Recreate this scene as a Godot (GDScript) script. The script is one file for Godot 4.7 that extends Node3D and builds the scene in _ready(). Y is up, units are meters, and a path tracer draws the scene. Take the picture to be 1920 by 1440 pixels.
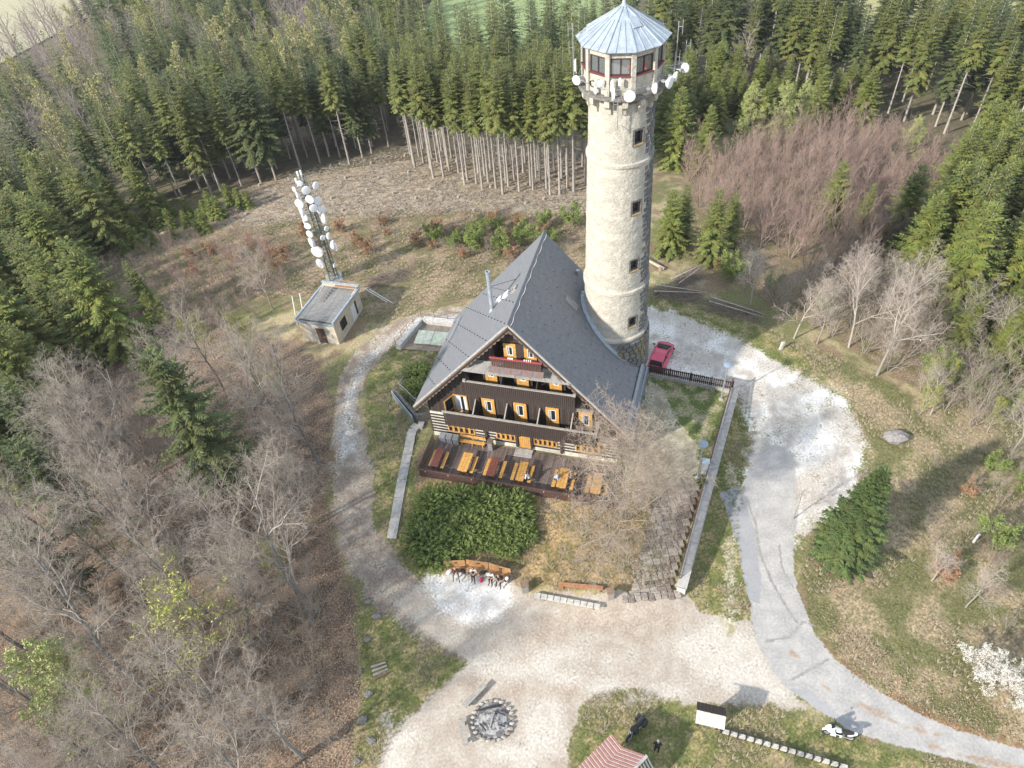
extends Node3D
# An aerial view of a stone lookout tower and a mountain chalet on a wooded hilltop.
const HOUSE := Vector3(-7.365, 0.0, -42.022)
const HOUSE_TURN := -19.2
const TOWER := Vector3(9.32, 0.0, -45.3)
const HALF := 48.0
const MIDZ := -52.0
var M := {}
var T := {}
var taken := {}

func _ready() -> void:
	var cam := Camera3D.new()
	cam.name = "camera"
	cam.position = Vector3(0, 48, 0)
	cam.basis = Basis(Vector3(0.994087, -0.076043, 0.077512), Vector3(0.108585, 0.696168, -0.709619), Vector3(0.0, 0.713840, 0.700309))
	cam.fov = 56.75
	cam.far = 2500.0
	cam.near = 0.5
	add_child(cam)
	cam.current = true
	var env := Environment.new()
	var sky := Sky.new()
	var sm := ProceduralSkyMaterial.new()
	sm.sky_top_color = Color(0.66, 0.71, 0.78)
	sm.sky_horizon_color = Color(0.91, 0.92, 0.93)
	sm.sky_curve = 0.12
	sm.ground_horizon_color = Color(0.70, 0.72, 0.72)
	sm.ground_bottom_color = Color(0.28, 0.29, 0.22)
	sm.sky_energy_multiplier = 1.12
	sky.sky_material = sm
	env.background_mode = Environment.BG_SKY
	env.sky = sky
	env.tonemap_mode = Environment.TONE_MAPPER_LINEAR
	env.tonemap_exposure = 1.62
	env.sdfgi_enabled = true
	env.ssao_enabled = true
	env.ssil_enabled = true
	env.fog_enabled = true
	env.fog_density = 0.00015
	env.fog_light_color = Color(0.84, 0.86, 0.87)
	var we := WorldEnvironment.new()
	we.name = "world_environment"
	we.environment = env
	add_child(we)
	var sun := DirectionalLight3D.new()
	sun.name = "sun"
	sun.light_color = Color(1.0, 0.972, 0.93)
	sun.light_energy = 1.4
	sun.light_angular_distance = 1.6
	sun.shadow_enabled = true
	add_child(sun)
	sun.look_at_from_position(Vector3.ZERO, Vector3(0.775, -0.485, -0.405), Vector3.UP)
	textures()
	materials()
	build_ground()
	build_chalet()
	build_tower()
	build_terrace()
	build_hut()
	build_mast()
	build_basin()
	build_walls_and_stairs()
	build_yard()
	build_vehicles()
	build_people()
	build_trees()
	build_ground_cover()

# ---------------------------------------------------------------- helpers
class B:
	var v := PackedVector3Array()
	var n := PackedVector3Array()
	var c := PackedColorArray()
	var col := Color(1, 1, 1)
	func t3(a: Vector3, b: Vector3, d: Vector3, na: Vector3, nb: Vector3, nd: Vector3) -> void:
		v.append(a); v.append(d); v.append(b)
		n.append(na); n.append(nd); n.append(nb)
		c.append(col); c.append(col); c.append(col)
	func tri(a: Vector3, b: Vector3, d: Vector3) -> void:
		var k := (b - a).cross(d - a).normalized()
		t3(a, b, d, k, k, k)
	func quad(a: Vector3, b: Vector3, d: Vector3, e: Vector3) -> void:
		var k := (d - a).cross(e - b).normalized()
		t3(a, b, d, k, k, k)
		t3(a, d, e, k, k, k)
	func box(o: Vector3, s: Vector3, bs := Basis.IDENTITY, bev := 0.0) -> void:
		var h := s * 0.5
		if bev > 0.0:
			# chamfered along all twelve edges by inset faces
			var i := h - Vector3(bev, bev, bev)
			for ax in 3:
				for sg: float in [-1.0, 1.0]:
					var p := []
					for q in [[-1, -1], [1, -1], [1, 1], [-1, 1]]:
						var w := Vector3.ZERO
						w[ax] = sg * h[ax]
						w[(ax + 1) % 3] = q[0] * i[(ax + 1) % 3]
						w[(ax + 2) % 3] = q[1] * i[(ax + 2) % 3]
						p.append(o + bs * w)
					if sg > 0: quad(p[0], p[1], p[2], p[3])
					else: quad(p[3], p[2], p[1], p[0])
			for ax in 3:
				var a1 := (ax + 1) % 3
				var a2 := (ax + 2) % 3
				for q in [[-1, -1], [1, -1], [1, 1], [-1, 1]]:
					var w := []
					for e in [[-1, 0], [1, 0], [1, 1], [-1, 1]]:
						var k := Vector3.ZERO
						k[ax] = e[0] * i[ax]
						k[a1] = q[0] * (h[a1] if e[1] == 0 else i[a1])
						k[a2] = q[1] * (i[a2] if e[1] == 0 else h[a2])
						w.append(o + bs * k)
					if q[0] * q[1] > 0: quad(w[0], w[1], w[2], w[3])
					else: quad(w[3], w[2], w[1], w[0])
			return
		for ax in 3:
			for sg: float in [-1.0, 1.0]:
				var p := []
				for q in [[-1, -1], [1, -1], [1, 1], [-1, 1]]:
					var w := Vector3.ZERO
					w[ax] = sg * h[ax]
					w[(ax + 1) % 3] = q[0] * h[(ax + 1) % 3]
					w[(ax + 2) % 3] = q[1] * h[(ax + 2) % 3]
					p.append(o + bs * w)
				if sg > 0: quad(p[0], p[1], p[2], p[3])
				else: quad(p[3], p[2], p[1], p[0])
	func bar(a: Vector3, b: Vector3, w: float, h: float, up := Vector3.UP) -> void:
		var d := b - a
		var x := d.normalized()
		var z := x.cross(up)
		z = z.normalized() if z.length() > 0.001 else Vector3(0, 0, 1)
		var y := z.cross(x)
		box((a + b) * 0.5, Vector3(d.length(), h, w), Basis(x, y, z))
	func tube(p: PackedVector3Array, r: PackedFloat32Array, k: int, cap := false) -> void:
		var px := Vector3.ZERO
		var ra := PackedVector3Array()
		var rn := PackedVector3Array()
		for i in p.size():
			var d := (p[mini(i + 1, p.size() - 1)] - p[maxi(i - 1, 0)]).normalized()
			if i == 0:
				px = d.cross(Vector3(0.31, 0.2, 0.93)).normalized()
			else:
				px = (px - d * px.dot(d)).normalized()
			var py := d.cross(px)
			var qa := PackedVector3Array()
			var qn := PackedVector3Array()
			for j in k:
				var t := TAU * j / k
				var u := px * cos(t) + py * sin(t)
				qn.append(u)
				qa.append(p[i] + u * r[i])
			if i > 0:
				for j in k:
					var j2 := (j + 1) % k
					t3(ra[j], ra[j2], qa[j2], rn[j], rn[j2], qn[j2])
					t3(ra[j], qa[j2], qa[j], rn[j], qn[j2], qn[j])
			if cap and (i == 0 or i == p.size() - 1):
				var s := -d if i == 0 else d
				for j in k:
					if i == 0: t3(p[i], qa[(j + 1) % k], qa[j], s, s, s)
					else: t3(p[i], qa[j], qa[(j + 1) % k], s, s, s)
			ra = qa
			rn = qn
	func rod(a: Vector3, b: Vector3, r: float, k := 6) -> void:
		tube(PackedVector3Array([a, b]), PackedFloat32Array([r, r]), k, true)
	func lathe(o: Vector3, pr: PackedVector2Array, k: int, bs := Basis.IDENTITY, flat := false) -> void:
		for i in pr.size() - 1:
			var e := pr[i + 1] - pr[i]
			var nn := Vector2(e.y, -e.x).normalized()
			for j in k:
				var a := TAU * j / k
				var b := TAU * (j + 1) / k
				var da := Vector3(sin(a), 0, cos(a))
				var db := Vector3(sin(b), 0, cos(b))
				var p0 := o + bs * (da * pr[i].x + Vector3.UP * pr[i].y)
				var p1 := o + bs * (db * pr[i].x + Vector3.UP * pr[i].y)
				var p2 := o + bs * (db * pr[i + 1].x + Vector3.UP * pr[i + 1].y)
				var p3 := o + bs * (da * pr[i + 1].x + Vector3.UP * pr[i + 1].y)
				if flat:
					quad(p0, p1, p2, p3)
					continue
				var na := bs * (da * nn.x + Vector3.UP * nn.y)
				var nb := bs * (db * nn.x + Vector3.UP * nn.y)
				t3(p0, p1, p2, na, nb, nb)
				t3(p0, p2, p3, na, nb, na)
	func prism(poly: PackedVector2Array, z0: float, z1: float, tf := Transform3D.IDENTITY) -> void:
		var ix := Geometry2D.triangulate_polygon(poly)
		var ccw := not Geometry2D.is_polygon_clockwise(poly)
		for i in range(0, ix.size(), 3):
			var a := poly[ix[i]]
			var b := poly[ix[i + 1]]
			var d := poly[ix[i + 2]]
			if (b - a).cross(d - a) < 0:
				var w := b
				b = d
				d = w
			tri(tf * Vector3(a.x, a.y, z1), tf * Vector3(b.x, b.y, z1), tf * Vector3(d.x, d.y, z1))
			tri(tf * Vector3(a.x, a.y, z0), tf * Vector3(d.x, d.y, z0), tf * Vector3(b.x, b.y, z0))
		for i in poly.size():
			var a := poly[i]
			var b := poly[(i + 1) % poly.size()]
			if not ccw:
				var w := a
				a = b
				b = w
			quad(tf * Vector3(a.x, a.y, z0), tf * Vector3(b.x, b.y, z0), tf * Vector3(b.x, b.y, z1), tf * Vector3(a.x, a.y, z1))
	func rock(o: Vector3, s: Vector3, sd: int) -> void:
		var rg := RandomNumberGenerator.new()
		rg.seed = sd
		var rows := 5
		var k := 8
		var g := []
		for i in rows + 1:
			var row := PackedVector3Array()
			for j in k:
				var th := PI * i / rows
				var ph := TAU * j / k
				var d := Vector3(sin(th) * cos(ph), cos(th), sin(th) * sin(ph))
				var f := rg.randf_range(0.8, 1.15) if i > 0 and i < rows else 0.92
				row.append(o + Vector3(d.x * s.x, d.y * s.y, d.z * s.z) * f)
			g.append(row)
		for i in rows:
			for j in k:
				var j2 := (j + 1) % k
				if i > 0: tri(g[i][j], g[i][j2], g[i + 1][j2])
				if i < rows - 1: tri(g[i][j], g[i + 1][j2], g[i + 1][j])
	func mesh() -> ArrayMesh:
		var am := ArrayMesh.new()
		var a := []
		a.resize(Mesh.ARRAY_MAX)
		a[Mesh.ARRAY_VERTEX] = v
		a[Mesh.ARRAY_NORMAL] = n
		a[Mesh.ARRAY_COLOR] = c
		am.add_surface_from_arrays(Mesh.PRIMITIVE_TRIANGLES, a)
		return am

func numbered(parent: Node, called: String) -> String:
	var k := str(parent.get_instance_id()) + called
	var i: int = taken.get(k, 0)
	taken[k] = i + 1
	return called if i == 0 else "%s_%03d" % [called, i]

func put(called: String, mesh: Mesh, mt: Material, parent: Node = self) -> MeshInstance3D:
	var o := MeshInstance3D.new()
	o.name = numbered(parent, called)
	o.mesh = mesh
	o.material_override = mt
	parent.add_child(o, true)
	return o

func obj(called: String, b: B, mt: Material, parent: Node = self) -> MeshInstance3D:
	return put(called, b.mesh(), mt, parent)

func tag(o: Node, label: String, category := "", group := "", kind := "") -> Node:
	if label: o.set_meta("label", label)
	if category: o.set_meta("category", category)
	if group: o.set_meta("group", group)
	if kind: o.set_meta("kind", kind)
	return o

func thing(called: String, label: String, category: String, at := Vector3.ZERO, turn := 0.0, group := "") -> Node3D:
	var o := Node3D.new()
	o.name = numbered(self, called)
	add_child(o, true)
	o.position = at
	o.rotation_degrees.y = turn
	tag(o, label, category, group)
	return o

func copy(src: Node3D, at: Vector3, turn: float, label := "", sc := 1.0) -> Node3D:
	var r: Node3D = src.duplicate()
	r.name = numbered(self, String(src.name).rstrip("0123456789").trim_suffix("_"))
	add_child(r, true)
	r.position = at
	r.rotation_degrees = Vector3(src.rotation_degrees.x, turn, src.rotation_degrees.z)
	r.scale = Vector3.ONE * sc
	if label: r.set_meta("label", label)
	return r

func V2(a: Array) -> PackedVector2Array:
	var p := PackedVector2Array()
	for i in range(0, a.size(), 2):
		p.append(Vector2(a[i], a[i + 1]))
	return p

func srgb(r: float, g: float, b: float) -> Color:
	return Color(r, g, b).linear_to_srgb()

# ---------------------------------------------------------------- textures and materials
func noise(sd: int, fq: float, oct := 4, kind := FastNoiseLite.TYPE_SIMPLEX_SMOOTH) -> FastNoiseLite:
	var f := FastNoiseLite.new()
	f.seed = sd
	f.frequency = fq
	f.noise_type = kind
	f.fractal_octaves = oct
	return f

func tex_from(fn: Callable, w := 256) -> ImageTexture:
	var d := PackedByteArray()
	d.resize(w * w * 3)
	for y in w:
		for x in w:
			var k: Color = fn.call(x, y)
			var i := (y * w + x) * 3
			d[i] = clampi(int(k.r * 255), 0, 255)
			d[i + 1] = clampi(int(k.g * 255), 0, 255)
			d[i + 2] = clampi(int(k.b * 255), 0, 255)
	return ImageTexture.create_from_image(Image.create_from_data(w, w, false, Image.FORMAT_RGB8, d))

func seam(f: FastNoiseLite, w := 256) -> PackedByteArray:
	var im := f.get_seamless_image(w, w)
	im.convert(Image.FORMAT_L8)
	return im.get_data()

func grey(v: float) -> Color:
	return Color(v, v, v)

func textures() -> void:
	var a := seam(noise(1, 0.02, 5))
	var b := seam(noise(2, 0.12, 3))
	var cc := seam(noise(3, 0.05, 3, FastNoiseLite.TYPE_CELLULAR))
	T.grain = tex_from(func(x: int, y: int): return grey(0.74 + 0.25 * a[y * 256 + x] / 255.0 + 0.28 * (b[y * 256 + x] / 255.0 - 0.3)))
	T.wood = tex_from(func(x: int, y: int): return grey(0.76 + 0.45 * (b[y * 256 + ((x / 12 + 7 * (y / 2)) & 255)] / 255.0 - 0.2) + 0.2 * (a[y * 256 + x] / 255.0 - 0.4)))
	T.plaster = tex_from(func(x: int, y: int):
		var q := 0.88 + 0.2 * (a[y * 256 + x] / 255.0 - 0.4) + 0.28 * (b[y * 256 + x] / 255.0 - 0.45)
		return Color(q, q * 0.99, q * 0.96))
	T.slate = tex_from(func(x: int, y: int):
		var row := y / 16
		var ox := (x + (row % 2) * 12) % 256
		var edge := 0.86 if (y % 16 == 0 or ox % 24 == 0) else 1.0
		var id := (row * 53 + (ox / 24) * 29) % 97
		return grey((0.88 + 0.07 * id / 97.0 + 0.2 * (a[y * 256 + x] / 255.0 - 0.4)) * edge))
	T.rock = tex_from(func(x: int, y: int): return grey(0.62 + 0.4 * cc[y * 256 + x] / 255.0 + 0.3 * (a[y * 256 + x] / 255.0 - 0.3)))
	var hm := Image.create_from_data(256, 256, false, Image.FORMAT_L8, seam(noise(5, 0.06, 5)))
	var nm: Image = hm.duplicate()
	nm.convert(Image.FORMAT_RGBA8)
	nm.bump_map_to_normal_map(6.0)
	T.bump = ImageTexture.create_from_image(nm)

func mat(name_: String, col: Color, rough := 0.9, tex := "", scale := 0.5, metal := 0.0, bump := 0.0) -> StandardMaterial3D:
	if M.has(name_): return M[name_]
	var m := StandardMaterial3D.new()
	m.albedo_color = col
	m.roughness = rough
	m.metallic = metal
	m.vertex_color_use_as_albedo = true
	if tex:
		m.albedo_texture = T[tex]
		m.uv1_triplanar = true
		m.uv1_world_triplanar = true
		m.uv1_scale = Vector3.ONE * scale
	if bump > 0.0:
		m.normal_enabled = true
		m.normal_texture = T.bump
		m.normal_scale = bump
		m.uv1_triplanar = true
		m.uv1_world_triplanar = true
		m.uv1_scale = Vector3.ONE * scale
	m.cull_mode = BaseMaterial3D.CULL_DISABLED
	M[name_] = m
	return m

func materials() -> void:
	mat("dark_wood", srgb(0.060, 0.042, 0.035), 0.8, "wood", 0.7)
	mat("dark_wood_red", srgb(0.105, 0.055, 0.045), 0.75, "wood", 0.7)
	mat("verge_wood", srgb(0.17, 0.12, 0.095), 0.8, "wood", 0.7)
	mat("grey_wood", srgb(0.40, 0.36, 0.32), 0.85, "wood", 0.6)
	mat("deck_wood", srgb(0.19, 0.145, 0.125), 0.85, "wood", 0.6)
	mat("orange_wood", srgb(0.70, 0.38, 0.10), 0.6, "wood", 0.6)
	mat("bench_wood", srgb(0.52, 0.27, 0.11), 0.6, "wood", 0.6)
	mat("red_wood", srgb(0.27, 0.09, 0.06), 0.6, "wood", 0.6)
	mat("red_paint", srgb(0.36, 0.06, 0.07), 0.5)
	mat("slate", srgb(0.20, 0.207, 0.222), 0.6, "slate", 0.45)
	mat("lead", srgb(0.33, 0.38, 0.42), 0.45, "grain", 0.5, 0.3)
	mat("zinc", srgb(0.50, 0.56, 0.61), 0.4, "grain", 0.3, 0.35)
	mat("steel", srgb(0.55, 0.57, 0.58), 0.3, "", 1.0, 0.8)
	mat("galvanised", srgb(0.47, 0.49, 0.50), 0.45, "grain", 0.8, 0.4)
	mat("white", srgb(0.78, 0.78, 0.76), 0.5)
	mat("dish_white", srgb(0.82, 0.82, 0.82), 0.4)
	mat("plaster", srgb(0.55, 0.525, 0.475), 0.95, "plaster", 0.2, 0.0, 0.28)
	mat("chink", srgb(0.74, 0.72, 0.67), 0.9, "plaster", 0.4)
	mat("hut_plaster", srgb(0.62, 0.56, 0.46), 0.95, "plaster", 0.3)
	mat("stone", srgb(0.25, 0.235, 0.215), 0.95, "rock", 0.5, 0.0, 1.0)
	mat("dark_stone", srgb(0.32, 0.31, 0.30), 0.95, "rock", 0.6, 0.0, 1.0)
	mat("concrete", srgb(0.46, 0.44, 0.41), 0.95, "grain", 0.4)
	mat("concrete_light", srgb(0.62, 0.60, 0.56), 0.95, "grain", 0.4)
	mat("step_stone", srgb(0.37, 0.31, 0.255), 0.95, "rock", 0.7)
	mat("corrugated", srgb(0.40, 0.19, 0.15), 0.5, "grain", 0.6)
	mat("corrugated_pale", srgb(0.52, 0.38, 0.35), 0.5, "grain", 0.6)
	mat("felt", srgb(0.30, 0.285, 0.265), 0.95, "grain", 0.5)
	mat("paint", Color(1, 1, 1), 0.5)
	mat("gloss", Color(1, 1, 1), 0.22)
	mat("cloth", Color(1, 1, 1), 0.9)
	mat("rubber", srgb(0.02, 0.02, 0.02), 0.85)
	mat("black", srgb(0.025, 0.024, 0.024), 0.6)
	mat("leaf", Color(1, 1, 1), 0.75)
	M.leaf.backlight_enabled = true
	M.leaf.backlight = Color(0.16, 0.17, 0.07)
	mat("needles", Color(1, 1, 1), 0.7)
	mat("bark", Color(1, 1, 1), 0.95, "grain", 1.2)
	mat("twig", Color(1, 1, 1), 0.95)
	var g := mat("glass", srgb(0.02, 0.025, 0.03), 0.06)
	g.metallic_specular = 0.6
	var pane := StandardMaterial3D.new()
	pane.albedo_color = Color(0.75, 0.8, 0.8, 0.12)
	pane.transparency = BaseMaterial3D.TRANSPARENCY_ALPHA
	pane.roughness = 0.03
	M.pane = pane

# ---------------------------------------------------------------- the ground
const TERRACE := [Vector2(-9.06, -38.06), Vector2(-3.7, -53.45), Vector2(10.75, -48.42), Vector2(19.6, -43.3), Vector2(14.6, -34.2), Vector2(6.52, -32.63)]
const WALL_BACK := Vector2(20.1, -43.3)
const WALL_FRONT := Vector2(10.9, -25.4)

func off_terrace(x: float, z: float) -> float:
	var p := Vector2(x, z)
	var inside := true
	var best := 1e9
	for i in 6:
		var a: Vector2 = TERRACE[i]
		var d: Vector2 = TERRACE[(i + 1) % 6] - a
		var q := p - a
		if d.x * q.y - d.y * q.x < 0: inside = false
		best = minf(best, (q - d * clampf(q.dot(d) / d.length_squared(), 0, 1)).length())
	return 0.0 if inside else best

func ground_y(x: float, z: float) -> float:
	var y := -2.4 + 2.3 * smoothstep(24.0, 46.0, -z)
	var s := Vector2(x - 4, z + 44).length() - 30.0
	var f := 0.5 * (s + sqrt(s * s + 64))
	y -= 38.0 * (1.0 - exp(-f * 0.13 / 38.0))
	var side := (WALL_FRONT.x - WALL_BACK.x) * (z - WALL_BACK.y) - (WALL_FRONT.y - WALL_BACK.y) * (x - WALL_BACK.x)
	if side > 0 and s < 4.0:
		y = maxf(y, -0.1 - 0.28 * maxf(0, off_terrace(x, z) - 0.2))
	return y

func on_ground(x: float, z: float, up := 0.0) -> Vector3:
	return Vector3(x, ground_y(x, z) + up, z)

# one entry per kind of ground: outline in metres, two tones, grain, raggedness of its edge
var ASPHALT := V2([20.5,-36.8,22.1,-37.5,23.3,-36.4,22.2,-31.6,20.7,-28.5,19.9,-25.9,19.8,-23.4,19.8,-21.4,20.6,-19.4,22.4,-17.4,24.6,-15.6,26.9,-14.3,31.5,-12.5,31.5,-10.9,27.5,-12.1,22.9,-13.6,19.9,-14.8,18.3,-16.2,16.6,-17.8,15.8,-19.6,15.5,-21.6,15.7,-23.0,16.2,-25.5,16.7,-29.4,18.2,-34.2])
var PARKING := V2([12.0,-56.8,16.7,-55.6,19.9,-53.0,23.2,-49.7,25.2,-46.4,27.7,-43.6,29.5,-41.8,29.6,-38.4,28.9,-34.8,26.8,-32.1,23.9,-30.2,21.9,-29.3,20.3,-28.6,17.3,-29.8,18.7,-34.9,20.3,-39.4,20.6,-43.2,16.7,-45.0,13.1,-47.2,10.5,-51.4])
var TRACK := V2([10.5,-57,3.0,-58.5,-2.5,-59.2,-5.4,-59.9,-9.4,-59.4,-12.8,-57.7,-15.6,-54.4,-17.0,-50.0,-17.0,-44.5,-16.1,-38.6,-15.4,-33.6,-14.2,-30.1,-11.7,-27.0,-8.4,-24.1,-5.6,-22.7,-2.8,-23.8,-5.9,-26.3,-8.4,-28.1,-10.7,-30.3,-12.1,-32.7,-13.2,-35.5,-12.9,-38.7,-13.5,-42.1,-14.7,-46.8,-14.0,-51.0,-11.5,-54.9,-9.4,-57.1,-5.4,-57.6,-0.9,-56.4,9,-54])
var YARD := V2([-8.8,-28.6,-7.1,-29.2,-1.7,-27.7,-0.1,-26.4,7.1,-25.9,11.4,-25.3,12.3,-23.8,15.4,-22.8,15.8,-20.8,16.5,-18.6,17.8,-16.2,14.9,-17.0,9.9,-17.4,5.8,-19.0,2.8,-18.6,1.3,-16.3,0.7,-13.1,-12.4,-13.5,-11.0,-17.7,-8.8,-19.5,-5.3,-22.1,-8.4,-24.5,-10.9,-27.3])
var WHITE := V2([-8.6,-28.9,-6.5,-29.2,-1.7,-27.9,-1.3,-25.8,-3.1,-25.1,-6.0,-25.0,-7.6,-26.5])
var COURT := V2([12.8,-46.6,19.9,-43.0,14.8,-34.4,13.0,-33.6,8.1,-35.9,11.0,-41.5])
var COURT_PATH := V2([12.8,-46.2,14.1,-43.9,14.4,-39.7,15.4,-37.1,15.2,-35.2,13.5,-33.6,10.4,-33.6,8.4,-35.5,10.5,-40.5])
var SLASH := V2([-41.4,-91.8,-36.8,-98.6,-23.6,-103.2,-11.5,-105.5,-4.3,-99.7,5.5,-98.6,14.7,-96.6,14.8,-75.4,5.0,-77.3,-4.4,-80.0,-15.8,-82.1,-26.5,-85.1,-36.3,-85.7])
var DRY := V2([-53.8,-86.5,-39.0,-88.5,-15.8,-84.1,5.0,-77.3,14.8,-75.4,12.1,-64.5,1.3,-62.9,-4.2,-60.7,-13.9,-58.4,-23.0,-65.2,-33.9,-68.6,-46.0,-74.8])
var LITTER := V2([-49.7,-69.9,-45.0,-73.4,-30.7,-63.4,-19.3,-54.1,-16.9,-47.0,-17.1,-38.7,-15.9,-33.2,-14.9,-29.9,-13.6,-26.7,-13.4,-22.6,-12.9,-19.5,-12.6,-3,-49,-3])
var INNER := V2([-14.0,-51.0,-10.4,-56,-4,-56,-8.2,-45,-9.1,-40,-9,-35,-8,-31,-8.8,-28.8,-10.7,-30.3,-12.8,-35.2,-12.7,-39.8,-14.2,-46.0])
var LITTER_EAST := V2([24,-60,21,-66,24,-72,26,-86,40,-96,49,-101,49,-38,42,-36,37,-42,33,-46,31,-50,27,-55])
var BANK := V2([-9.0,-37.2,7.6,-33.2,10,-34,10.5,-26.2,7.5,-25.9,-0.1,-27.2,-4.1,-29.6,-9.2,-30.1])
var GRASS_WEST := V2([-13.8,-26.8,-11.3,-26.5,-5.3,-22.1,-8.4,-19.5,-11.0,-17.3,-12.4,-13.5,-13.8,-13.6,-13.0,-20.7])
var GRASS_WALL := V2([11.4,-25.6,20.0,-42.5,21.0,-41.7,21.0,-39.3,18.4,-34.4,16.6,-29.4,16.0,-25.5,15.3,-23.0,12.7,-23.7])
var GRASS_SOUTH := V2([2.8,-18.6,5.8,-19.0,9.9,-17.4,14.9,-17.0,18.5,-15.0,22.8,-13.4,29.3,-11.0,29,-6,0.7,-6,1.5,-15.5])
var MEADOW := V2([26.2,-49.1,29.7,-42.4,30.1,-38.3,29.4,-34.2,22.7,-29.2,20.1,-25.9,19.9,-21.7,21.5,-18.9,24.1,-16.2,30.5,-13.1,40.7,-27.8,45.3,-39.6,36.7,-40.2,30,-47])
var VERGE := V2([11,-59,16.7,-57.6,21,-55,26,-51,30,-45,27,-43,23.0,-49.0,19.9,-52.5,16.7,-55.2,11,-56.5])

func zone_mask(polys: Array, soft: int) -> PackedByteArray:
	var w := 768
	var d := PackedByteArray()
	d.resize(w * w)
	for poly: PackedVector2Array in polys:
		for y in w:
			var z := MIDZ - HALF + (y + 0.5) * 2 * HALF / w
			var xs := []
			for i in poly.size():
				var a := poly[i]
				var b := poly[(i + 1) % poly.size()]
				if (a.y > z) != (b.y > z):
					xs.append(a.x + (z - a.y) / (b.y - a.y) * (b.x - a.x))
			xs.sort()
			for i in range(0, xs.size() - 1, 2):
				var x0 := clampi(int((xs[i] + HALF) / (2 * HALF) * w), 0, w)
				var x1 := clampi(int((xs[i + 1] + HALF) / (2 * HALF) * w), 0, w)
				for x in range(x0, x1):
					d[y * w + x] = 255
	var im := Image.create_from_data(w, w, false, Image.FORMAT_L8, d)
	im.resize(soft, soft, Image.INTERPOLATE_TRILINEAR)
	im.resize(GT, GT, Image.INTERPOLATE_BILINEAR)
	return im.get_data()

const GT := 1280
var zones := []
var N1: PackedByteArray
var N2: PackedByteArray
var N3: PackedByteArray
var N4: PackedByteArray
var ground_rows := []

func fill_row(y: int) -> void:
	var row := PackedByteArray()
	row.resize(GT * 3)
	# the zones that reach into this row
	var act := []
	for q in zones:
		if y >= q[10] and y <= q[11]: act.append(q)
	for x in GT:
		var i := y * GT + x
		var a := N1[i] / 255.0
		var b := N2[i] / 255.0
		var f := N3[i] / 255.0 - 0.5
		var g := N4[i] / 255.0
		# grass, dry grass and bare earth between the named surfaces
		var t := clampf((a - 0.42) * 4.0 + (b - 0.5) * 1.6, 0, 1)
		var e := clampf((g - 0.56) * 7.0 + f * 0.8, 0, 0.8)
		var r := lerpf(lerpf(112, 160, t), 128, e)
		var gg := lerpf(lerpf(110, 147, t), 108, e)
		var bb := lerpf(lerpf(72, 113, t), 86, e)
		var k := 0.55
		for q in act:
			if x < q[9] or x > q[12]: continue
			var mv: int = q[0][i]
			if mv == 0: continue
			var w := clampf((mv / 255.0 - 0.5 + (b - 0.5) * q[7] + f * q[8]) * q[6] + 0.5, 0, 1)
			if w <= 0.0: continue
			var s := clampf((((a if q[4] == 1 else (b if q[4] == 2 else g)) - 0.5) * q[5]) + 0.5 + f * 0.5, 0, 1)
			var cc: Color = q[1].lerp(q[2], s)
			r = lerpf(r, cc.r, w)
			gg = lerpf(gg, cc.g, w)
			bb = lerpf(bb, cc.b, w)
			k = lerpf(k, q[3], w)
		var m := 1.0 + f * k
		row[x * 3] = clampi(int(r * m), 0, 255)
		row[x * 3 + 1] = clampi(int(gg * m), 0, 255)
		row[x * 3 + 2] = clampi(int(bb * m), 0, 255)
	ground_rows[y] = row

func noise_map(sd: int, fq: float, oct: int) -> PackedByteArray:
	var im := noise(sd, fq, oct).get_image(GT, GT, false, false, true)
	im.convert(Image.FORMAT_L8)
	return im.get_data()

func zone(polys: Array, c1: Color, c2: Color, grain: float, pick: int, mixk: float, sharp := 3.0, ragged := 1.2, fine := 0.8, soft := 256) -> void:
	# pixel bounds, a few metres wider than the outline for the soft edge
	var bb := Rect2(polys[0][0], Vector2.ZERO)
	for q: PackedVector2Array in polys:
		for e in q: bb = bb.expand(e)
	bb = bb.grow(2.5)
	var px := GT / (2 * HALF)
	zones.append([zone_mask(polys, soft), c1, c2, grain, pick, mixk, sharp, ragged, fine, int((bb.position.x + HALF) * px), int((bb.position.y - MIDZ + HALF) * px), int((bb.end.y - MIDZ + HALF) * px), int((bb.end.x + HALF) * px)])

func rgb(r: int, g: int, b: int) -> Color:
	return Color(r, g, b)

func ribbon(pts: PackedVector2Array, w: float) -> PackedVector2Array:
	var l := PackedVector2Array()
	var r := PackedVector2Array()
	for i in pts.size():
		var d := (pts[mini(i + 1, pts.size() - 1)] - pts[maxi(i - 1, 0)]).normalized()
		var s := Vector2(-d.y, d.x) * w * 0.5
		l.append(pts[i] + s)
		r.insert(0, pts[i] - s)
	l.append_array(r)
	return l

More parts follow.
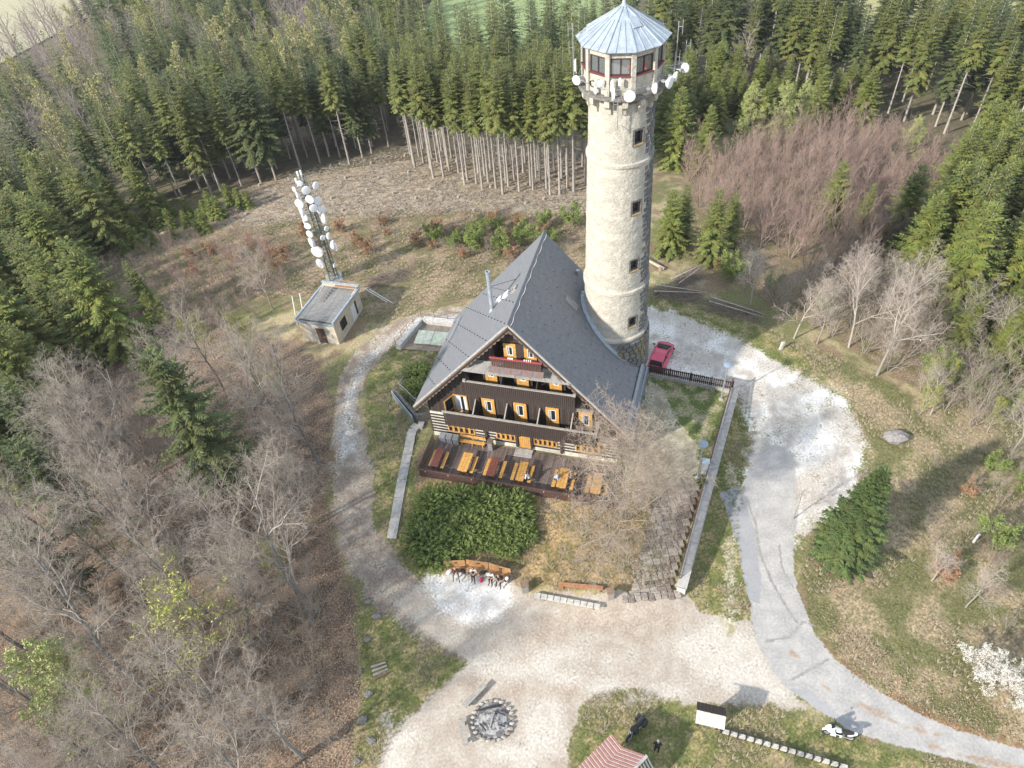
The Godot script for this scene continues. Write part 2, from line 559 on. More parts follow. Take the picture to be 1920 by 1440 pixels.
func build_ground() -> void:
	N1 = noise_map(11, 0.0072, 4)
	N2 = noise_map(12, 0.042, 4)
	N3 = noise_map(13, 0.35, 2)
	N4 = noise_map(14, 0.017, 5)
	zone([LITTER], rgb(132, 112, 95), rgb(100, 86, 72), 0.9, 2, 3.0, 1.6, 1.0, 0.8, 96)
	zone([LITTER_EAST], rgb(138, 118, 98), rgb(112, 104, 72), 0.9, 2, 3.0, 1.6, 1.0, 0.8, 96)
	zone([DRY], rgb(150, 130, 106), rgb(114, 106, 74), 0.75, 3, 4.0, 1.6, 1.0, 0.8, 96)
	zone([SLASH], rgb(166, 152, 134), rgb(134, 116, 98), 1.0, 2, 3.0, 1.6, 1.2, 0.8, 96)
	zone([MEADOW], rgb(158, 140, 112), rgb(106, 104, 66), 0.75, 3, 3.6, 1.6, 1.0, 0.8, 128)
	zone([VERGE, GRASS_WALL, GRASS_SOUTH, GRASS_WEST, INNER], rgb(100, 106, 56), rgb(152, 138, 98), 0.6, 2, 2.6, 2.0, 1.2, 1.0, 192)
	zone([BANK], rgb(160, 134, 98), rgb(112, 100, 62), 0.7, 2, 3.0, 2.0, 1.0, 0.8, 192)
	zone([COURT], rgb(88, 100, 50), rgb(150, 142, 112), 0.6, 2, 3.0, 3.0, 0.8, 0.8, 256)
	zone([COURT_PATH], rgb(188, 178, 158), rgb(140, 134, 112), 0.35, 2, 2.4, 2.0, 1.5, 1.0, 192)
	zone([TRACK], rgb(172, 160, 146), rgb(140, 124, 108), 0.5, 2, 3.0, 2.4, 1.3, 1.0, 256)
	zone([V2([-3,-58.6,-10,-58.0,-14,-54,-15.8,-49,-16.3,-44,-15.6,-38,-15.0,-34,-13.9,-36,-14.3,-42,-15.2,-47,-14.4,-52,-10.6,-56.8,-3,-57.9])], rgb(204, 200, 194), rgb(166, 158, 148), 0.45, 2, 3.0, 1.6, 2.2, 1.4, 192)
	zone([V2([-17,-41,-12.8,-40,-12.6,-34,-8,-27.5,-3,-24,-5.6,-22.2,-9,-24,-12.5,-27.5,-15,-31,-16.2,-36])], rgb(158, 146, 133), rgb(134, 121, 108), 0.5, 2, 3.0, 1.6, 1.4, 1.0, 128)
	zone([YARD], rgb(177, 168, 155), rgb(164, 152, 138), 0.3, 2, 2.2, 3.0, 0.9, 0.5, 192)
	zone([V2([-4,-23.6,1,-25,7,-24.6,11,-24.6,12,-22.8,8,-22.4,3,-22.8,-1,-22.6]), ribbon(V2([-6,-20.4,0,-19.6,4,-18.6]), 1.0)], rgb(172, 158, 142), rgb(162, 148, 133), 0.4, 2, 2.6, 1.2, 1.6, 1.0, 96)
	# paler stone worn into the yard by wheels, and the newly gravelled places
	zone([ribbon(V2([-5,-21.6,-1,-21.2,3,-19.6,6,-18.6,10,-18.4]), 0.9), ribbon(V2([-3,-22.6,1,-21.9,5,-21.2]), 0.6), V2([9,-21.5,13,-23.2,15.3,-22.0,16,-19.2,17,-17,14,-17.6,11,-19.2]), V2([-6,-16.5,-2,-14.5,1,-16,0.5,-18.5,-1,-19,-1.8,-16.5]), V2([-11,-18.5,-9,-18,-9.5,-15,-11.5,-15])], rgb(199, 192, 182), rgb(182, 173, 160), 0.3, 2, 2.2, 1.3, 2.0, 1.0, 110)
	zone([WHITE], rgb(214, 212, 208), rgb(190, 184, 176), 0.36, 2, 2.4, 1.6, 1.0, 0.8, 110)
	zone([PARKING], rgb(212, 208, 202), rgb(182, 175, 165), 0.34, 3, 3.6, 1.5, 1.0, 0.8, 110)
	zone([ribbon(V2([13,-52,17,-50.5,21,-47,23,-43,23.5,-39,22.8,-35]), 1.0), ribbon(V2([13,-50,16.5,-48.5,20,-45.5,21.5,-42,21.6,-38,20.5,-34]), 1.0), ribbon(V2([27.5,-41,27.8,-37,26,-33.5,23.5,-31]), 1.2)], rgb(190, 184, 176), rgb(168, 160, 150), 0.4, 2, 3.0, 1.3, 1.8, 1.0, 128)
	zone([ribbon(V2([15.8,-29.6,15.2,-26.4,14.4,-23.6,13.4,-22.2]), 0.9), ribbon(V2([17.8,-36,17.2,-32,16.4,-29]), 0.9)], rgb(196, 188, 172), rgb(158, 148, 118), 0.5, 2, 3.0, 1.8, 2.0, 1.2, 192)
	zone([ribbon(V2([22.9,-16.9,25.2,-15.2,28,-13.8,31,-12.6]), 0.8), ribbon(V2([19.9,-21.0,21.0,-19.0,22.6,-17.2]), 0.3)], rgb(150, 112, 84), rgb(122, 100, 72), 0.7, 2, 3.0, 1.6, 2.2, 1.2, 256)
	zone([ASPHALT], rgb(176, 172, 166), rgb(160, 157, 153), 0.24, 2, 2.0, 5.0, 0.5, 0.4, 512)
	zone([V2([16.2,-33.6,18.0,-33.8,18.0,-29.5,17.4,-26,16.6,-24,15.9,-24.5,16.4,-29])], rgb(158, 157, 157), rgb(150, 149, 150), 0.12, 3, 3.0, 6.0, 0.4, 0.3, 512)
	zone([V2([16.6,-17.9,18.0,-17.6,19.4,-16.0,20.6,-15.2,20.2,-14.8,18.4,-16.1])], rgb(162, 160, 159), rgb(152, 151, 151), 0.12, 3, 3.0, 6.0, 0.3, 0.3, 512)
	# cracks and strips of brown leaf waste lying on the asphalt
	zone([ribbon(V2([18.2,-33,18.3,-30.5,17.9,-28.2,18.1,-25.6,18.5,-23.6,18.9,-22.2]), 0.2), ribbon(V2([16.0,-21.2,18.0,-21.4,19.3,-22.4,20.1,-21.9]), 0.18), ribbon(V2([17.0,-18.4,18.9,-19.1,20.2,-19.6]), 0.18), ribbon(V2([19.6,-28.6,19.2,-26.6,19.5,-25.0]), 0.16)], rgb(140, 136, 131), rgb(152, 148, 143), 0.2, 2, 2.0, 2.6, 0.3, 0.3, 768)
	zone([ribbon(V2([21.0,-16.6,22.2,-15.6,23.6,-14.8,25.4,-14.2]), 0.22), ribbon(V2([18.8,-18.2,19.6,-17.3]), 0.25), ribbon(V2([17.6,-20.3,18.3,-20.0]), 0.5), ribbon(V2([24.5,-13.6,27,-12.6,30,-11.8]), 0.25)], rgb(150, 122, 100), rgb(158, 142, 126), 0.5, 2, 3.0, 1.6, 2.4, 1.4, 512)
	ground_rows.resize(GT)
	var job := WorkerThreadPool.add_group_task(fill_row, GT)
	WorkerThreadPool.wait_for_group_task_completion(job)
	var all := PackedByteArray()
	for y in GT:
		all.append_array(ground_rows[y])
	ground_rows.clear()
	zones.clear()
	var gm := StandardMaterial3D.new()
	gm.albedo_texture = ImageTexture.create_from_image(Image.create_from_data(GT, GT, false, Image.FORMAT_RGB8, all))
	gm.roughness = 0.97
	gm.cull_mode = BaseMaterial3D.CULL_DISABLED
	M.ground = gm
	# the hilltop: half-metre cells; each cell of a road or a yard belongs to that surface's own mesh
	var cells := 192
	var step := 2 * HALF / cells
	var rough := noise(21, 0.25, 3)
	var hs := PackedFloat32Array()
	hs.resize((cells + 1) * (cells + 1))
	var stairs := V2([6.9, -25.9, 10.5, -25.9, 14.3, -33.4, 11.2, -33.2])
	var surf := [ASPHALT, PARKING, TRACK, YARD]
	for j in cells + 1:
		for i in cells + 1:
			var x := -HALF + i * step
			var z := MIDZ - HALF + j * step
			var p := Vector2(x, z)
			var amp := 0.10
			for s: PackedVector2Array in surf:
				if Geometry2D.is_point_in_polygon(p, s): amp = 0.018
			var sunk := 0.45 if Geometry2D.is_point_in_polygon(p, stairs) else 0.0
			hs[j * (cells + 1) + i] = ground_y(x, z) + rough.get_noise_2d(x * 4, z * 4) * amp - sunk
	var vs := []
	var us := []
	var ns := []
	for k in 5:
		vs.append(PackedVector3Array())
		us.append(PackedVector2Array())
		ns.append(PackedVector3Array())
	var nrm := func(i: int, j: int) -> Vector3:
		var a := hs[j * (cells + 1) + maxi(i - 1, 0)]
		var b := hs[j * (cells + 1) + mini(i + 1, cells)]
		var c := hs[maxi(j - 1, 0) * (cells + 1) + i]
		var d := hs[mini(j + 1, cells) * (cells + 1) + i]
		return Vector3(a - b, 2 * step, c - d).normalized()
	for j in cells:
		for i in cells:
			var o := Vector2(-HALF + i * step, MIDZ - HALF + j * step)
			var which := 4
			for k in 4:
				if Geometry2D.is_point_in_polygon(o + Vector2(step, step) * 0.5, surf[k]):
					which = k
					break
			for q in [[0, 0], [1, 0], [1, 1], [0, 0], [1, 1], [0, 1]]:
				var ii: int = i + q[0]
				var jj: int = j + q[1]
				vs[which].append(Vector3(-HALF + ii * step, hs[jj * (cells + 1) + ii], MIDZ - HALF + jj * step))
				us[which].append(Vector2(float(ii) / cells, float(jj) / cells))
				ns[which].append(nrm.call(ii, jj))
	var names := ["asphalt_road", "gravel_parking_place", "gravel_track", "gravel_yard", "ground"]
	var labels := ["grey patched asphalt road curving up past the retaining wall", "white gravel parking place beside and behind the tower", "rutted gravel track curving from the hut down to the yard", "pale stony yard between the benches and the fire pit", "grassy and leaf strewn hilltop ground around the chalet"]
	for k in 5:
		var am := ArrayMesh.new()
		var arr := []
		arr.resize(Mesh.ARRAY_MAX)
		arr[Mesh.ARRAY_VERTEX] = vs[k]
		arr[Mesh.ARRAY_NORMAL] = ns[k]
		arr[Mesh.ARRAY_TEX_UV] = us[k]
		am.add_surface_from_arrays(Mesh.PRIMITIVE_TRIANGLES, arr)
		tag(put(names[k], am, gm), labels[k], "", "", "structure")
	# the hill falling away on every side, out to the horizon
	var b := B.new()
	var big := noise(31, 0.02, 4)
	var at := func(x: float, z: float) -> Vector3:
		var y := ground_y(x, z)
		if absf(x) < HALF - 1 and absf(z - MIDZ) < HALF - 1: y -= 3.0
		return Vector3(x, y - 0.02, z)
	for j in range(-90, 24):
		for i in range(-62, 62):
			var x := i * 8.0
			var z := MIDZ + j * 8.0
			if absf(x + 4) < HALF - 8 and absf(z + 4 - MIDZ) < HALF - 8: continue
			var q := clampf(big.get_noise_2d(x, z) + 0.5, 0, 1)
			b.col = Color(0.17, 0.13, 0.09).lerp(Color(0.20, 0.18, 0.10), q)
			b.quad(at.call(x, z + 8), at.call(x + 8, z + 8), at.call(x + 8, z), at.call(x, z))
	mat("hill", Color(1, 1, 1), 0.97, "grain", 0.15)
	tag(obj("hillside", b, M.hill), "wooded hillside falling away beneath the forest", "", "", "structure")
	# meadows far beyond the forest
	for q in [[V2([-128,-190,-112,-255,-190,-330,-240,-280,-180,-200]), rgb(186, 180, 146), "pale ploughed field in the far upper left corner beyond the forest"], [V2([-14,-160,4,-150,24,-152,40,-182,52,-240,-6,-250]), rgb(148, 164, 108), "bright green meadow beyond the forest behind the tower"], [V2([66,-150,90,-143,122,-140,150,-200,84,-215]), rgb(176, 170, 116), "pale meadow beyond the spruces in the upper right"]]:
		var f := B.new()
		var k: Color = q[1]
		f.col = Color(k.r / 255, k.g / 255, k.b / 255).srgb_to_linear()
		var fine := PackedVector2Array()
		var poly: PackedVector2Array = q[0]
		var bb := Rect2(poly[0], Vector2.ZERO)
		for p in poly: bb = bb.expand(p)
		for yy in int(bb.size.y / 4) + 1:
			for xx in int(bb.size.x / 4) + 1:
				var cell := PackedVector2Array()
				for e in [[0, 0], [4, 0], [4, 4], [0, 4]]: cell.append(bb.position + Vector2(xx * 4 + e[0], yy * 4 + e[1]))
				for piece: PackedVector2Array in Geometry2D.intersect_polygons(cell, poly):
					var ix := Geometry2D.triangulate_polygon(piece)
					for i in range(0, ix.size(), 3):
						var tri := []
						for e in 3: tri.append(on_ground(piece[ix[i + e]].x, piece[ix[i + e]].y, 0.35))
						if (tri[1] - tri[0]).cross(tri[2] - tri[0]).y < 0: tri.reverse()
						f.tri(tri[0], tri[1], tri[2])
		tag(obj("field", f, M.hill), q[2], "", "", "structure")

# ---------------------------------------------------------------- the chalet
const SL := 1.141      # rise of the roof per metre
const RIDGE := Vector2(8.22, 14.72)

func under_roof(u: float) -> float:
	return RIDGE.y - absf(u - RIDGE.x) * SL - 0.34

func door_leaf(root: Node3D, x: float, y: float, w: float, h: float, z: float, name_ := "balcony_door") -> Node3D:
	# orange stiles and rails round a white glazed panel, solid below
	var f := B.new()
	f.box(Vector3(x + 0.13, y + h / 2, z), Vector3(0.26, h, 0.1), Basis.IDENTITY, 0.012)
	f.box(Vector3(x + w - 0.13, y + h / 2, z), Vector3(0.26, h, 0.1), Basis.IDENTITY, 0.012)
	f.box(Vector3(x + w / 2, y + h - 0.14, z), Vector3(w - 0.52, 0.28, 0.1), Basis.IDENTITY, 0.012)
	f.box(Vector3(x + w / 2, y + h * 0.19, z - 0.01), Vector3(w - 0.52, h * 0.38, 0.08), Basis.IDENTITY, 0.012)
	var d := obj(name_, f, M.orange_wood, root)
	var y0 := y + h * 0.38
	var y1 := y + h - 0.28
	var g := B.new()
	g.box(Vector3(x + w / 2, (y0 + y1) / 2, z - 0.03), Vector3(w - 0.52, y1 - y0, 0.03))
	obj("pane", g, M.glass, d)
	var r := B.new()
	for s: float in [-1.0, 1.0]:
		r.box(Vector3(x + w / 2 + s * (w / 2 - 0.285), (y0 + y1) / 2, z + 0.02), Vector3(0.05, y1 - y0, 0.05))
		r.box(Vector3(x + w / 2, (y0 + y1) / 2 + s * ((y1 - y0) / 2 - 0.025), z + 0.02), Vector3(w - 0.62, 0.05, 0.05))
	obj("glazing_bead", r, M.white, d)
	var c := B.new()
	c.col = Color(0.42, 0.47, 0.48)
	for i in 3:
		c.box(Vector3(x + 0.34 + i * 0.045, (y0 + y1) / 2, z - 0.008 - 0.006 * (i % 2)), Vector3(0.045, y1 - y0 - 0.1, 0.006))
	obj("curtain", c, M.cloth, d)
	var k := B.new()
	k.rod(Vector3(x + w - 0.09, y + h * 0.46, z + 0.05), Vector3(x + w - 0.09, y + h * 0.46, z + 0.11), 0.015)
	k.rod(Vector3(x + w - 0.09, y + h * 0.46, z + 0.1), Vector3(x + w - 0.22, y + h * 0.46, z + 0.1), 0.012)
	obj("handle", k, M.steel, d)
	return d

func picket_mesh(w: float, h: float) -> ArrayMesh:
	# a board with a notched, pointed foot
	var b := B.new()
	b.prism(V2([-w / 2, 0.07, -w * 0.2, 0, w * 0.2, 0, w / 2, 0.07, w / 2, h, -w / 2, h]), -0.015, 0.015)
	return b.mesh()

func pickets(root: Node3D, a: Vector3, e: Vector3, h: float, pitch: float, mt: Material, w := 0.0) -> void:
	var n := int((e - a).length() / pitch)
	var m := picket_mesh(w if w > 0 else pitch * 0.84, h)
	var d := (e - a).normalized()
	for i in n:
		var o := put("picket", m, mt, root)
		o.position = a.lerp(e, (i + 0.5) / n)
		o.rotation.y = atan2(-d.z, d.x)

func window_row(root: Node3D, x0: float, x1: float, y0: float, y1: float, n: int, z := 0.08) -> void:
	var w := (x1 - x0) / n
	for i in n:
		var f := B.new()
		var xa := x0 + i * w
		f.box(Vector3(xa + 0.05, (y0 + y1) / 2, z), Vector3(0.1, y1 - y0, 0.09))
		f.box(Vector3(xa + w - 0.05, (y0 + y1) / 2, z), Vector3(0.1, y1 - y0, 0.09))
		f.box(Vector3(xa + w / 2, y0 + 0.05, z), Vector3(w - 0.2, 0.1, 0.09))
		f.box(Vector3(xa + w / 2, y1 - 0.05, z), Vector3(w - 0.2, 0.1, 0.09))
		f.box(Vector3(xa + w / 2, y0 + (y1 - y0) * 0.55, z), Vector3(w - 0.2, 0.05, 0.06))
		var o := obj("window", f, M.orange_wood, root)
		var g := B.new()
		g.box(Vector3(xa + w / 2, (y0 + y1) / 2, z - 0.03), Vector3(w - 0.2, y1 - y0 - 0.2, 0.02))
		obj("pane", g, M.glass, o)

func build_chalet() -> void:
	var t := thing("chalet", "dark timber mountain chalet with steep slate roof and orange balcony doors", "chalet", HOUSE, HOUSE_TURN)
	# ---- body
	var b := B.new()
	b.prism(V2([0.02, -0.6, 16.4, -0.6, 16.4, under_roof(16.4), RIDGE.x, under_roof(RIDGE.x), 0.02, under_roof(0.02)]), -10.6, -10.3)
	b.box(Vector3(0.15, 2.2, -5.3), Vector3(0.3, 5.6, 10.0))
	b.box(Vector3(16.25, 2.2, -4.3), Vector3(0.3, 5.6, 8.0))
	b.prism(V2([0.3, 0.0, 16.1, 0.0, 16.1, 5.0, 13.05, 7.3, 4.05, 7.3, 0.3, 5.0]), -0.36, -0.12)
	b.prism(V2([4.0, 7.3, 13.1, 7.3, RIDGE.x, under_roof(RIDGE.x)]), -1.6, -1.45)
	obj("wall", b, M.dark_wood, t)
	var fl := B.new()
	fl.box(Vector3(8.55, 7.28, -0.75), Vector3(9.2, 0.12, 1.4))
	fl.box(Vector3(8.55, 10.1, -0.75), Vector3(4.9, 0.12, 1.4))
	for u: float in [4.15, 12.95]:
		fl.box(Vector3(u, 8.05, -0.75), Vector3(0.1, 1.5, 1.4))
	for u: float in [6.55, 10.55]:
		fl.box(Vector3(u, 10.75, -0.75), Vector3(0.1, 1.3, 1.4))
	obj("loggia_lining", fl, M.dark_wood, t)
	var pl := B.new()
	pl.box(Vector3(8.2, 0.0, -0.1), Vector3(16.4, 0.62, 0.34), Basis.IDENTITY, 0.02)
	obj("plinth", pl, M.chink, t)
	var ch := B.new()
	ch.box(Vector3(8.2, 1.65, -0.01), Vector3(16.3, 2.7, 0.12))
	obj("chinking", ch, M.chink, t)
	# logs of the ground floor, cut where windows and door stand
	var holes := [[1.45, 4.0, 0.75], [5.85, 7.65, 0.75], [7.86, 8.94, 0.3], [9.15, 11.3, 0.75], [12.8, 15.35, 0.75]]
	for i in 7:
		var y := 0.47 + i * 0.37
		var cuts := [[-0.12, 16.5]]
		for hole in holes:
			if y + 0.1 < hole[2] or y > 2.15: continue
			var nx := []
			for c in cuts:
				if hole[1] <= c[0] or hole[0] >= c[1]: nx.append(c)
				else:
					if hole[0] - c[0] > 0.05: nx.append([c[0], hole[0]])
					if c[1] - hole[1] > 0.05: nx.append([hole[1], c[1]])
			cuts = nx
		for c in cuts:
			var lg := B.new()
			lg.box(Vector3((c[0] + c[1]) / 2, y, 0.0), Vector3(c[1] - c[0], 0.235, 0.16), Basis.IDENTITY, 0.03)
			obj("log_beam", lg, M.dark_wood, t)
	window_row(t, 1.5, 3.95, 0.72, 2.0, 5)
	window_row(t, 5.9, 7.6, 0.72, 2.0, 4)
	window_row(t, 9.2, 11.25, 0.72, 2.0, 5)
	window_row(t, 12.85, 15.3, 0.72, 2.0, 5)
	for u: float in [5.0, 7.75, 9.05, 11.65]:
		var po := B.new()
		po.box(Vector3(u, 1.6, 0.14), Vector3(0.22, 2.9, 0.2), Basis.IDENTITY, 0.02)
		obj("post", po, M.dark_wood, t)
	var dr := B.new()
	for i in 6:
		dr.box(Vector3(7.98 + i * 0.17, 1.1, 0.08), Vector3(0.162, 2.1, 0.08), Basis.IDENTITY, 0.008)
	var door := obj("door", dr, M.orange_wood, t)
	var hd := B.new()
	hd.rod(Vector3(8.78, 1.05, 0.1), Vector3(8.78, 1.05, 0.18), 0.02)
	hd.rod(Vector3(8.78, 1.05, 0.17), Vector3(8.64, 1.05, 0.17), 0.014)
	obj("handle", hd, M.steel, door)
	# ---- upright boards of the gable
	var open := [[4.3, 12.85, 7.35, 9.9], [6.65, 10.45, 10.2, 12.3], [5.0, 6.1, 3.2, 5.66], [7.72, 8.82, 3.2, 5.66], [10.42, 11.52, 3.2, 5.66], [13.14, 14.24, 3.2, 5.66], [2.5, 3.72, 3.5, 5.6]]
	var u := 0.0
	var bm := [M.dark_wood, mat("dark_wood_pale", srgb(0.078, 0.056, 0.047), 0.8, "wood", 0.7), mat("dark_wood_deep", srgb(0.048, 0.035, 0.030), 0.8, "wood", 0.7)]
	var k := 0
	while u < 16.4:
		var w := 0.2
		var segs := [[3.05, under_roof(u + w / 2) - 0.04]]
		for hole in open:
			if u + w <= hole[0] or u >= hole[1]: continue
			var nx := []
			for s in segs:
				if hole[3] <= s[0] or hole[2] >= s[1]: nx.append(s)
				else:
					if hole[2] - s[0] > 0.05: nx.append([s[0], hole[2]])
					if s[1] - hole[3] > 0.05: nx.append([hole[3], s[1]])
			segs = nx
		for s in segs:
			if s[1] - s[0] < 0.05: continue
			var bo := B.new()
			bo.box(Vector3(u + w / 2, (s[0] + s[1]) / 2, -0.03 + 0.012 * (k % 2)), Vector3(w - 0.012, s[1] - s[0], 0.05))
			obj("board", bo, bm[(k * 7) % 3], t)
		u += w
		k += 1
	# ---- balcony doors and the open window
	for x: float in [5.0, 7.72, 10.42, 13.14]:
		door_leaf(t, x, 3.2, 1.1, 2.46, 0.0)
	for x: float in [5.62, 8.2, 10.85]:
		door_leaf(t, x, 7.35, 0.98, 2.3, -0.1)
		var bk := B.new()
		bk.box(Vector3(x + 0.49, 8.5, -0.22), Vector3(1.5, 2.35, 0.08))
		obj("door_surround", bk, M.dark_wood, t)
	for x: float in [7.4, 9.0]:
		door_leaf(t, x, 10.17, 0.98, 1.9, -0.08)
	var mid := B.new()
	mid.box(Vector3(8.68, 11.1, -0.1), Vector3(0.56, 2.0, 0.08))
	mid.box(Vector3(10.2, 10.9, -0.1), Vector3(0.4, 1.5, 0.08))
	obj("door_surround", mid, M.dark_wood, t)
	var wf := B.new()
	for s: float in [2.54, 3.68]:
		wf.box(Vector3(s, 4.55, 0.0), Vector3(0.09, 2.1, 0.12))
	for y: float in [3.54, 5.56]:
		wf.box(Vector3(3.11, y, 0.0), Vector3(1.05, 0.09, 0.12))
	var win := obj("open_window", wf, M.orange_wood, t)
	var cu := B.new()
	cu.col = Color(0.62, 0.64, 0.68)
	for i in 10:
		var xx := 2.62 + i * 0.115
		if i == 5 or i == 6: continue
		cu.box(Vector3(xx, 4.55, -0.05 - 0.02 * (i % 2)), Vector3(0.112, 1.9, 0.012))
	obj("curtain", cu, M.cloth, win)
	var dk := B.new()
	dk.box(Vector3(3.11, 4.55, -0.09), Vector3(1.05, 1.95, 0.01))
	obj("pane", dk, M.glass, win)
	var sash := B.new()
	var sb := Basis(Vector3.UP, deg_to_rad(-118))
	var hp := Vector3(2.5, 4.55, 0.06)
	for e in [[0.05, 0, 0.1, 2.0], [0.95, 0, 0.1, 2.0], [0.5, 0.95, 0.8, 0.1], [0.5, -0.95, 0.8, 0.1], [0.5, -0.45, 0.8, 0.08]]:
		sash.box(hp + sb * Vector3(e[0], e[1], 0), Vector3(e[2], e[3], 0.06), sb)
	var so := obj("casement", sash, M.orange_wood, win)
	var sg := B.new()
	sg.box(hp + sb * Vector3(0.5, 0, 0), Vector3(0.8, 1.8, 0.01), sb)
	obj("pane", sg, M.glass, so)
	# ---- lowest balcony
	var fb := B.new()
	fb.box(Vector3(8.35, 3.1, 0.66), Vector3(12.9, 0.12, 1.3))
	for i in 9:
		fb.box(Vector3(2.2 + i * 1.55, 2.97, 0.64), Vector3(0.14, 0.16, 1.28))
	var bal := obj("balcony_floor", fb, M.dark_wood, t)
	pickets(t, Vector3(1.92, 3.06, 1.3), Vector3(14.78, 3.06, 1.3), 1.58, 0.16, M.dark_wood)
	pickets(t, Vector3(14.76, 3.06, 1.26), Vector3(14.76, 3.06, 0.05), 1.58, 0.16, M.dark_wood)
	var rl := B.new()
	rl.box(Vector3(8.35, 4.7, 1.28), Vector3(13.05, 0.08, 0.2), Basis.IDENTITY, 0.012)
	rl.box(Vector3(14.78, 4.7, 0.58), Vector3(0.2, 0.08, 1.18), Basis.IDENTITY, 0.012)
	rl.box(Vector3(14.8, 4.56, 1.3), Vector3(0.17, 0.42, 0.17), Basis.IDENTITY, 0.012)
	obj("handrail", rl, M.grey_wood, t)
	for x: float in [4.5, 7.2, 9.95, 12.7]:
		var dv := B.new()
		dv.prism(V2([0, 3.16, 1.2, 3.16, 1.2, 4.62, 0.02, 5.35]), -0.03, 0.03, Transform3D(Basis(Vector3(0, 0, 1), Vector3.UP, Vector3(-1, 0, 0)), Vector3(x, 0, 0.02)))
		obj("balcony_divider", dv, M.dark_wood, t)
		var cp := B.new()
		cp.bar(Vector3(x, 5.4, 0.02), Vector3(x, 4.66, 1.22), 0.1, 0.04)
		obj("divider_cap", cp, M.grey_wood, t)
	# ---- middle balcony
	pickets(t, Vector3(4.16, 6.75, 1.0), Vector3(13.05, 6.75, 1.0), 1.68, 0.16, M.dark_wood)
	pickets(t, Vector3(13.04, 6.75, 0.96), Vector3(13.04, 6.75, 0.06), 1.68, 0.16, M.dark_wood)
	pickets(t, Vector3(4.17, 6.75, 0.06), Vector3(4.17, 6.75, 0.96), 1.68, 0.16, M.dark_wood)
	var r2 := B.new()
	r2.box(Vector3(8.6, 8.46, 0.98), Vector3(9.1, 0.07, 0.18), Basis.IDENTITY, 0.012)
	r2.box(Vector3(4.2, 8.5, 0.98), Vector3(0.24, 0.22, 0.24), Basis.IDENTITY, 0.02)
	r2.box(Vector3(13.02, 8.5, 0.98), Vector3(0.24, 0.22, 0.24), Basis.IDENTITY, 0.02)
	obj("handrail", r2, M.grey_wood, t)
	var f2 := B.new()
	f2.box(Vector3(8.6, 7.25, 0.5), Vector3(8.85, 0.1, 0.98))
	obj("balcony_floor", f2, M.dark_wood, t)
	for x: float in [7.15, 10.0]:
		var dv := B.new()
		dv.prism(V2([-0.6, 7.3, 0.95, 7.3, 0.95, 8.4, -0.6, 9.4]), -0.03, 0.03, Transform3D(Basis(Vector3(0, 0, 1), Vector3.UP, Vector3(-1, 0, 0)), Vector3(x, 0, 0)))
		obj("balcony_divider", dv, M.dark_wood, t)
	# ---- sheet metal canopy above it
	var cn := B.new()
	var pA := [Vector3(5.1, 10.02, 0.0), Vector3(11.35, 10.02, 0.0), Vector3(12.7, 9.6, 1.0), Vector3(4.1, 9.6, 1.0)]
	cn.quad(pA[3], pA[2], pA[1], pA[0])
	var dn := Vector3(0, -0.06, 0)
	cn.quad(pA[0] + dn, pA[1] + dn, pA[2] + dn, pA[3] + dn)
	for i in 4:
		cn.quad(pA[i], pA[(i + 1) % 4], pA[(i + 1) % 4] + dn, pA[i] + dn)
	var can := obj("canopy", cn, mat("canopy_sheet", srgb(0.34, 0.335, 0.33), 0.75, "plaster", 0.25), t)
	var cs := B.new()
	for i in 7:
		var f := (i + 0.5) / 7.0
		cs.bar(pA[3].lerp(pA[2], f) + Vector3(0, 0.015, 0), pA[0].lerp(pA[1], f) + Vector3(0, 0.015, 0), 0.03, 0.03)
	obj("standing_seam", cs, M.canopy_sheet, can)
	# ---- top balcony
	pickets(t, Vector3(6.6, 10.35, 0.8), Vector3(10.5, 10.35, 0.8), 0.9, 0.17, M.dark_wood_red)
	pickets(t, Vector3(10.49, 10.35, 0.78), Vector3(10.49, 10.35, 0.04), 0.9, 0.17, M.dark_wood_red)
	var r3 := B.new()
	r3.box(Vector3(8.55, 11.27, 0.8), Vector3(4.1, 0.07, 0.16), Basis.IDENTITY, 0.012)
	obj("handrail", r3, M.red_paint, t)
	for i in 5:
		var sk := B.new()
		var bs := Basis(Vector3.RIGHT, deg_to_rad(32))
		sk.box(Vector3(6.84 + i * 0.86, 10.2, 0.98), Vector3(0.84, 0.04, 0.5), bs)
		obj("apron_sheet", sk, mat("apron", srgb(0.20, 0.135, 0.125), 0.6, "grain", 0.6), t)
	# pots and small flowers set along that rail
	for i in 8:
		var fp := B.new()
		var x := 8.0 + i * 0.11 if i < 4 else 9.25 + (i - 4) * 0.16
		fp.lathe(Vector3(x, 11.31, 0.8), PackedVector2Array([Vector2(0, 0), Vector2(0.04, 0), Vector2(0.055, 0.09), Vector2(0.035, 0.1), Vector2(0.05, 0.14), Vector2(0, 0.17)]), 8)
		obj("flower_pot", fp, M.white, t)
	# ---- roof
	var th := 0.28
	var nl := Vector2(-SL, 1).normalized()
	var lf := B.new()
	var roof_side := func(bb: B, s: float, poly: PackedVector2Array) -> void:
		# poly holds (u, v); extruded along the slope's normal
		var tfm := Transform3D(Basis(Vector3(1, -s * SL, 0), Vector3(0, 0, -1), Vector3(s * SL, 1, 0).normalized()), Vector3(RIDGE.x, RIDGE.y, 0))
		bb.prism(poly, -th, 0.0, tfm)
	roof_side.call(lf, -1.0, V2([-9.17, -0.78, 0.0, -0.78, 0.0, 11.0, -9.17, 11.0]))
	obj("roof", lf, M.slate, t)
	var rp := PackedVector2Array([Vector2(0, -0.78), Vector2(9.15, -0.78), Vector2(9.45, 7.9), Vector2(8.9, 7.5)])
	for i in 13:
		var a := deg_to_rad(-28 - i * 12.5)
		rp.append(Vector2(6.42 + cos(a) * 2.62, 8.62 + sin(a) * 2.7))
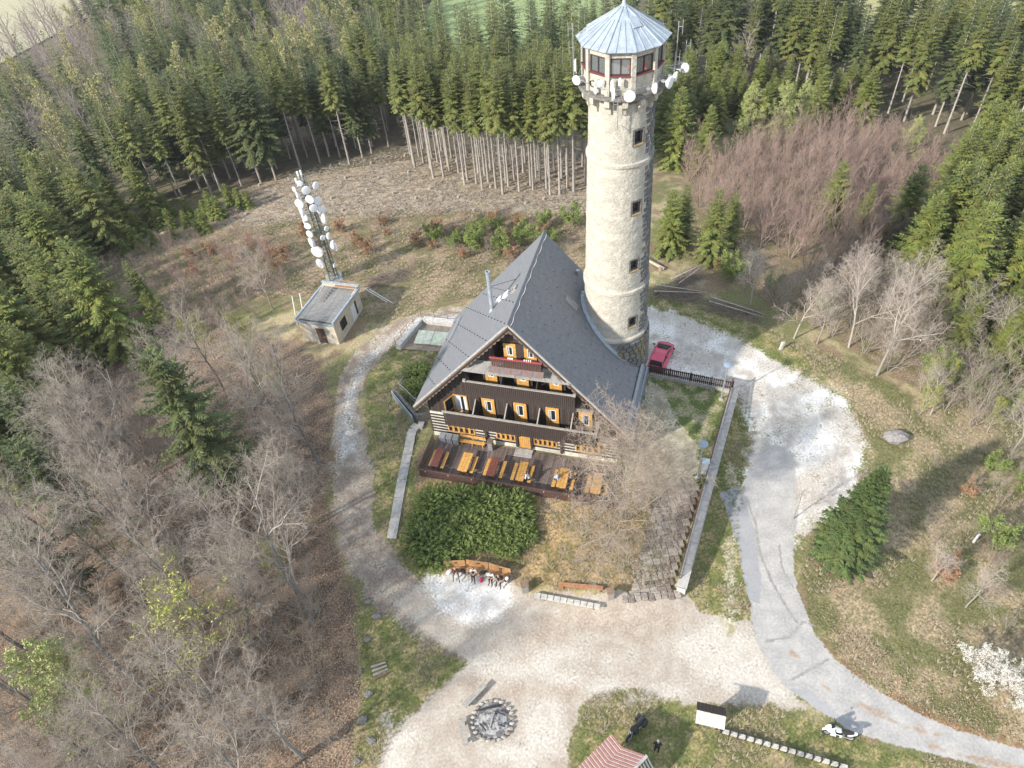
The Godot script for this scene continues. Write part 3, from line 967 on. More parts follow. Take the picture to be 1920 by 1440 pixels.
	rp.append_array(PackedVector2Array([Vector2(3.75, 11.0), Vector2(0, 11.0)]))
	var rt := B.new()
	roof_side.call(rt, 1.0, rp)
	obj("roof", rt, M.slate, t)
	var rr := B.new()
	rr.bar(Vector3(RIDGE.x - 0.1, RIDGE.y - 0.06, 0.80), Vector3(RIDGE.x - 0.1, RIDGE.y - 0.06, -11.02), 0.4, 0.05, Vector3(-0.75, 0.66, 0))
	rr.bar(Vector3(RIDGE.x + 0.1, RIDGE.y - 0.06, 0.80), Vector3(RIDGE.x + 0.1, RIDGE.y - 0.06, -11.02), 0.4, 0.05, Vector3(0.75, 0.66, 0))
	obj("ridge_cap", rr, M.slate, t)
	var wire := B.new()
	var wp := PackedVector3Array()
	var wr := PackedFloat32Array()
	for i in 25:
		wp.append(Vector3(RIDGE.x + 0.22 + 0.06 * sin(i * 1.7), RIDGE.y - 0.06, 0.8 - i * 0.48))
		wr.append(0.018)
	wire.tube(wp, wr, 5)
	obj("lightning_wire", wire, M.white, t)
	# barge boards, their scalloped trim and the metal edge
	for s: float in [-1.0, 1.0]:
		var e := Vector2(RIDGE.x + s * 9.15, RIDGE.y - 9.15 * SL)
		var dv := (RIDGE - e).normalized()
		var bb := B.new()
		bb.bar(Vector3(e.x, e.y - 0.27, 0.80), Vector3(RIDGE.x, RIDGE.y - 0.27, 0.80), 0.06, 0.28, Vector3(0, 0, 1).cross(Vector3(dv.x, dv.y, 0)))
		obj("barge_board", bb, M.verge_wood, t)
		var sc := B.new()
		var n := 26
		for i in n:
			var c0 := e.lerp(RIDGE, (i + 0.5) / n) - Vector2(0, 0.54)
			var pl2 := PackedVector2Array()
			for q in 9:
				var a := PI + PI * q / 8.0
				pl2.append(Vector2(c0.x, c0.y) + (dv * cos(a) * 0.25 + Vector2(-dv.y, dv.x) * (1 if s < 0 else -1) * sin(a) * 0.17))
			sc.prism(pl2, 0.76, 0.79)
		tag(obj("scalloped_trim", sc, M.verge_wood, t), "", "", "", "stuff")
		var me := B.new()
		me.bar(Vector3(e.x, e.y - 0.05, 0.80), Vector3(RIDGE.x, RIDGE.y - 0.05, 0.80), 0.11, 0.13, Vector3(0, 0, 1).cross(Vector3(dv.x, dv.y, 0)))
		obj("verge_flashing", me, M.concrete, t)
		var sf := B.new()
		sf.bar(Vector3(e.x, e.y - 0.36, 0.46), Vector3(RIDGE.x, RIDGE.y - 0.36, 0.46), 0.86, 0.03, Vector3(0, 0, 1).cross(Vector3(dv.x, dv.y, 0)))
		obj("soffit", sf, M.dark_wood, t)
	# gutter along the eave beside the courtyard
	var gt := B.new()
	for i in 8:
		var a0 := PI + PI * i / 8.0
		var a1 := PI + PI * (i + 1) / 8.0
		var g0 := Vector3(17.5 + cos(a0) * 0.13, 4.12 + sin(a0) * 0.13, 0.9)
		var g1 := Vector3(17.5 + cos(a1) * 0.13, 4.12 + sin(a1) * 0.13, 0.9)
		gt.quad(g0, g1, g1 + Vector3(0.25, 0, -8.6), g0 + Vector3(0.25, 0, -8.6))
	obj("gutter", gt, M.lead, t)
	var gf := B.new()
	gf.bar(Vector3(17.05, 4.72, 0.9), Vector3(17.3, 4.62, -7.7), 0.3, 0.04, Vector3(0.75, 0.66, 0))
	obj("eaves_flashing", gf, M.lead, t)
	# flashing where the roof meets the tower
	var fs := B.new()
	var last := []
	for i in 14:
		var a := deg_to_rad(-22 - i * 12.4)
		var c0 := Vector2(6.42 + cos(a) * 2.60, 8.62 + sin(a) * 2.68)
		var c1 := Vector2(6.42 + cos(a) * 2.92, 8.62 + sin(a) * 3.02)
		var p0 := Vector3(RIDGE.x + c0.x, RIDGE.y - c0.x * SL + 0.42, -c0.y)
		var p1 := Vector3(RIDGE.x + c1.x, RIDGE.y - c1.x * SL + 0.05, -c1.y)
		if last:
			fs.quad(last[1], p1, p0, last[0])
		last = [p0, p1]
	obj("tower_flashing", fs, M.lead, t)
	# snow guards
	var hook := B.new()
	var slope := func(uu: float, vv: float) -> Vector3:
		return Vector3(uu, RIDGE.y - absf(uu - RIDGE.x) * SL, -vv)
	for ci in 6:
		for q in 18:
			var uu := -0.5 + q * 0.52
			var vv := 1.5 + ci * 2.45 - 1.47 * uu
			if vv < -0.6 or vv > 10.6: continue
			var p: Vector3 = slope.call(uu, vv)
			hook.box(p + Vector3(-0.04, 0.045, 0), Vector3(0.06, 0.07, 0.07), Basis(Vector3(0, 0, 1), atan(SL)))
	for i in 8:
		for j in 9:
			var uu := 9.1 + i * 1.05 + (0.5 if j % 2 else 0.0)
			var vv := -0.2 + j * 1.15
			if Vector2(uu - 14.64, vv - 8.62).length() < 3.2 or (uu > 12 and vv > 7.4) or vv > 9.6: continue
			var p: Vector3 = slope.call(uu, vv)
			hook.box(p + Vector3(0.03, 0.03, 0), Vector3(0.05, 0.04, 0.05), Basis(Vector3(0, 0, 1), -atan(SL)))
	tag(obj("snow_guard", hook, M.black, t), "", "", "", "stuff")
	# roof windows
	for q in [[5.72, 5.2, 0.62, -1.0, "white"], [6.42, 4.95, 0.62, -1.0, "white"], [7.3, 4.5, 0.55, -1.0, "grey_wood"], [11.3, 6.5, 1.25, 1.0, "grey_wood"]]:
		var s: float = q[3]
		var o: Vector3 = slope.call(q[0], q[1])
		var bs := Basis(Vector3(0, 0, 1), -s * atan(SL))
		var fr := B.new()
		var L: float = q[2]
		for e: float in [-1.0, 1.0]:
			fr.box(o + bs * Vector3(e * L / 2, 0.06, 0), Vector3(0.08, 0.14, 0.62), bs)
			fr.box(o + bs * Vector3(0, 0.06, e * 0.28), Vector3(L, 0.14, 0.08), bs)
		var rw := obj("roof_window", fr, M[q[4]], t)
		var gp := B.new()
		gp.box(o + bs * Vector3(0, 0.06, 0), Vector3(L - 0.06, 0.03, 0.5), bs)
		obj("pane", gp, M.white if q[4] == "white" else M.lead, rw)
	var vb := B.new()
	var vo: Vector3 = slope.call(11.15, 10.1)
	vb.lathe(vo - Vector3(0, 0.1, 0), PackedVector2Array([Vector2(0.1, 0), Vector2(0.1, 0.4), Vector2(0.17, 0.42), Vector2(0.17, 0.55), Vector2(0, 0.6)]), 10)
	obj("roof_vent", vb, M.galvanised, t)
	# flue pipe with its stays
	var fo: Vector3 = slope.call(5.2, 4.6)
	var pp := B.new()
	pp.lathe(fo - Vector3(0, 0.25, 0), PackedVector2Array([Vector2(0.3, 0), Vector2(0.19, 0.3), Vector2(0.165, 0.34), Vector2(0.165, 2.0), Vector2(0.175, 2.02), Vector2(0.175, 2.1), Vector2(0.165, 2.12), Vector2(0.165, 3.85), Vector2(0.2, 3.9), Vector2(0.2, 4.05), Vector2(0.13, 4.05), Vector2(0.13, 3.0)]), 14)
	obj("flue_pipe", pp, M.zinc, t)
	var st := B.new()
	var mid2 := fo + Vector3(0, 2.3, 0)
	st.rod(mid2, slope.call(7.2, 4.2) + Vector3(0, 0.05, 0), 0.02)
	st.rod(mid2, slope.call(7.0, 6.2) + Vector3(0, 0.05, 0), 0.02)
	obj("flue_stay", st, M.black, t)
	# light gutter down the far eave and the ladder lying there
	var ld := B.new()
	var l0: Vector3 = slope.call(0.3, 6.2) + Vector3(-0.05, 0.12, 0)
	var l1: Vector3 = slope.call(0.3, 9.6) + Vector3(-0.05, 0.12, 0)
	ld.bar(l0, l1, 0.06, 0.06)
	ld.bar(l0 + Vector3(-0.28, -0.33, 0), l1 + Vector3(-0.28, -0.33, 0), 0.06, 0.06)
	for i in 11:
		var f := (i + 0.5) / 11
		ld.rod(l0.lerp(l1, f), l0.lerp(l1, f) + Vector3(-0.28, -0.33, 0), 0.02, 5)
	obj("roof_ladder", ld, M.galvanised, t)
	# small lamp shelf over the last balcony door
	var sh := B.new()
	sh.box(Vector3(13.7, 6.0, 0.18), Vector3(1.35, 0.06, 0.34), Basis.IDENTITY, 0.01)
	obj("door_hood", sh, M.grey_wood, t)

# ---------------------------------------------------------------- the tower
func dish(root: Node, at: Vector3, aim: Vector3, r: float, name_ := "dish", arm := Vector3.ZERO) -> void:
	var y := aim.normalized()
	var x := y.cross(Vector3(0.02, 1, 0.03)).normalized()
	var bs := Basis(x, y, x.cross(y))
	var b := B.new()
	# drum antenna: a shallow bowl behind, a shroud and a slightly domed cover
	b.lathe(at, PackedVector2Array([Vector2(0, -r * 0.75), Vector2(r * 0.35, -r * 0.68), Vector2(r * 0.8, -r * 0.4), Vector2(r, -r * 0.15), Vector2(r, r * 0.12), Vector2(r * 0.93, r * 0.17), Vector2(r * 0.5, r * 0.23), Vector2(0, r * 0.25)]), 18, bs)
	var d := obj(name_, b, M.dish_white, root)
	var k := B.new()
	k.rod(at - y * r * 0.6, at - y * (r * 0.75 + 0.16), 0.055, 8)
	k.box(at - y * (r * 0.75 + 0.18), Vector3(0.14, 0.22, 0.14), bs)
	if arm != Vector3.ZERO:
		k.rod(at - y * (r * 0.75 + 0.18), arm, 0.03)
	obj("bracket", k, M.galvanised, d)

func build_tower() -> void:
	var ang := -11.5
	var t := thing("lookout_tower", "tall round stone lookout tower with glazed top room and tin roof", "tower", TOWER, ang)
	t.rotation_degrees.z = 0.35
	# rough plaster drum, weathered to bare rubble; darker stone paints in the shaded flank
	var rough := noise(41, 0.9, 3)
	var coarse := noise(42, 0.35, 3)
	var prof := [[-0.3, 2.95], [7.9, 2.72], [8.0, 2.8], [8.22, 2.8], [8.3, 2.6], [12.7, 2.52], [12.75, 2.64], [13.0, 2.64], [13.06, 2.48], [23.4, 2.26], [23.46, 2.36], [23.66, 2.36], [23.72, 2.22], [27.8, 2.14]]
	var k := 112
	var rad := func(y: float) -> float:
		for i in prof.size() - 1:
			if y <= prof[i + 1][0]:
				return lerpf(prof[i][1], prof[i + 1][1], (y - prof[i][0]) / (prof[i + 1][0] - prof[i][0]))
		return 2.14
	var ys := []
	for i in prof.size() - 1:
		var n := maxi(1, int((prof[i + 1][0] - prof[i][0]) / 0.13))
		for q in n: ys.append(lerpf(prof[i][0], prof[i + 1][0], float(q) / n))
	ys.append(27.8)
	var plas := B.new()
	var ston := B.new()
	var wins := []
	for y: float in [25.45, 20.25, 15.35, 9.85]: wins.append([y, deg_to_rad(33.0)])
	var pt := func(j: int, y: float) -> Vector3:
		var a := TAU * (j % k) / k
		var d := Vector3(sin(a), 0, cos(a))
		var q := d * 2.4 + Vector3(0, y, 0)
		var rb := 1.6 if y < 7.9 else 1.0
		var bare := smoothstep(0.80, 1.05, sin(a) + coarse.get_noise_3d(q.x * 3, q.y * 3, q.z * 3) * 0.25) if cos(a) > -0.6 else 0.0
		var r: float = rad.call(y) + rough.get_noise_3d(q.x * 2, q.y * 2, q.z * 2) * 0.016 * rb + coarse.get_noise_3d(q.x * 5, q.y * 5, q.z * 5) * (0.012 * rb + 0.05 * bare) - bare * 0.03
		return d * r + Vector3(0, y, 0)
	for i in ys.size() - 1:
		var rowa := []
		var rowb := []
		for j in k + 1:
			rowa.append(pt.call(j, ys[i]))
			rowb.append(pt.call(j, ys[i + 1]))
		for j in k:
			var a := TAU * (j + 0.5) / k
			var ym: float = (ys[i] + ys[i + 1]) / 2
			var skip := false
			for w in wins:
				if absf(ym - w[0]) < 0.5 and absf(angle_difference(a, w[1])) < 0.155: skip = true
			if skip: continue
			var q := Vector3(sin(a), 0, cos(a)) * 2.4 + Vector3(0, ym, 0)
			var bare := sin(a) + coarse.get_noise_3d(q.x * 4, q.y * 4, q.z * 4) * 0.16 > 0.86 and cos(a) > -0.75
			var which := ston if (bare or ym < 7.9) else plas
			which.quad(rowa[j], rowa[j + 1], rowb[j + 1], rowb[j])
	obj("plaster_wall", plas, M.plaster, t)
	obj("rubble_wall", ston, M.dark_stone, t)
	# squared stones of the base where they show above the roof
	var rg := RandomNumberGenerator.new()
	rg.seed = 5
	var sm := [mat("base_stone_dark", srgb(0.20, 0.195, 0.19), 0.95, "rock", 0.8), mat("base_stone_pale", srgb(0.28, 0.26, 0.22), 0.95, "rock", 0.8), mat("base_stone_ochre", srgb(0.30, 0.26, 0.13), 0.95, "rock", 0.8)]
	for row in 9:
		var a := 0.10 + (row % 2) * 0.07
		while a < 1.95:
			var w := rg.randf_range(0.10, 0.2)
			var s := B.new()
			var am := a + w / 2
			var bs := Basis(Vector3.UP, am)
			s.box(bs * Vector3(0, 7.55 - row * 0.42, 2.80 + row * 0.012), Vector3(w * 2.72 - 0.05, 0.36, 0.16), bs, 0.03)
			var q := rg.randi() % 7
			obj("stone", s, sm[2] if q == 0 else sm[1 if q < 3 else 0], t)
			a += w
	# quoins of the rubble strip up the drum, toned dark where shade falls
	for i in 46:
		var y := 8.6 + i * 0.41
		if absf(y - 12.87) < 0.25 or absf(y - 23.56) < 0.25: continue
		var a := deg_to_rad(rg.randf_range(46, 51))
		while a < deg_to_rad(112):
			var w := rg.randf_range(0.09, 0.19)
			var skip := rg.randf() < 0.12
			if not skip:
				var s := B.new()
				var bs := Basis(Vector3.UP, a + w / 2)
				var r: float = rad.call(y)
				s.box(bs * Vector3(0, y + rg.randf_range(-0.05, 0.05), r - 0.02), Vector3(w * r - 0.04, rg.randf_range(0.26, 0.36), 0.14), bs, 0.035)
				obj("stone", s, sm[0] if rg.randf() < 0.75 else sm[1], t)
			a += w
	# stair windows, set deep
	for w in wins:
		var bs := Basis(Vector3.UP, w[1])
		var r: float = rad.call(w[0])
		var f := B.new()
		for s: float in [-1.0, 1.0]:
			f.box(Vector3(0, w[0], 0) + bs * Vector3(s * 0.40, 0, r - 0.22), Vector3(0.14, 1.16, 0.5), bs)
			f.box(Vector3(0, w[0] + s * 0.55, 0) + bs * Vector3(0, 0, r - 0.22), Vector3(0.68, 0.14, 0.5), bs)
		var o := obj("window", f, M.stone, t)
		var g := B.new()
		g.box(Vector3(0, w[0], 0) + bs * Vector3(0, 0, r - 0.36), Vector3(0.7, 1.0, 0.03), bs)
		obj("pane", g, M.glass, o)
		var sl := B.new()
		sl.box(Vector3(0, w[0] - 0.5, 0) + bs * Vector3(0, 0, r + 0.0), Vector3(0.72, 0.08, 0.22), bs)
		obj("sill", sl, mat("sandstone", srgb(0.46, 0.34, 0.18), 0.95, "plaster", 0.5), o)
		var bar := B.new()
		bar.box(Vector3(0, w[0], 0) + bs * Vector3(0, 0, r - 0.33), Vector3(0.05, 1.0, 0.04), bs)
		obj("frame", bar, M.black, o)
	# corbels and the gallery ledge
	for i in 14:
		var bs := Basis(Vector3.UP, TAU * i / 14 + 0.1)
		var c := B.new()
		c.prism(V2([2.05, 27.2, 2.3, 27.2, 2.32, 27.5, 2.62, 27.75, 2.64, 28.2, 2.05, 28.2]), -0.17, 0.17, Transform3D(Basis(bs.z, Vector3.UP, -bs.x), Vector3.ZERO))
		obj("corbel", c, M.plaster, t)
	var lg := B.new()
	lg.lathe(Vector3.ZERO, PackedVector2Array([Vector2(2.1, 27.7), Vector2(2.35, 27.95), Vector2(2.66, 28.2), Vector2(2.8, 28.24), Vector2(2.8, 28.46), Vector2(2.3, 28.5)]), 40)
	obj("gallery_ledge", lg, M.stone, t)
	# ten-sided room
	var R := 2.52
	var va := func(i: int) -> float: return deg_to_rad(-20.0 + 36.0 * i)
	for i in 10:
		var a0: float = va.call(i)
		var a1: float = va.call(i + 1)
		var p0 := Vector3(sin(a0), 0, cos(a0)) * R
		var p1 := Vector3(sin(a1), 0, cos(a1)) * R
		var dirx := (p1 - p0).normalized()
		var nn := dirx.cross(Vector3.UP) * -1.0
		nn = Vector3(p0.x + p1.x, 0, p0.z + p1.z).normalized()
		var bs := Basis(dirx, Vector3.UP, dirx.cross(Vector3.UP))
		var mid := (p0 + p1) / 2 - nn * 0.1
		var L := (p1 - p0).length()
		for hh in [["parapet", 29.05, 1.25], ["lintel", 31.0, 0.5]]:
			var room := B.new()
			room.box(mid + Vector3(0, hh[1], 0), Vector3(L, hh[2], 0.2), bs)
			obj(hh[0], room, M.plaster, t)
		# windows between the piers
		var wf := B.new()
		var wc := mid + nn * 0.02
		var ww := L - 0.30
		for s: float in [-1.0, 1.0]:
			wf.box(wc + dirx * s * (ww / 2 - 0.04) + Vector3(0, 30.22, 0), Vector3(0.08, 1.06, 0.12), bs)
			wf.box(wc + Vector3(0, 30.22 + s * 0.49, 0), Vector3(ww - 0.16, 0.08, 0.12), bs)
		wf.box(wc + Vector3(0, 30.22, 0), Vector3(0.07, 0.9, 0.1), bs)
		var wo := obj("window", wf, mat("window_brown", srgb(0.06, 0.03, 0.03), 0.5), t)
		for s: float in [-1.0, 1.0]:
			var gl := B.new()
			gl.box(wc + dirx * s * (ww / 4) + Vector3(0, 30.22, 0), Vector3(ww / 2 - 0.1, 0.9, 0.02), bs)
			obj("pane", gl, M.pane, wo)
		var sl := B.new()
		sl.box(wc + nn * 0.13 + Vector3(0, 29.69, 0), Vector3(ww, 0.06, 0.2), bs)
		obj("sill", sl, mat("sill_red", srgb(0.17, 0.05, 0.05), 0.5), wo)
		var pier := B.new()
		pier.box(p0 * 0.985 + Vector3(0, 29.84, 0), Vector3(0.3, 2.84, 0.26), Basis(Vector3.UP, a0), 0.02)
		obj("pier", pier, M.plaster, t)
	var fl := B.new()
	fl.lathe(Vector3.ZERO, PackedVector2Array([Vector2(0, 28.6), Vector2(2.4, 28.6)]), 10)
	fl.lathe(Vector3.ZERO, PackedVector2Array([Vector2(2.4, 31.15), Vector2(0, 31.15)]), 10)
	obj("room_floor", fl, M.concrete, t)
	# furniture seen through the panes
	var cu := B.new()
	cu.col = Color(0.55, 0.56, 0.56)
	cu.box(Vector3(-0.3, 29.4, 0.3), Vector3(1.2, 1.6, 0.5), Basis(Vector3.UP, 0.4), 0.03)
	cu.box(Vector3(0.7, 29.2, -0.8), Vector3(0.8, 1.2, 0.8), Basis.IDENTITY, 0.03)
	obj("cabinet", cu, M.paint, t)
	# tin roof: ten slopes of three pans with raised seams
	var RE := 2.92
	var ap := Vector3(0, 33.0, 0)
	for i in 10:
		var a0: float = va.call(i)
		var a1: float = va.call(i + 1)
		var e0 := Vector3(sin(a0) * RE, 31.2, cos(a0) * RE)
		var e1 := Vector3(sin(a1) * RE, 31.2, cos(a1) * RE)
		var nn := (e1 - e0).cross(ap - e0).normalized()
		if nn.y < 0: nn = -nn
		for q in 3:
			var pan := B.new()
			var s0 := e0.lerp(e1, q / 3.0)
			var s1 := e0.lerp(e1, (q + 1) / 3.0)
			var th := nn * 0.04
			pan.tri(s0, s1, ap)
			pan.tri(s1 - th, s0 - th, ap - th)
			pan.quad(s0 - th, s1 - th, s1, s0)
			obj("roof_panel", pan, M.zinc, t)
			if q > 0:
				var sm2 := B.new()
				sm2.bar(s0 + nn * 0.02, s0.lerp(ap, 0.62 if q == 1 else 0.66) + nn * 0.02, 0.025, 0.05, nn)
				obj("standing_seam", sm2, M.zinc, t)
		var hip := B.new()
		hip.bar(e0 + Vector3(0, 0.02, 0), ap, 0.09, 0.09)
		obj("hip_seam", hip, M.zinc, t)
	var hatch := B.new()
	var ha := deg_to_rad(34.0)
	var hn := Vector3(sin(ha) * 0.52, 0.85, cos(ha) * 0.52).normalized()
	var hb := Basis(Vector3(cos(ha), 0, -sin(ha)), hn, Vector3(cos(ha), 0, -sin(ha)).cross(hn))
	hatch.box(Vector3(sin(ha) * 1.2, 32.25, cos(ha) * 1.2), Vector3(0.62, 0.1, 0.75), hb, 0.01)
	obj("roof_hatch", hatch, M.zinc, t)
	var fin := B.new()
	fin.lathe(Vector3(0, 32.85, 0), PackedVector2Array([Vector2(0.22, 0), Vector2(0.12, 0.2), Vector2(0.1, 0.32), Vector2(0.03, 0.5), Vector2(0.02, 0.75), Vector2(0, 0.76)]), 12)
	obj("finial", fin, M.zinc, t)
	# aerials round the gallery
	var P := func(deg: float, r: float, y: float) -> Vector3: return Vector3(sin(deg_to_rad(deg)) * r, y, cos(deg_to_rad(deg)) * r)
	for q in [[-72, 3.0, 28.9, -30, 0.30], [-26, 2.85, 29.35, 20, 0.24], [10, 2.95, 28.65, 5, 0.36], [40, 3.2, 28.9, 95, 0.33], [60, 3.4, 28.9, 60, 0.36], [72, 3.5, 29.0, 75, 0.30], [82, 3.9, 29.3, 140, 0.30], [90, 3.8, 29.2, 20, 0.2]]:
		var at: Vector3 = P.call(q[0], q[1], q[2])
		dish(t, at, Vector3(sin(deg_to_rad(q[3])), -0.05, cos(deg_to_rad(q[3]))), q[4], "dish", P.call(q[0], 2.55, q[2]))
	for q in [[-36, 2.72, 28.95, 0.75], [-12, 2.72, 29.2, 0.7], [-10, 2.75, 28.7, 0.75], [-2, 2.7, 29.45, 0.45], [-78, 3.0, 29.7, 0.7]]:
		var b := B.new()
		b.box(P.call(q[0], q[1], q[2]), Vector3(0.2, q[3], 0.12), Basis(Vector3.UP, deg_to_rad(q[0])), 0.03)
		b.rod(P.call(q[0], q[1] - 0.05, q[2] - q[3] * 0.7), P.call(q[0], q[1] - 0.05, q[2] + q[3] * 0.6), 0.025)
		obj("panel_antenna", b, M.white, t)
	for q in [[-80, 3.1, 28.7, 32.2], [-84, 3.05, 28.6, 31.0], [-4, 2.75, 26.4, 28.4], [84, 3.3, 28.7, 32.0], [76, 3.3, 28.6, 30.4], [95, 3.9, 28.8, 30.6]]:
		var b := B.new()
		b.rod(P.call(q[0], q[1], q[2]), P.call(q[0], q[1], q[3]), 0.03)
		var top: Vector3 = P.call(q[0], q[1], q[3] - 0.3)
		var o := Vector3(-0.28 if q[0] < 0 else 0.25, 0, 0.05)
		b.rod(top, top + o, 0.02)
		b.rod(top + o + Vector3(0, -0.45, 0), top + o + Vector3(0, 0.4, 0), 0.02)
		b.rod(P.call(q[0], q[1], q[2] + 0.2), P.call(q[0], 2.4, q[2] + 0.2), 0.025)
		obj("aerial", b, M.galvanised, t)
	var rail := B.new()
	for i in 60:
		var a := 6.0 * i - 180
		rail.rod(P.call(a, 2.74, 29.0), P.call(a + 6, 2.74, 29.0), 0.016, 5)
	for i in 20:
		rail.rod(P.call(i * 18.0, 2.74, 28.45), P.call(i * 18.0, 2.74, 29.0), 0.014, 5)
	obj("gallery_rail", rail, M.galvanised, t)
	var coil := B.new()
	for c in 3:
		var cp := PackedVector3Array()
		var cr := PackedFloat32Array()
		for i in 15:
			var a := TAU * i / 14
			cp.append(P.call(-40, 2.72 + c * 0.03, 29.15) + Basis(Vector3.UP, deg_to_rad(-40)) * Vector3(cos(a) * (0.2 + c * 0.02), sin(a) * 0.2, 0))
			cr.append(0.018)
		coil.tube(cp, cr, 5)
	obj("cable_coil", coil, M.black, t)

# ---------------------------------------------------------------- deck of the chalet
func house(u: float, y: float, v: float) -> Vector3:
	return HOUSE + Basis(Vector3.UP, deg_to_rad(HOUSE_TURN)) * Vector3(u, y, -v)

func build_terrace() -> void:
	var t := thing("terrace_deck", "brown plank terrace with slatted railing in front of the chalet", "terrace", HOUSE, HOUSE_TURN)
	var rg := RandomNumberGenerator.new()
	rg.seed = 8
	var x := 0.35
	var dm := [M.deck_wood, mat("deck_wood_pale", srgb(0.235, 0.185, 0.16), 0.85, "wood", 0.6), mat("deck_wood_dark", srgb(0.15, 0.115, 0.10), 0.85, "wood", 0.6)]
	var i := 0
	while x < 17.0:
		var b := B.new()
		b.box(Vector3(0, 0, 0), Vector3(0.135, 0.045, 4.3))
		var o := obj("plank", b, dm[rg.randi() % 3], t)
		o.position = Vector3(x, -0.05 + rg.randf() * 0.006, 2.5)
		x += 0.148
		i += 1
	var js := B.new()
	for q in 9:
		js.box(Vector3(0.5 + q * 2.02, -0.2, 2.5), Vector3(0.14, 0.22, 4.3))
	js.box(Vector3(8.7, -0.42, 4.55), Vector3(17, 0.22, 0.16))
	js.box(Vector3(8.7, -0.42, 2.6), Vector3(17, 0.22, 0.16))
	js.box(Vector3(8.7, -0.95, 4.75), Vector3(17, 0.12, 0.1))
	for q in 7:
		js.box(Vector3(0.5 + q * 2.7, -1.0, 4.5), Vector3(0.18, 1.1, 0.18))
	obj("joist", js, M.grey_wood, t)
	pickets(t, Vector3(0.28, -0.12, 4.7), Vector3(16.9, -0.12, 4.7), 0.94, 0.17, M.dark_wood_red)
	pickets(t, Vector3(0.26, -0.12, 0.8), Vector3(0.26, -0.12, 4.66), 0.94, 0.22, M.dark_wood_red, 0.12)
	var r := B.new()
	r.box(Vector3(8.6, 0.86, 4.7), Vector3(16.75, 0.06, 0.13), Basis.IDENTITY, 0.01)
	r.box(Vector3(0.26, 0.86, 2.75), Vector3(0.12, 0.06, 3.8), Basis.IDENTITY, 0.01)
	obj("handrail", r, M.dark_wood_red, t)
	for q in 9:
		var p := B.new()
		p.box(Vector3(0.3 + q * 2.06, 0.2, 4.62), Vector3(0.1, 1.3, 0.1), Basis.IDENTITY, 0.01)
		obj("post", p, M.dark_wood_red, t)
	# small brass lamps on the railing
	for q in 8:
		var p := B.new()
		p.box(Vector3(0.9 + q * 2.05, 0.68, 4.74), Vector3(0.1, 0.12, 0.06), Basis.IDENTITY, 0.012)
		obj("rail_lamp", p, M.orange_wood, t)
	var st := B.new()
	st.box(Vector3(8.4, 0.02, 0.55), Vector3(1.55, 0.2, 0.6), Basis.IDENTITY, 0.015)
	st.box(Vector3(8.4, -0.02, 0.95), Vector3(1.6, 0.1, 0.3), Basis.IDENTITY, 0.015)
	obj("door_step", st, M.concrete, t)
	# tables and benches
	var tops := [[1.42, 0.7, "red_wood", "dark red table nearest the slatted end of the deck"], [3.95, 0.86, "orange_wood", "broad orange table second from the slatted end of the deck"], [6.4, 0.66, "red_wood", "dark red table in the middle of the deck"], [8.92, 0.68, "orange_wood", "orange table where a person in white sits at the railing"], [12.4, 0.8, "orange_wood", "orange table under the bare tree with two people at it"], [15.2, 0.8, "orange_wood", "orange table at the far end of the deck behind bare branches"]]
	for q in tops:
		var tb := thing("deck_table", q[3], "table", house(q[0], -0.03, -3.08), HOUSE_TURN, "tables on the deck")
		for e in 3:
			var w: float = q[1] / 3.0
			var b := B.new()
			b.box(Vector3((e - 1) * w, 0.74, 0), Vector3(w - 0.012, 0.05, 1.98), Basis.IDENTITY, 0.008)
			obj("tabletop_board", b, M[q[2]], tb)
		for e: float in [-1.0, 1.0]:
			var b := B.new()
			b.bar(Vector3(-q[1] * 0.42, 0, e * 0.7), Vector3(q[1] * 0.3, 0.71, e * 0.7), 0.08, 0.08)
			b.bar(Vector3(q[1] * 0.42, 0, e * 0.74), Vector3(-q[1] * 0.3, 0.71, e * 0.74), 0.08, 0.08)
			obj("trestle", b, M[q[2]], tb)
		var br := B.new()
		br.bar(Vector3(0, 0.36, -0.7), Vector3(0, 0.36, 0.7), 0.06, 0.1)
		obj("brace", br, M[q[2]], tb)
	var bens := [[0.95, "plain orange bench between the slatted railing and the red end table"], [2.05, "orange bench on the inner side of the red end table"], [4.68, "orange bench between the broad orange table and the middle red one"], [5.83, "orange bench beside the middle red table, toward the broad table"], [7.22, "orange bench beside the middle red table, toward the tree"], [8.22, "orange bench opposite the person in white"], [9.66, "orange bench with the person in white"], [11.7, "orange bench with the person in pale blue"], [13.2, "orange bench with the person in dark clothes under the branches"], [14.5, "orange bench before the last table, under the branches"], [15.95, "orange bench beyond the last table, at the end of the deck"]]
	for q in bens:
		var tb := thing("deck_bench", q[1], "bench", house(q[0], -0.03, -3.02), HOUSE_TURN, "benches on the deck")
		var b := B.new()
		b.box(Vector3(0, 0.45, 0), Vector3(0.28, 0.05, 1.78), Basis.IDENTITY, 0.008)
		obj("seat", b, M.orange_wood, tb)
		for e: float in [-1.0, 1.0]:
			var l := B.new()
			l.bar(Vector3(-0.13, 0, e * 0.66), Vector3(0.08, 0.43, e * 0.66), 0.06, 0.05)
			l.bar(Vector3(0.13, 0, e * 0.68), Vector3(-0.08, 0.43, e * 0.68), 0.06, 0.05)
			obj("leg", l, M.orange_wood, tb)
	# bench against the log wall
	var wb := thing("wall_bench", "long orange bench with backrest against the log wall", "bench", house(3.8, -0.03, -0.55), HOUSE_TURN)
	var s := B.new()
	s.box(Vector3(0, 0.45, 0.12), Vector3(2.3, 0.05, 0.34), Basis.IDENTITY, 0.008)
	obj("seat", s, M.orange_wood, wb)
	var bk := B.new()
	bk.box(Vector3(0, 0.82, -0.16), Vector3(2.3, 0.24, 0.04), Basis(Vector3.RIGHT, -0.15), 0.008)
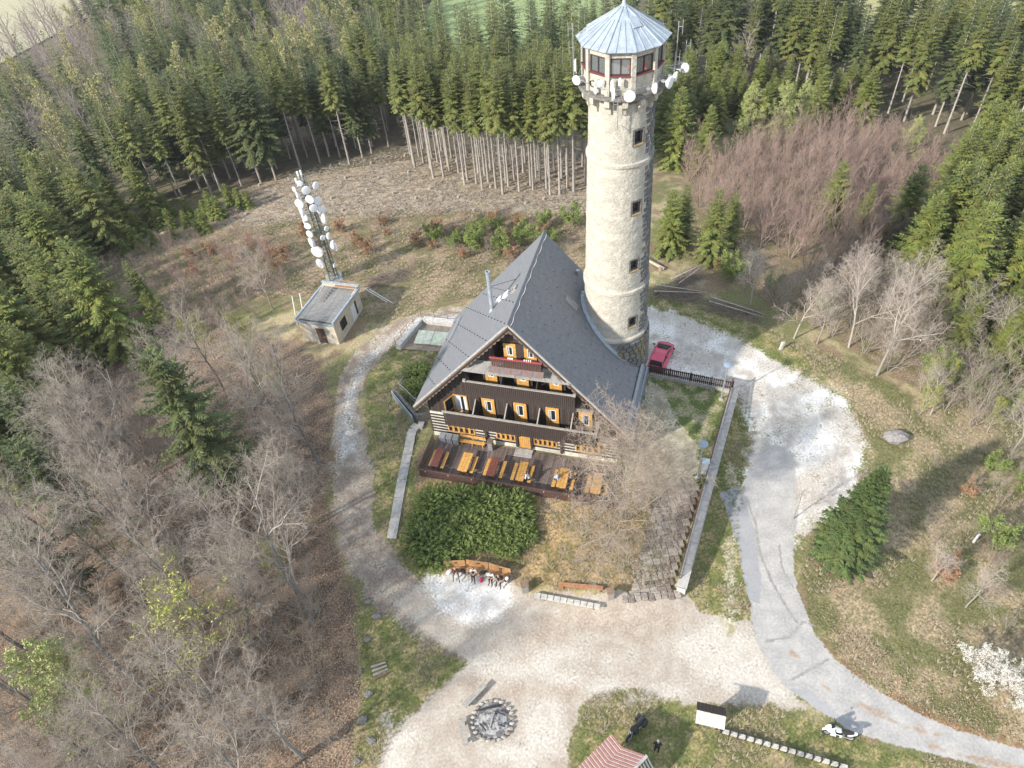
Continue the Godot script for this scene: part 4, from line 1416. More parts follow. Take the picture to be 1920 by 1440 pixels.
	obj("backrest", bk, M.orange_wood, wb)
	for e: float in [-1.0, 0.0, 1.0]:
		var l := B.new()
		l.box(Vector3(e * 0.95, 0.21, 0.1), Vector3(0.07, 0.43, 0.3))
		l.box(Vector3(e * 0.95, 0.5, -0.14), Vector3(0.06, 0.9, 0.06))
		obj("leg", l, M.orange_wood, wb)
	var bl := ["grey wheelie bin nearest the corner of the chalet", "grey wheelie bin in the middle of the three by the wall", "grey wheelie bin beside the wall bench"]
	for q in 3:
		var bn := thing("wheelie_bin", bl[q], "bin", house(1.15 + q * 0.6, -0.03, -0.75), HOUSE_TURN, "grey bins on the deck")
		var b := B.new()
		b.prism(V2([-0.2, 0.06, 0.2, 0.06, 0.27, 0.86, -0.25, 0.86]), -0.25, 0.25, Transform3D(Basis(Vector3(0, 0, 1), Vector3.UP, Vector3(-1, 0, 0)), Vector3.ZERO))
		obj("body", b, mat("bin_grey", srgb(0.22, 0.225, 0.24), 0.6), bn)
		var ld := B.new()
		ld.box(Vector3(0, 0.9, 0.0), Vector3(0.54, 0.07, 0.6), Basis(Vector3.RIGHT, 0.06), 0.02)
		obj("lid", ld, mat("bin_lid", srgb(0.26, 0.265, 0.28), 0.6), bn)
		for e: float in [-1.0, 1.0]:
			var w := B.new()
			w.lathe(Vector3(e * 0.24, 0.09, -0.2), PackedVector2Array([Vector2(0, -0.03), Vector2(0.09, -0.03), Vector2(0.09, 0.03), Vector2(0, 0.03)]), 12, Basis(Vector3(0, 0, 1), PI / 2))
			obj("wheel", w, M.rubber, bn)
	var pb := thing("stone_pillar", "tall dark stone pillar with a flat cap beside the wall bench", "pillar", house(5.5, -0.03, -0.75), HOUSE_TURN)
	var b2 := B.new()
	b2.box(Vector3(0, 0.5, 0), Vector3(0.42, 1.0, 0.45), Basis.IDENTITY, 0.02)
	obj("shaft", b2, M.dark_stone, pb)
	var b3 := B.new()
	b3.box(Vector3(0, 1.05, 0), Vector3(0.52, 0.1, 0.55), Basis.IDENTITY, 0.02)
	obj("cap", b3, mat("cap_brown", srgb(0.17, 0.13, 0.11), 0.9, "grain", 0.6), pb)

# ---------------------------------------------------------------- transmitter hut and mast
func build_hut() -> void:
	var t := thing("transmitter_hut", "small beige flat-roofed hut with brown door below the mast", "hut", Vector3(-21.06, -0.5, -57.2), -20.0)
	var w := 4.0
	var d := 6.0
	var b := B.new()
	b.box(Vector3(w / 2, 1.3, -0.1), Vector3(w, 3.0, 0.2))
	b.box(Vector3(w / 2, 1.45, -d + 0.1), Vector3(w, 3.3, 0.2))
	b.box(Vector3(0.1, 1.35, -d / 2), Vector3(0.2, 3.1, d - 0.4))
	b.box(Vector3(w - 0.1, 1.35, -d / 2), Vector3(0.2, 3.1, d - 0.4))
	obj("wall", b, M.hut_plaster, t)
	var pa := B.new()
	pa.prism(V2([0.75, 0.3, 1.55, 0.25, 1.6, 1.9, 1.75, 2.35, 2.5, 2.4, 3.1, 2.1, 3.2, 1.2, 2.85, 0.4, 3.0, 0.2, 3.4, 0.35, 3.55, 1.9, 3.3, 2.5, 2.2, 2.62, 0.6, 2.55, 0.55, 2.2, 1.0, 2.1, 0.95, 1.2]), 0.0, 0.012)
	obj("patched_plaster", pa, M.concrete_light, t)
	var ba := B.new()
	ba.box(Vector3(w / 2, -0.1, -d / 2), Vector3(w + 0.12, 0.5, d + 0.12))
	obj("plinth", ba, M.concrete, t)
	var dr := B.new()
	dr.box(Vector3(2.25, 1.1, 0.02), Vector3(0.95, 1.95, 0.08), Basis.IDENTITY, 0.01)
	dr.box(Vector3(2.25, 1.6, 0.065), Vector3(0.3, 0.4, 0.02))
	var door := obj("door", dr, mat("hut_door", srgb(0.085, 0.05, 0.045), 0.6), t)
	var hs := B.new()
	hs.rod(Vector3(2.6, 1.05, 0.06), Vector3(2.6, 1.05, 0.12), 0.02)
	hs.rod(Vector3(2.6, 1.05, 0.11), Vector3(2.47, 1.05, 0.11), 0.015)
	obj("handle", hs, M.steel, door)
	var wn := B.new()
	for e: float in [-1.0, 0.0, 1.0]:
		wn.box(Vector3(w + 0.03, 1.6, -1.75 + e * 0.52), Vector3(0.09, 1.15, 0.09))
	for e: float in [-1.0, 1.0]:
		wn.box(Vector3(w + 0.03, 1.6 + e * 0.53, -1.75), Vector3(0.09, 0.09, 1.0))
	var win := obj("window", wn, M.black, t)
	var gp := B.new()
	gp.box(Vector3(w + 0.005, 1.6, -1.75), Vector3(0.02, 1.0, 1.0))
	obj("pane", gp, M.glass, win)
	var gd := B.new()
	gd.box(Vector3(w + 0.02, 1.1, -4.1), Vector3(0.08, 2.0, 0.9), Basis.IDENTITY, 0.01)
	obj("door", gd, mat("hut_side_door", srgb(0.62, 0.63, 0.62), 0.6), t)
	var dark := B.new()
	dark.box(Vector3(w + 0.02, 1.25, -4.75), Vector3(0.05, 1.7, 0.3))
	obj("door_reveal", dark, M.black, t)
	# roof: sheets of felt side by side, a metal edge all round
	var tf := Basis(Vector3.RIGHT, deg_to_rad(-3.2))
	for i in 5:
		var s := B.new()
		s.box(Vector3(0.37 + i * 0.815, 2.97, -d / 2), Vector3(0.80, 0.05, d + 0.1), tf)
		obj("felt_sheet", s, M.felt, t)
		if i == 1:
			for q in 12:
				var bt := B.new()
				bt.box(Vector3(0.37 + i * 0.815 + 0.05, 2.975 + (q - 5.5) * 0.0224, -d / 2 - (q - 5.5) * 0.4) + Vector3(0, 0.03, 0), Vector3(0.55, 0.02, 0.26), tf)
				obj("felt_patch", bt, mat("felt_dark", srgb(0.25, 0.23, 0.21), 0.95, "grain", 0.6), t)
	var rust := B.new()
	rust.box(Vector3(2.7, 3.17, -d + 0.35), Vector3(2.2, 0.02, 0.32), tf)
	obj("rusty_strip", rust, mat("rust", srgb(0.42, 0.20, 0.11), 0.9, "plaster", 0.6), t)
	var ed := B.new()
	for e: float in [-1.0, 1.0]:
		ed.box(Vector3(w / 2 + e * (w / 2 + 0.09), 2.94, -d / 2), Vector3(0.2, 0.26, d + 0.3), tf)
	ed.box(Vector3(w / 2, 2.78, 0.08), Vector3(w + 0.36, 0.26, 0.2))
	ed.box(Vector3(w / 2, 3.1, -d - 0.08), Vector3(w + 0.36, 0.26, 0.2))
	obj("roof_edge", ed, M.zinc, t)

func build_mast() -> void:
	var o := Vector3(-19.2, ground_y(-19.2, -68.2) - 0.1, -68.2)
	var t := thing("transmitter_mast", "green lattice mast crowded with white dish aerials behind the hut", "mast", o, 12.0)
	var H := 13.2
	var green := mat("mast_green", srgb(0.20, 0.25, 0.20), 0.6, "grain", 0.6)
	var c := func(i: int, y: float) -> Vector3:
		var r := lerpf(0.5, 0.26, y / H)
		return Vector3(r * (1 if i == 0 or i == 3 else -1), y, r * (1 if i < 2 else -1))
	for i in 4:
		var b := B.new()
		b.bar(c.call(i, 0), c.call(i, H), 0.09, 0.09, Vector3(1, 0, 0.3))
		obj("leg", b, green, t)
	var br := B.new()
	var n := 15
	for q in n:
		var y0 := H * q / n
		var y1 := H * (q + 1) / n
		for i in 4:
			var j := (i + 1) % 4
			br.bar(c.call(i, y1), c.call(j, y1), 0.05, 0.05)
			if (q + i) % 2: br.bar(c.call(i, y0), c.call(j, y1), 0.045, 0.045)
			else: br.bar(c.call(j, y0), c.call(i, y1), 0.045, 0.045)
	tag(obj("bracing", br, green, t), "", "", "", "stuff")
	var ld := B.new()
	for q in 40:
		ld.rod(Vector3(-0.18, 0.3 + q * 0.32, 0.28), Vector3(0.18, 0.3 + q * 0.32, 0.28), 0.015, 4)
	ld.rod(Vector3(-0.18, 0, 0.28), Vector3(-0.18, H, 0.28), 0.02, 4)
	ld.rod(Vector3(0.18, 0, 0.28), Vector3(0.18, H, 0.28), 0.02, 4)
	obj("ladder", ld, M.galvanised, t)
	var cab := B.new()
	for q in 3: cab.rod(Vector3(0.1 + q * 0.06, 0, -0.2), Vector3(0.05 + q * 0.05, H, -0.1), 0.03, 5)
	obj("cable", cab, M.black, t)
	# x, height, reach, facing angle, radius
	for q in [[-0.95, 2.9, 0.5, -50, 0.66], [0.35, 2.3, 0.6, 60, 0.30], [-0.85, 4.6, 0.6, -30, 0.78], [0.95, 4.7, 0.3, 80, 0.62], [1.2, 4.3, 0.3, 95, 0.55], [-1.15, 5.7, 0.4, -70, 0.62], [0.1, 6.3, 0.8, 30, 0.34], [0.75, 6.2, 0.7, 70, 0.44], [-1.05, 6.9, 0.5, -40, 0.46], [-1.05, 7.9, 0.5, -20, 0.42], [0.85, 7.1, 0.5, 40, 0.34], [0.85, 8.2, 0.4, 85, 0.66], [-1.2, 8.3, 0.3, -80, 0.3], [-0.95, 9.0, 0.5, -50, 0.5], [0.55, 9.4, 0.5, 95, 0.5], [1.15, 9.4, 0.4, 35, 0.44], [-1.1, 9.6, 0.4, -75, 0.6], [0.2, 10.0, 0.8, 10, 0.48], [0.85, 10.5, 0.4, 30, 0.50], [0.25, 11.0, 0.7, -25, 0.52], [-1.1, 10.7, 0.6, -35, 0.56], [-0.95, 11.4, 0.3, -90, 0.44], [0.0, 12.1, 0.7, 10, 0.50], [1.1, 12.2, 0.4, 50, 0.46], [-1.1, 12.2, 0.3, -60, 0.34], [-0.45, 12.9, 0.5, 0, 0.34]]:
		var at := Vector3(q[0] * 0.84, q[1], q[2])
		var a := deg_to_rad(q[3] as float)
		var aim := Vector3(sin(a), -0.02, cos(a))
		dish(t, at + aim * 0.25, aim, q[4] * 0.9, "dish", Vector3(clampf(q[0], -0.42, 0.42), q[1], 0.3))
	for q in [[-0.7, 13.0, 0.2], [-0.35, 13.6, 0.0], [0.0, 13.7, 0.1]]:
		var b := B.new()
		b.box(Vector3(q[0], q[1], q[2]), Vector3(0.2, 0.55, 0.14), Basis.IDENTITY, 0.03)
		b.rod(Vector3(q[0], q[1] - 0.8, q[2]), Vector3(q[0], q[1] + 0.2, q[2] - 0.1), 0.03)
		obj("panel_antenna", b, M.white, t)
	var bs := B.new()
	bs.box(Vector3(0, 0.05, 0), Vector3(1.9, 0.4, 1.9), Basis.IDENTITY, 0.03)
	obj("base", bs, M.concrete, t)

# ---------------------------------------------------------------- tank behind the chalet, path, panels, railings
func build_basin() -> void:
	var t := thing("water_tank", "sunken concrete tank with white kerb and pale green lid", "tank", HOUSE, HOUSE_TURN)
	var f := func(x: float, z: float) -> Vector3: return Basis(Vector3.UP, deg_to_rad(-HOUSE_TURN)) * (Vector3(x, 0, z) - HOUSE)
	var A: Vector3 = f.call(-11.04, -53.95)
	var C: Vector3 = f.call(-8.75, -57.8)
	var D: Vector3 = f.call(-4.6, -56.4)
	var E2: Vector3 = f.call(-6.0, -52.6)
	var fl := B.new()
	fl.quad(A + Vector3(0, -0.12, 0), E2 + Vector3(0, -0.12, 0), D + Vector3(0, -0.12, 0), C + Vector3(0, -0.12, 0))
	obj("tank_floor", fl, mat("tank_floor", srgb(0.30, 0.25, 0.22), 0.95, "plaster", 0.3), t)
	var k := B.new()
	k.bar(A + Vector3(0, 0.1, 0), C + Vector3(0, 0.1, 0), 0.6, 0.7)
	k.bar(C + Vector3(0.3, 0.097, 0), D + Vector3(0, 0.097, 0), 0.6, 0.7)
	obj("kerb", k, M.concrete_light, t)
	for q in 2:
		var l := B.new()
		var c := A.lerp(C, 0.42).lerp(E2.lerp(D, 0.42), 0.36 + q * 0.36)
		var dx := (E2 - A).normalized()
		l.box(c + Vector3(0, 0.06, 0), Vector3(1.72, 0.12, 2.0), Basis(dx, Vector3.UP, dx.cross(Vector3.UP)), 0.02)
		obj("lid", l, mat("tank_lid%d" % q, srgb(0.50 - q * 0.05, 0.56 - q * 0.05, 0.50 - q * 0.05), 0.8, "plaster", 0.35), t)
	var r := B.new()
	for q in 5:
		var p := A.lerp(C, q / 4.0) + Vector3(-0.2, 0.4, 0)
		r.rod(p, p + Vector3(0, 0.85, 0), 0.025)
		if q < 4:
			for y: float in [0.45, 0.85]:
				r.rod(p + Vector3(0, y, 0), A.lerp(C, (q + 1) / 4.0) + Vector3(-0.2, 0.4 + y, 0), 0.02)
	for q in 4:
		var p := C.lerp(D, q / 3.0) + Vector3(0, 0.4, -0.2)
		r.rod(p, p + Vector3(0, 0.85, 0), 0.025)
		if q < 3:
			for y: float in [0.45, 0.85]:
				r.rod(p + Vector3(0, y, 0), C.lerp(D, (q + 1) / 3.0) + Vector3(0, 0.4 + y, -0.2), 0.02)
	obj("railing", r, mat("rusty_iron", srgb(0.20, 0.13, 0.10), 0.8), t)

func slab_run(root: Node, pts: Array, w: float, th: float, mt: Material, name_: String) -> void:
	for i in pts.size() - 1:
		var a: Vector3 = pts[i]
		var b: Vector3 = pts[i + 1]
		var e := B.new()
		e.bar(a, b - (b - a).normalized() * 0.02, w, th)
		obj(name_, e, mt, root)

func build_walls_and_stairs() -> void:
	# narrow concrete walkway down the west bank
	var wk := thing("concrete_walkway", "narrow grey concrete walkway running down past the end of the deck", "path", Vector3.ZERO)
	var line := []
	for q in [[-8.4, -43.2], [-8.95, -43.35], [-9.35, -42.9], [-9.55, -42.2], [-9.75, -40.6], [-9.95, -39.0], [-10.2, -37.4], [-10.5, -35.8], [-10.8, -34.2], [-11.15, -32.5]]:
		line.append(on_ground(q[0], q[1], 0.1))
	slab_run(wk, line, 0.8, 0.3, M.concrete, "slab")
	# stone-faced wing wall with a grey board at the chalet's corner
	var sp := thing("wing_wall", "rubble wing wall with a grey panel under the western eave", "wall", Vector3.ZERO)
	var a := on_ground(-11.1, -47.4)
	var c := on_ground(-9.0, -44.0)
	var b := B.new()
	b.bar(a + Vector3(0, 0.25, 0), c + Vector3(0, 0.3, 0), 0.3, 1.1)
	b.bar(c + Vector3(0, 0.3, 0), on_ground(-7.7, -44.0, 0.3), 0.3, 1.1)
	obj("rubble", b, M.stone, sp)
	var pn := B.new()
	pn.bar(a + Vector3(-0.25, 0.5, 0.2), c + Vector3(-0.3, 0.45, 0.3), 0.06, 1.0)
	obj("panel", pn, M.zinc, sp)
	var hr := thing("west_railing", "thin metal railing on the bank beside the western eave", "railing", Vector3.ZERO)
	var rl := B.new()
	var prev := Vector3.ZERO
	for q in [[-10.2, -49.0], [-10.7, -48.1], [-9.9, -47.0], [-9.2, -45.9], [-7.8, -44.9]]:
		var p := on_ground(q[0], q[1], 0.0)
		rl.rod(p, p + Vector3(0, 1.0, 0), 0.03)
		if prev != Vector3.ZERO:
			rl.rod(prev + Vector3(0, 1, 0), p + Vector3(0, 1, 0), 0.035)
			rl.rod(prev + Vector3(0, 0.5, 0), p + Vector3(0, 0.5, 0), 0.025)
		prev = p
	obj("rail", rl, M.galvanised, hr)
	# retaining wall beside the stairs, its cap falling toward the yard
	var rw := thing("retaining_wall", "long grey retaining wall between the courtyard stairs and the asphalt road", "wall", Vector3.ZERO)
	var top := [Vector3(20.05, 0.42, -43.25), Vector3(16.5, 0.40, -36.3), Vector3(14.2, 0.1, -31.8), Vector3(10.95, -1.55, -25.45)]
	for i in 3:
		var p0: Vector3 = top[i]
		var p1: Vector3 = top[i + 1]
		var n := 7 if i < 2 else 8
		for q in n:
			var s := B.new()
			var a0 := p0.lerp(p1, float(q) / n)
			var a1 := p0.lerp(p1, (q + 1.0) / n)
			s.bar(a0, a1 - (a1 - a0).normalized() * 0.012, 0.78, 0.14)
			obj("cap_stone", s, M.concrete, rw)
		var w := B.new()
		var d := (p1 - p0).normalized()
		var sd := Vector3(-d.z, 0, d.x).normalized() * 0.32
		var low0 := Vector3(p0.x, ground_y(p0.x, p0.z) - 2.6, p0.z)
		var low1 := Vector3(p1.x, ground_y(p1.x, p1.z) - 2.0, p1.z)
		var u0 := p0 - Vector3(0, 0.07, 0)
		var u1 := p1 - Vector3(0, 0.07, 0)
		w.quad(low0 + sd, low1 + sd, u1 + sd, u0 + sd)
		w.quad(low1 - sd, low0 - sd, u0 - sd, u1 - sd)
		w.quad(low1 + sd, low1 - sd, u1 - sd, u1 + sd)
		w.quad(low0 - sd, low0 + sd, u0 + sd, u0 - sd)
		obj("wall_face", w, M.concrete_light, rw)
	# slatted railing on that wall
	var fr := thing("wall_railing", "brown slatted railing standing on the long retaining wall", "fence", Vector3.ZERO)
	var inset := Vector3(-0.3, 0, -0.15)
	for i in 3:
		var p0: Vector3 = top[i] + inset
		var p1: Vector3 = top[i + 1] + inset
		if i == 2: p1 = p0.lerp(p1, 0.94)
		var r := B.new()
		r.bar(p0 + Vector3(0, 0.98, 0), p1 + Vector3(0, 0.98, 0), 0.1, 0.06)
		r.bar(p0 + Vector3(0, 0.25, 0), p1 + Vector3(0, 0.25, 0), 0.05, 0.07)
		obj("rail", r, M.dark_wood_red, fr)
		var L := (p1 - p0).length()
		var n := int(L / 0.24)
		var m := picket_mesh(0.12, 0.86)
		for q in n:
			var o := put("picket", m, M.dark_wood, fr)
			o.position = p0.lerp(p1, (q + 0.5) / n) + Vector3(0, 0.12, 0)
			o.rotation.y = atan2(-(p1 - p0).z, (p1 - p0).x)
	# fence at the back of the courtyard
	var bf := thing("courtyard_fence", "dark picket fence on a low wall between courtyard and red car", "fence", Vector3.ZERO)
	var f0 := Vector3(12.95, 0.12, -46.35)
	var f1 := Vector3(19.75, 0.12, -43.1)
	var lw := B.new()
	lw.bar(f0 + Vector3(0, -0.2, 0), f1 + Vector3(0, -0.2, 0), 0.28, 0.62)
	obj("low_wall", lw, M.concrete, bf)
	var fr2 := B.new()
	fr2.bar(f0 + Vector3(0, 0.95, -0.05), f1 + Vector3(0, 0.95, -0.05), 0.05, 0.09)
	fr2.bar(f0 + Vector3(0, 0.35, -0.05), f1 + Vector3(0, 0.35, -0.05), 0.05, 0.09)
	obj("rail", fr2, M.dark_wood, bf)
	var pm := picket_mesh(0.12, 0.98)
	for q in 42:
		var o := put("picket", pm, M.dark_wood, bf)
		o.position = f0.lerp(f1, (q + 0.5) / 42.0) + Vector3(0, 0.14, 0)
		o.rotation.y = atan2(-(f1 - f0).z, (f1 - f0).x)
	for q in 5:
		var ps := B.new()
		ps.box(f0.lerp(f1, q / 4.0) + Vector3(0, 0.55, -0.1), Vector3(0.1, 1.15, 0.1), Basis.IDENTITY, 0.01)
		obj("post", ps, M.dark_wood, bf)
	# flight of stone steps
	var st := thing("stone_stairs", "broad flight of worn stone steps beside the retaining wall", "stairs", Vector3.ZERO)
	var rg := RandomNumberGenerator.new()
	rg.seed = 77
	var n2 := 15
	var mats := [M.step_stone, mat("step_pale", srgb(0.44, 0.38, 0.32), 0.95, "rock", 0.7), mat("step_dark", srgb(0.28, 0.23, 0.19), 0.95, "rock", 0.7)]
	var wd := (Vector3(10.95, 0, -25.45) - Vector3(14.2, 0, -31.8)).normalized()
	for i in n2:
		var f := float(i) / n2
		var y := lerpf(-2.32, -0.12, f)
		var right := Vector3(10.35, 0, -25.9).lerp(Vector3(14.5, 0, -33.9), f)
		var left := Vector3(7.1, 0, -25.7).lerp(Vector3(10.9, 0, -33.9), f)
		var dx := (right - left).normalized()
		var L := (right - left).length()
		var bs := Basis(dx, Vector3.UP, dx.cross(Vector3.UP))
		var x := 0.0
		while x < L - 0.15:
			var w := minf(rg.randf_range(0.4, 0.75), L - x)
			var s := B.new()
			s.box(left + dx * (x + w / 2) + Vector3(0, y - 0.03 + rg.randf_range(-0.02, 0.02), 0) + bs.z * rg.randf_range(-0.015, 0.015), Vector3(w - 0.02, 0.36, 0.62), bs * Basis(Vector3.UP, rg.randf_range(-0.015, 0.015)), 0.04)
			obj("step_stone", s, mats[rg.randi() % 3], st)
			x += w
	for q in 9:
		var s := B.new()
		s.box(on_ground(6.7 + q * 0.5, -25.35 + 0.07 * sin(q * 2.0), -0.07 + 0.02 * (q % 2)), Vector3(0.48, 0.26, 0.62), Basis(Vector3.UP, -0.05 + 0.03 * (q % 3)), 0.05)
		obj("step_stone", s, mats[(q * 2) % 3], st)

# ---------------------------------------------------------------- the yard
func build_yard() -> void:
	var rg := RandomNumberGenerator.new()
	rg.seed = 99
	# bent bench of boards with three panels
	var bn := thing("curved_bench", "long curved wooden bench with high back where bikers sit", "bench", Vector3.ZERO)
	var ft := [Vector3(-6.9, 0, -29.1), Vector3(-5.2, 0, -28.98), Vector3(-3.5, 0, -28.5), Vector3(-1.85, 0, -27.75)]
	for i in 3:
		var a: Vector3 = ft[i]
		var b: Vector3 = ft[i + 1]
		var d := (b - a).normalized()
		var bs := Basis(d, Vector3.UP, d.cross(Vector3.UP))
		var mid := (a + b) / 2
		mid.y = ground_y(mid.x, mid.z) + 0.02
		var L := (b - a).length() + 0.02
		for q in 4:
			var s := B.new()
			s.box(mid + bs * Vector3(0, 0.45, 0.14 - q * 0.125), Vector3(L - 0.02, 0.045, 0.115), bs, 0.008)
			obj("seat_slat", s, M.bench_wood, bn)
		var lean := bs * Basis(Vector3.RIGHT, -0.22)
		for q in 5:
			var s := B.new()
			s.box(mid + bs * Vector3(0, 0.56 + q * 0.135, -0.33 - q * 0.03), Vector3(L - 0.02, 0.125, 0.035), lean, 0.008)
			obj("back_slat", s, M.bench_wood, bn)
		# dark animal silhouettes cut in the backrest
		var em := B.new()
		em.prism(V2([-0.12, -0.06, -0.08, -0.06, -0.07, 0.0, 0.03, 0.0, 0.04, -0.06, 0.08, -0.06, 0.09, 0.03, 0.15, 0.07, 0.13, 0.1, 0.08, 0.09, 0.05, 0.07, -0.1, 0.06, -0.13, 0.02]), 0, 0.012, Transform3D(lean, mid + bs * Vector3(0.1, 0.93, -0.375)))
		obj("cut_out", em, M.black, bn)
		for e: float in [-0.42, 0.42]:
			var l := B.new()
			l.box(mid + bs * Vector3(e * L, 0.2, -0.02), Vector3(0.1, 0.42, 0.42), bs, 0.01)
			l.bar(mid + bs * Vector3(e * L, 0.1, -0.24), mid + bs * Vector3(e * L, 1.15, -0.49), 0.07, 0.07)
			obj("leg", l, M.grey_wood, bn)
	# litter bins
	for q in [[-0.72, -27.0, "wooden litter bin with slatted lid beside the curved bench"], [5.6, -25.6, "wooden litter bin with slatted lid by the foot of the stairs"]]:
		var t := thing("litter_bin", q[2], "bin", on_ground(q[0], q[1]), 8.0, "litter bins in the yard")
		var b := B.new()
		for e in 4:
			var bs := Basis(Vector3.UP, e * PI / 2)
			b.box(bs * Vector3(0, 0.4, 0.24), Vector3(0.5 if e % 2 == 0 else 0.42, 0.78, 0.05), bs, 0.01)
		obj("body", b, M.grey_wood, t)
		for e in 4:
			var s := B.new()
			s.box(Vector3(0, 0.94, -0.21 + e * 0.14), Vector3(0.6, 0.04, 0.13), Basis.IDENTITY, 0.008)
			obj("lid_slat", s, mat("lid_wood", srgb(0.30, 0.20, 0.13), 0.8, "wood", 0.6), t)
		var bag := B.new()
		bag.box(Vector3(0, 0.80, 0), Vector3(0.40, 0.03, 0.40))
		obj("opening", bag, M.black, t)
		for e in 4:
			var s := B.new()
			s.box(Vector3(0.22 * (1 if e < 2 else -1), 0.87, 0.22 * (1 if e % 2 else -1)), Vector3(0.05, 0.16, 0.05))
			obj("corner_post", s, M.grey_wood, t)
	# pale bench of ten thick boards
	var gb := thing("pale_bench", "weathered pale bench of ten short thick boards without back", "bench", Vector3.ZERO)
	var g0 := on_ground(-0.05, -26.35, 0.42)
	var g1 := on_ground(4.75, -24.8, 0.42)
	var gd := (g1 - g0).normalized()
	var gbs := Basis(gd, Vector3.UP, gd.cross(Vector3.UP).normalized())
	for i in 10:
		var s := B.new()
		s.box(g0.lerp(g1, (i + 0.5) / 10), Vector3((g1 - g0).length() / 10 - 0.05, 0.11, 0.42), gbs, 0.02)
		obj("seat_board", s, mat("pale_wood", srgb(0.60, 0.57, 0.51), 0.9, "wood", 0.5), gb)
	for f: float in [0.12, 0.87]:
		var s := B.new()
		s.box(g0.lerp(g1, f) - Vector3(0, 0.25, 0), Vector3(0.3, 0.42, 0.3), gbs, 0.02)
		obj("leg", s, M.grey_wood, gb)
	var bm := B.new()
	bm.bar(g0 - Vector3(0, 0.085, 0), g1 - Vector3(0, 0.085, 0), 0.12, 0.06)
	obj("bearer", bm, M.grey_wood, gb)
	# low orange beam bench against the bank
	var ob := thing("low_bench", "low rust-orange plank bench between the two litter bins", "bench", Vector3.ZERO)
	var o0 := on_ground(1.9, -26.85, 0.45)
	var o1 := on_ground(5.15, -26.05, 0.5)
	var b1 := B.new()
	b1.bar(o0, o1, 0.32, 0.06)
	obj("seat", b1, mat("rust_wood", srgb(0.44, 0.20, 0.10), 0.7, "wood", 0.6), ob)
	for f: float in [0.08, 0.92]:
		var s := B.new()
		s.box(o0.lerp(o1, f) - Vector3(0, 0.26, 0), Vector3(0.12, 0.5, 0.26), Basis.IDENTITY, 0.01)
		obj("leg", s, M.rust_wood, ob)
	# fire pit
	var fo := on_ground(-3.83, -17.85)
	var fp := thing("fire_pit", "round stone-edged fire pit full of grey ash and burnt logs", "fire pit", fo)
	var n := 24
	for i in n:
		var a := TAU * i / n
		var s := B.new()
		s.rock(Vector3(sin(a) * 1.38, 0.10, cos(a) * 1.32), Vector3(0.21, rg.randf_range(0.11, 0.17), 0.12), 300 + i)
		obj("stone", s, mat("pit_stone", srgb(0.50, 0.46, 0.42), 0.95, "rock", 0.7) if i % 3 else M.step_stone, fp)
	var ash := B.new()
	var an := noise(61, 1.2, 4)
	for r in 9:
		for j in 32:
			var p := []
			for e in [[r, j], [r, j + 1], [r + 1, j + 1], [r + 1, j]]:
				var rr: float = e[0] * 0.14
				var a: float = TAU * e[1] / 32
				var x := sin(a) * rr
				var z := cos(a) * rr * 0.96
				p.append(Vector3(x, 0.08 + 0.20 * exp(-rr * rr * 2.2) + an.get_noise_2d(x * 2, z * 2) * 0.05, z))
			var q := an.get_noise_2d((p[0].x + 9) * 1.6, p[0].z * 1.6) + 0.25 * sin(j * 7.7 + r * 3.1)
			ash.col = Color(0.44, 0.43, 0.42).lerp(Color(0.17, 0.16, 0.155), clampf(q * 2.4 + 0.42 + (0.4 if r > 5 else -0.25), 0, 1))
			ash.quad(p[0], p[1], p[2], p[3])
	tag(obj("ash", ash, mat("ash", Color(1, 1, 1), 0.98, "grain", 1.5), fp), "", "", "", "stuff")
	for q in [[-0.2, 0.55, 0.25, -0.6, 0.06, "grey_wood"], [-0.9, -0.7, 0.7, -0.85, 0.08, "black"], [0.2, -0.5, 0.9, -0.2, 0.06, "black"], [-0.85, 0.2, -0.45, 0.7, 0.07, "black"], [0.4, 0.4, 0.85, 0.55, 0.06, "black"]]:
		var l := B.new()
		l.tube(PackedVector3Array([Vector3(q[0], 0.26, q[1]), Vector3((q[0] + q[2]) / 2, 0.34, (q[1] + q[3]) / 2), Vector3(q[2], 0.24, q[3])]), PackedFloat32Array([q[4], q[4] * 0.9, q[4] * 0.7]), 7, true)
		obj("log", l, M[q[5]], fp)
	# half-log seats beside the fire
	for q in [[-5.75, -18.85, -4.2, -20.2, "grey half-log seat set slantwise behind the fire pit"], [-5.95, -18.1, -5.7, -16.4, "grey half-log seat along the west side of the fire pit"]]:
		var a := on_ground(q[0], q[1])
		var c := on_ground(q[2], q[3])
		var t := thing("log_seat", q[4], "log seat", (a + c) / 2, rad_to_deg(atan2(-(c - a).z, (c - a).x)), "log seats at the fire pit")
		var L := (c - a).length()
		var s := B.new()
		s.prism(V2([-0.2, 0.46, -0.18, 0.36, -0.1, 0.3, 0.1, 0.3, 0.18, 0.36, 0.2, 0.46]), -L / 2, L / 2, Transform3D(Basis(Vector3(0, 0, 1), Vector3.UP, Vector3(-1, 0, 0)), Vector3.ZERO))
		obj("seat", s, M.grey_wood, t)
		for e: float in [-0.32, 0.32]:
			var l := B.new()
			l.rod(Vector3(e * L, -0.05, 0), Vector3(e * L, 0.31, 0), 0.13, 9)
			obj("leg", l, M.grey_wood, t)
